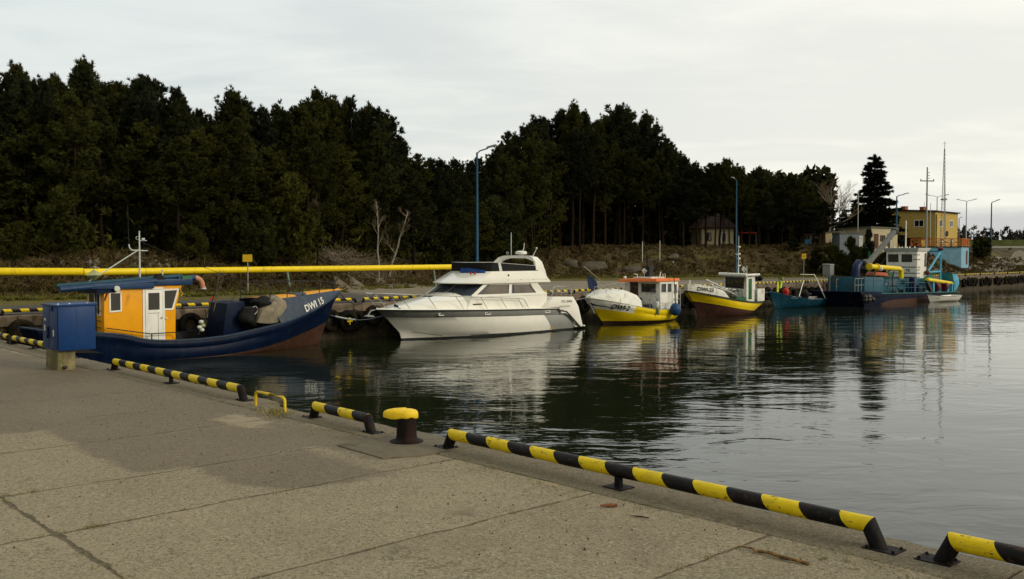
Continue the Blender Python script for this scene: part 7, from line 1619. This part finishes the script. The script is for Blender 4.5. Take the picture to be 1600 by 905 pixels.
# skyline trees: one at each peak, filled in between, plus rows in front and behind
px = -430
while px < 1290:
    fd = foot_depth(px); step = rr.uniform(15, 26) * (60 / (fd + 6)) ** .55; yt = lin(SKY, px) + rr.uniform(4, 18)
    plant(px, fd + rr.uniform(7, 12), yt, rr.choice([0, 1, 2, 4, 7, 5, 0, 1]), .95); px += step
for (x_, y_) in SKY:
    if y_ <= lin(SKY, x_ - 14) and y_ <= lin(SKY, x_ + 14): plant(x_, foot_depth(x_) + rr.uniform(8, 11), y_ + 5, rr.choice([4, 7, 1, 6]), .82)
px = -430
while px < 1270:      # lower front row
    fd = foot_depth(px); step = rr.uniform(34, 62) * (60 / (fd + 6)) ** .6; yt = lin(SKY, px) + rr.uniform(28, 85)
    if px < 860: plant(px, fd + rr.uniform(4, 7), yt, rr.choice([2, 5, 0, 5, 2]), 1.0)
    else: plant(px, fd + rr.uniform(5.5, 8), yt + 5, rr.choice([3, 6, 1, 3]), .9)
    px += step
for px_, yt_, vv_, Yd in ((1117, 262, 6, 95.5), (1130, 250, 6, 95.2), (1140, 268, 3, 95.5), (1090, 262, 2, 96), (1103, 256, 0, 96.5), (1124, 255, 0, 96.2), (1150, 262, 2, 96.3)):
     x = (px_ - 800) / FPX * Yd; z0 = gz(x, Yd); H = EYE + (402 - yt_) / FPX * Yd - z0; place_tree(get_pine(vv_), x, Yd, .62 if vv_ in (6, 3) else .85, px_, LAB, 'pines of the forest behind the far quay', z=z0, sz=H / 12)
px = -450
while px < 1290:      # rows behind
    fd = foot_depth(px); step = rr.uniform(22, 36) * (60 / (fd + 6)) ** .5; yt = lin(SKY, px) + rr.uniform(14, 36)
    plant(px, fd + rr.uniform(14, 24), yt, rr.choice([0, 1, 2, 3, 4, 7]), 1.05); px += step

# young bushy pines low at the forest edge
BUSH = [make_pine(201, 4.6, .04, 2.0, tufts=1500, needle='needles_olive', name='young_pine', top='cone', dens=1.1), make_pine(202, 4.2, .03, 2.1, tufts=1500, needle='needles_olive', name='young_pine', dens=1.1), make_pine(203, 4.4, .05, 1.8, tufts=1300, name='young_pine', top='cone')]
bu = [False] * 3
def bush(px, Yd, ytop, i, lab, wf=1.0):
    x = (px - 800) / FPX * Yd; z0 = gz(x, Yd); H = EYE + (402 - ytop) / FPX * Yd - z0; o = BUSH[i] if not bu[i] else copy_tree(BUSH[i]); bu[i] = True; s = H / 4.4
    place_tree(o, x, Yd, s * wf, rr.uniform(0, 6), lab, 'young bushy pines along the forest edge', 'young pine', z=z0, sz=s)
for (px, dy, yt, i, lab, wf) in ((95, 4.5, 302, 0, 'broad young pine above the rubble left of the boat mast', 1.0), (30, 4, 345, 1, 'low young pine at the far left edge of the bank', 1), (215, 6, 330, 2, 'young pine behind the white boat mast', .9), (372, 4, 318, 2, 'slim young pine left of the wide yellow sign', .85),
                             (452, 4.2, 287, 0, 'tallest broad young pine right of the wide yellow sign', .85), (410, 4, 335, 1, 'round young pine just above the wide yellow sign', .8), (300, 4, 350, 1, 'low young pine between the mast and the yellow sign', .9), (768, 5.5, 320, 0, 'rounded young pine right behind the tall blue lamp', 1.0), (728, 6, 345, 2, 'small young pine left of the tall blue lamp', .9), (690, 6, 332, 1, 'young pine right of the leaning birch', .9)):
    bush(px, foot_depth(px) + dy, yt, i, lab, wf)
for (px, Yd, yt, i, wf, lab) in ((1300, 91, 382, 1, 1.5, 'dark low shrub below the sand-coloured cabin'), (1330, 90, 376, 0, 1.4, 'dark shrub in front of the blue-grey garage'), (1356, 88, 362, 2, 1.0, 'upright dark shrub beside the cream shed'), (1275, 92, 388, 2, 1.6, 'dark low shrub right of the small yellow sign'), (1385, 90, 392, 1, 1.5, 'dark low shrub behind the grey boom'), (1240, 96, 372, 2, 1.2, 'dark shrub at the right end of the forest'),
                                 (1410, 93, 398, 0, 1.2, 'low shrub behind the dredger cabin'), (1345, 92, 385, 1, 1.4, 'wide dark shrub under the raised grey boom')):
    x = (px - 800) / FPX * Yd; o = copy_tree(BUSH[i]); H = max(.9, EYE + (402 - yt) / FPX * Yd - gz(x, Yd)); o.name = 'shrub'
    place_tree(o, x, Yd, .42 * wf * 1.0, px, lab, 'dark shrubs on the bank', 'shrub', sz=H / 4.4)
# the big spruce and its neighbours
sp1 = make_spruce(301, 12.4, 2.75); p = PD(1365, 400, 109); z0 = gz(p.x, p.y); H = EYE + (402 - 243) / FPX * 109 - z0
place_tree(sp1, p.x, p.y, 1.28, .5, 'big solitary dark spruce left of the yellow house', None, 'spruce', sz=H / 12.4)
for px, Yd, yt, s, lab in ((1336, 112, 312, .62, 'small dark spruce just left of the big one'), (1318, 108, 330, .60, 'lowest dark spruce behind the grey shed')):
    o = copy_tree(sp1); p = PD(px, 400, Yd); z0 = gz(p.x, p.y); place_tree(o, p.x, p.y, s, px, lab, None, 'spruce', sz=(EYE + (402 - yt) / FPX * Yd - z0) / 12.4)
# bare birches
def birch(name, px, Yd, ytop, lean, label, seed, n=7, r=.07, fine=True, spread=.45, m_='birch', zb=None):
    rr = random.Random(seed); p = PD(px, 400, Yd); z0 = gz(p.x, p.y) if zb is None else zb; H = EYE + (402 - ytop) / FPX * Yd - z0; root = empty(name, (p.x, p.y, z0 - .1), 0, label, 'birch')
    m1 = MB(); tw = MB(); k = 8; pts = []; w = 0
    for i in range(k + 1): f = i / k; w += rr.uniform(-.06, .06); pts.append(Vector((lean * f + w, rr.uniform(-.05, .05), H * f)))
    m1.tube(pts, [r * (1 - .8 * i / k) + .010 for i in range(k + 1)], 7)
    def br(a, d, L_, r_, lv):
        q = [a]; dd = d.copy()
        for i in range(3): dd = (dd + Vector((rr.uniform(-.2, .2), rr.uniform(-.2, .2), rr.uniform(-.02, .16)))).normalized(); q.append(q[-1] + dd * L_ / 3)
        (m1 if lv == 0 else tw).tube(q, [r_, r_ * .8, r_ * .6, r_ * .35], 4, cap=False)
        if lv < 3 and fine:
            for i in range(4 if lv else 5): t = rr.uniform(.3, 1); j = min(2, int(t * 3)); b_ = q[j].lerp(q[j + 1], t * 3 - j); br(b_, (dd + Vector((rr.uniform(-.8, .8), rr.uniform(-.8, .8), rr.uniform(-.4, .5)))).normalized(), L_ * .5, r_ * .5, lv + 1)
    for i in range(n):
        t = rr.uniform(.25, .95); j = min(k - 1, int(t * k)); a = pts[j].lerp(pts[j + 1], t * k - j); az = rr.uniform(0, 6.28); el = rr.uniform(.5, 1.0); br(a, Vector((math.cos(az) * math.cos(el), math.sin(az) * math.cos(el), math.sin(el))), H * spread * (1.05 - t * .6), r * .38, 0)
    m1.build('trunk', m_, root, smooth=True, recalc=False); tw.v and tw.build('crown', 'twig', root, recalc=False); return root
birch('birch_tree', 591, foot_depth(591) + 3.0, 312, -.18, 'slim bare birch with a nearly upright white trunk behind the yellow pipe', 5, 6, .065, spread=.26)
birch('birch_tree', 607, foot_depth(607) + 2.8, 328, 1.30, 'bare birch with a white trunk leaning right, behind the yellow pipe', 9, 7, .075, spread=.28)
birch('birch_tree', 1296, 104, 292, .15, 'bare birch with a pale forked crown against the sky by the sheds', 21, 14, .13, spread=.52)
birch('birch_tree', 1308, 112, 300, .2, 'slighter bare birch just right of the pale forked one', 33, 10, .08, spread=.5, m_='twig')
birch('birch_tree', 497, foot_depth(497) + 3.6, 290, .1, 'thin reddish bare trunk in front of the left forest', 41, 4, .05, spread=.2, m_='bark_pine')

# understorey that closes the forest
rg = np.random.default_rng(3); cen = []
for px in np.arange(-480, 1290, 3.2):
    fd = foot_depth(px)
    for k in range(15 if px < 860 else 12):
        Yd = fd + rg.uniform(17, 27); x = (px + rg.uniform(-6, 6) - 800) / FPX * Yd; hmax = (EYE + (402 - lin(SKY, px)) / FPX * Yd - 3.6) * .78; cen.append((x, Yd, 3.3 + rg.uniform(0, 1) * max(1.5, hmax)))
for px in np.arange(840, 1300, 1.6):
    fd = foot_depth(px)
    for k in range(9): Yd = max(fd + rg.uniform(16, 30), 104 if 1078 < px < 1152 else 0); x = (px - 800) / FPX * Yd; cen.append((x, Yd, gz(x, Yd) + rg.uniform(0, 8.5)))
cen = np.array(cen); dd = rg.normal(0, .6, cen.shape); dd[:, 2] += .4
tag(tris_object('forest_undergrowth', cen, dd, 1.0, .30, 'needles', None, 9, nb=9, spread=.8, up=.1), 'dark undergrowth filling the depth of the pine forest', 'undergrowth', kind='stuff')
cen = []
for px in np.arange(-200, 870, 2.2):
    fd = foot_depth(px)
    for k in range(5): 
        Yd = fd + rg.uniform(5.5, 14); x = (px + rg.uniform(-5, 5) - 800) / FPX * Yd; h = rg.uniform(0, 1) ** 1.5 * 2.6; cen.append((x, Yd, gz(x, Yd) + h))
cen = np.array(cen); dd = rg.normal(0, .6, cen.shape); dd[:, 2] += .5
tag(tris_object('edge_brush', cen, dd, .46, .05, 'needles_olive', None, 19, nb=9, spread=.7, up=.2), 'low dark green brush along the edge of the forest', 'brush', kind='stuff')

# grass and heather on the verge and the bank
def scatter(name, n, dmin, dmax, mats_, L, w, nb, label, cat, seed, xr=(-45, 75), zoff=0.0, spread=.55, up=.9, dens=None):
    rg = np.random.default_rng(seed); out = []
    while len(out) < n:
        px = rg.uniform(-160, 1660); fd = foot_depth_c(px); Yd = fd + rg.uniform(dmin, dmax); x = (px - 800) / FPX * Yd
        if dens is not None and rg.random() > dens(px, Yd - fd): continue
        out.append((x, Yd, 0))
    out = np.array(out); z, d = ground_np(out[:, 0], out[:, 1]); out[:, 2] = z + zoff; dd = np.tile(np.array([[0, 0, .8]]), (n, 1)) + rg.normal(0, .15, (n, 3))
    return tag(tris_object(name, out, dd, L, w, mats_, None, seed, nb=nb, spread=spread, up=up * .3), label, cat, kind='stuff')
FD = {}
def foot_depth_c(px):
    k = int(px // 8)
    if k not in FD: FD[k] = foot_depth(k * 8 + 4)
    return FD[k]
clump = lambda px, d: .15 + .85 * (float(fbm(np.array([px / 18.0]), np.array([d * .6]), 1.0, 4)[0]) > .5)
scatter('verge_grass', 7000, -2.2, 1.2, 'grass_green', .20, .03, 6, 'short olive grass on the verge at the foot of the bank', 'grass', 21, dens=clump)
scatter('bank_grass', 8000, -.5, 8.5, 'grass_dry', .34, .03, 7, 'dry yellow-brown grass on the bank', 'grass', 22, dens=clump)
clump2 = lambda px, d: .10 + .90 * (float(fbm(np.array([px / 26.0 + 50]), np.array([d * .45]), 1.0, 9)[0]) > .48)
scatter('heather', 7000, .6, 9, 'heather', .26, .04, 8, 'brown heather and dead bracken covering the bank', 'heather', 23, spread=.8, dens=clump2)
scatter('bank_scrub', 2600, .3, 8, 'needles_olive', .30, .045, 9, 'low dark green scrub on the bank', 'scrub', 24, spread=.8, dens=clump)

def twig_heap(name, cs, n, L_, r, m_, label, cat, seed, kind=None, hgt=1.0):
    rr = random.Random(seed); m1 = MB()
    for i in range(n):
        c, rx, ry, rz = rr.choice(cs); x = c[0] + rr.gauss(0, rx * .5); y = c[1] + rr.gauss(0, ry * .5); t = 1 - min(1, math.hypot((x - c[0]) / rx, (y - c[1]) / ry)); z = gz(x, y) + rr.uniform(0, .15 + rz * t); az = rr.uniform(0, 6.28); l = L_ * rr.uniform(.4, 1.3)
        a = Vector((x, y, z)); d = Vector((math.cos(az), math.sin(az) * .6, rr.uniform(-.25, .5) * hgt)).normalized(); q = [a, a + d * l * .5 + Vector((0, 0, rr.uniform(-.06, .12))), a + d * l + Vector((rr.uniform(-.2, .2), 0, rr.uniform(-.1, .25)))]
        m1.tube(q, [r, r * .7, r * .3], 3, cap=False)
        for k in range(3): b_ = q[1].lerp(q[2], rr.random()); m1.tube([b_, b_ + Vector((rr.uniform(-.4, .4), rr.uniform(-.3, .3), rr.uniform(-.1, .35))) * l * .5], [r * .5, r * .2], 3, cap=False)
    o = m1.build(name, m_, recalc=False); return tag(o, label, cat, kind=kind)
def gp(px, dd): Yd = foot_depth_c(px) + dd; return ((px - 800) / FPX * Yd, Yd)
mat('twig_pale', (.20, .165, .125), .9, .3, 9)
twig_heap('brush_pile', [(gp(545, 4.5), 1.7, .9, 1.15), (gp(580, 4.6), 1.6, .9, .8), (gp(530, 4.3), .9, .8, 1.0)], 620, 1.0, .020, 'twig_pale', 'big heap of dead grey branches left of the two birches', 'brush pile', 4)
twig_heap('brush_pile', [(gp(650, 4.5), 1.3, .8, .8), (gp(690, 4.8), 1.0, .8, .6)], 260, .9, .018, 'twig', 'smaller heap of dead branches right of the leaning birch', 'brush pile', 5)
twig_heap('bank_brushwood', [(gp(px, dd), 3.2, 2.2, .3) for px in range(870, 1420, 26) for dd in (2.2, 4.2)], 1500, .9, .016, 'twig', 'dead brown brushwood and roots strewn over the bank', 'brushwood', 6, 'stuff')
twig_heap('left_brushwood', [(gp(px, dd), 2.2, 1.4, .3) for px in range(-20, 860, 24) for dd in (1.8, 3.6)], 1000, .8, .012, 'twig', 'dead stems and twigs over the left part of the bank', 'brushwood', 7, 'stuff')
# rubble
rr = random.Random(9); m1 = MB()
for i in range(380):
    px = rr.gauss(195, 45) if i % 4 else rr.gauss(330, 30); x, y = gp(px, 3.6 + rr.gauss(0, .7)); r_ = rr.uniform(.05, .17); z = gz(x, y) + r_ * .3; n_ = len(m1.v); m1.ball((x, y, z), r_, 6, i % 2, (1, rr.uniform(.6, 1), rr.uniform(.5, .9)))
    for j in range(n_, len(m1.v)): v = m1.v[j]; m1.v[j] = tuple(c + rr.uniform(-.25, .25) * r_ for c in v)
tag(m1.build('rubble', ['stone', 'stone_pale']), 'pale broken stone rubble tipped on the bank behind the boat mast', 'rubble', kind='stuff')
def boulder(px, dd, r, sc, seed, label):
    rr = random.Random(seed); x, y = gp(px, dd); bm = bmesh.new(); bmesh.ops.create_icosphere(bm, subdivisions=3, radius=r)
    o3 = [rr.uniform(0, 9) for _ in range(3)]
    for v in bm.verts: c = v.co; k = 1 + .16 * math.sin(3 * c.x / r + o3[0]) * math.cos(2.4 * c.y / r + o3[1]) + .08 * math.sin(7 * c.z / r + o3[2]) + .05 * math.sin(11 * c.x / r); v.co = Vector((c.x * sc[0] * k, c.y * sc[1] * k, c.z * sc[2] * k))
    me = bpy.data.meshes.new('boulder'); bm.to_mesh(me); bm.free(); me.materials.append(MATS['stone']); me.shade_smooth(); o = bpy.data.objects.new('boulder', me); COL.objects.link(o); o.location = (x, y, gz(x, y) + r * .15); o.rotation_euler = (.2, -.15, rr.uniform(0, 1)); tag(o, label, 'boulder')
boulder(925, 2.6, .8, (1.9, 1.0, .6), 3, 'big flat grey boulder on the bank above the DWI-2 bow'); boulder(985, 2.2, .72, (1.8, 1.0, .5), 4, 'grey boulder on the bank above the orange wheelhouse roof'); boulder(890, 3.2, .6, (1.4, 1, .8), 6, 'smaller grey boulder left of the big flat one'); boulder(1052, 3.4, .45, (1.6, 1, .7), 8, 'small grey boulder right of the orange wheelhouse roof')

# far-off wood across the field on the right
rg = np.random.default_rng(44); cen = []; cg = []
for i in range(330):
    x = rg.uniform(70, 420); y = rg.uniform(335, 380); h = rg.uniform(5.0, 8.6) * (1 + .12 * math.sin(x * .05)); con = rg.random() < .22; zb = 5.5
    if con: h *= 1.1
    for j in range(46):
        f = rg.random(); w_ = 2.4 * ((1 - f) ** .9 if con else math.sin(math.pi * min(1, .15 + f * .85)) ** .5); a = rg.uniform(0, 6.28); q = (x + math.cos(a) * w_ * rg.uniform(.2, 1), y + math.sin(a) * w_, zb + h * (.06 + .94 * f)); (cg if con else cen).append(q)
cen = np.array(cen); cg = np.array(cg); d1_ = rg.normal(0, .3, cen.shape); d1_[:, 2] += .8
tag(tris_object('far_wood', cen, d1_, 1.3, .17, 'far_wood', None, 5, nb=7, spread=.6, up=.3), 'far-off bare brown wood beyond the field at the right edge', 'wood', kind='stuff')
d2_ = rg.normal(0, .3, cg.shape); tag(tris_object('far_conifers', cg, d2_, 1.1, .26, 'far_wood_green', None, 6, nb=7, spread=.6, up=.0), 'dark conifers standing in the far-off wood', 'wood', kind='stuff')
# dark hedge right of the terrace
cen = []
for i in range(500): px = rg.uniform(1522, 1545); Yd = 112 + rg.uniform(-2, 2); cen.append(((px - 800) / FPX * Yd, Yd, 3.2 + rg.uniform(.2, 2.2)))
cen = np.array(cen); tag(tris_object('hedge', cen, rg.normal(0, .5, cen.shape), .45, .08, 'needles', None, 8, nb=8, spread=.6), 'dark clipped hedge right of the blue terrace base', 'hedge')
cen = []
for i in range(420): px = rg.normal(1575, 14); Yd = 124 + rg.uniform(-2, 2); cen.append(((px - 800) / FPX * Yd, Yd, 2.6 + abs(rg.normal(0, .55))))
cen = np.array(cen); tag(tris_object('bank_bushes', cen, rg.normal(0, .5, cen.shape), .5, .08, 'needles_olive', None, 18, nb=8, spread=.6), 'low rounded bushes on the bank near the right edge of the photo', 'bushes')

# ================================================================== scale the whole layout to metres
seen = set()
Sm = Matrix.Scale(SC, 4)
bpy.context.view_layer.update()
for o in list(C.objects):
    if o.type == 'MESH' and o.data.name not in seen: seen.add(o.data.name); o.data.transform(Sm)
    o.location = o.location * SC
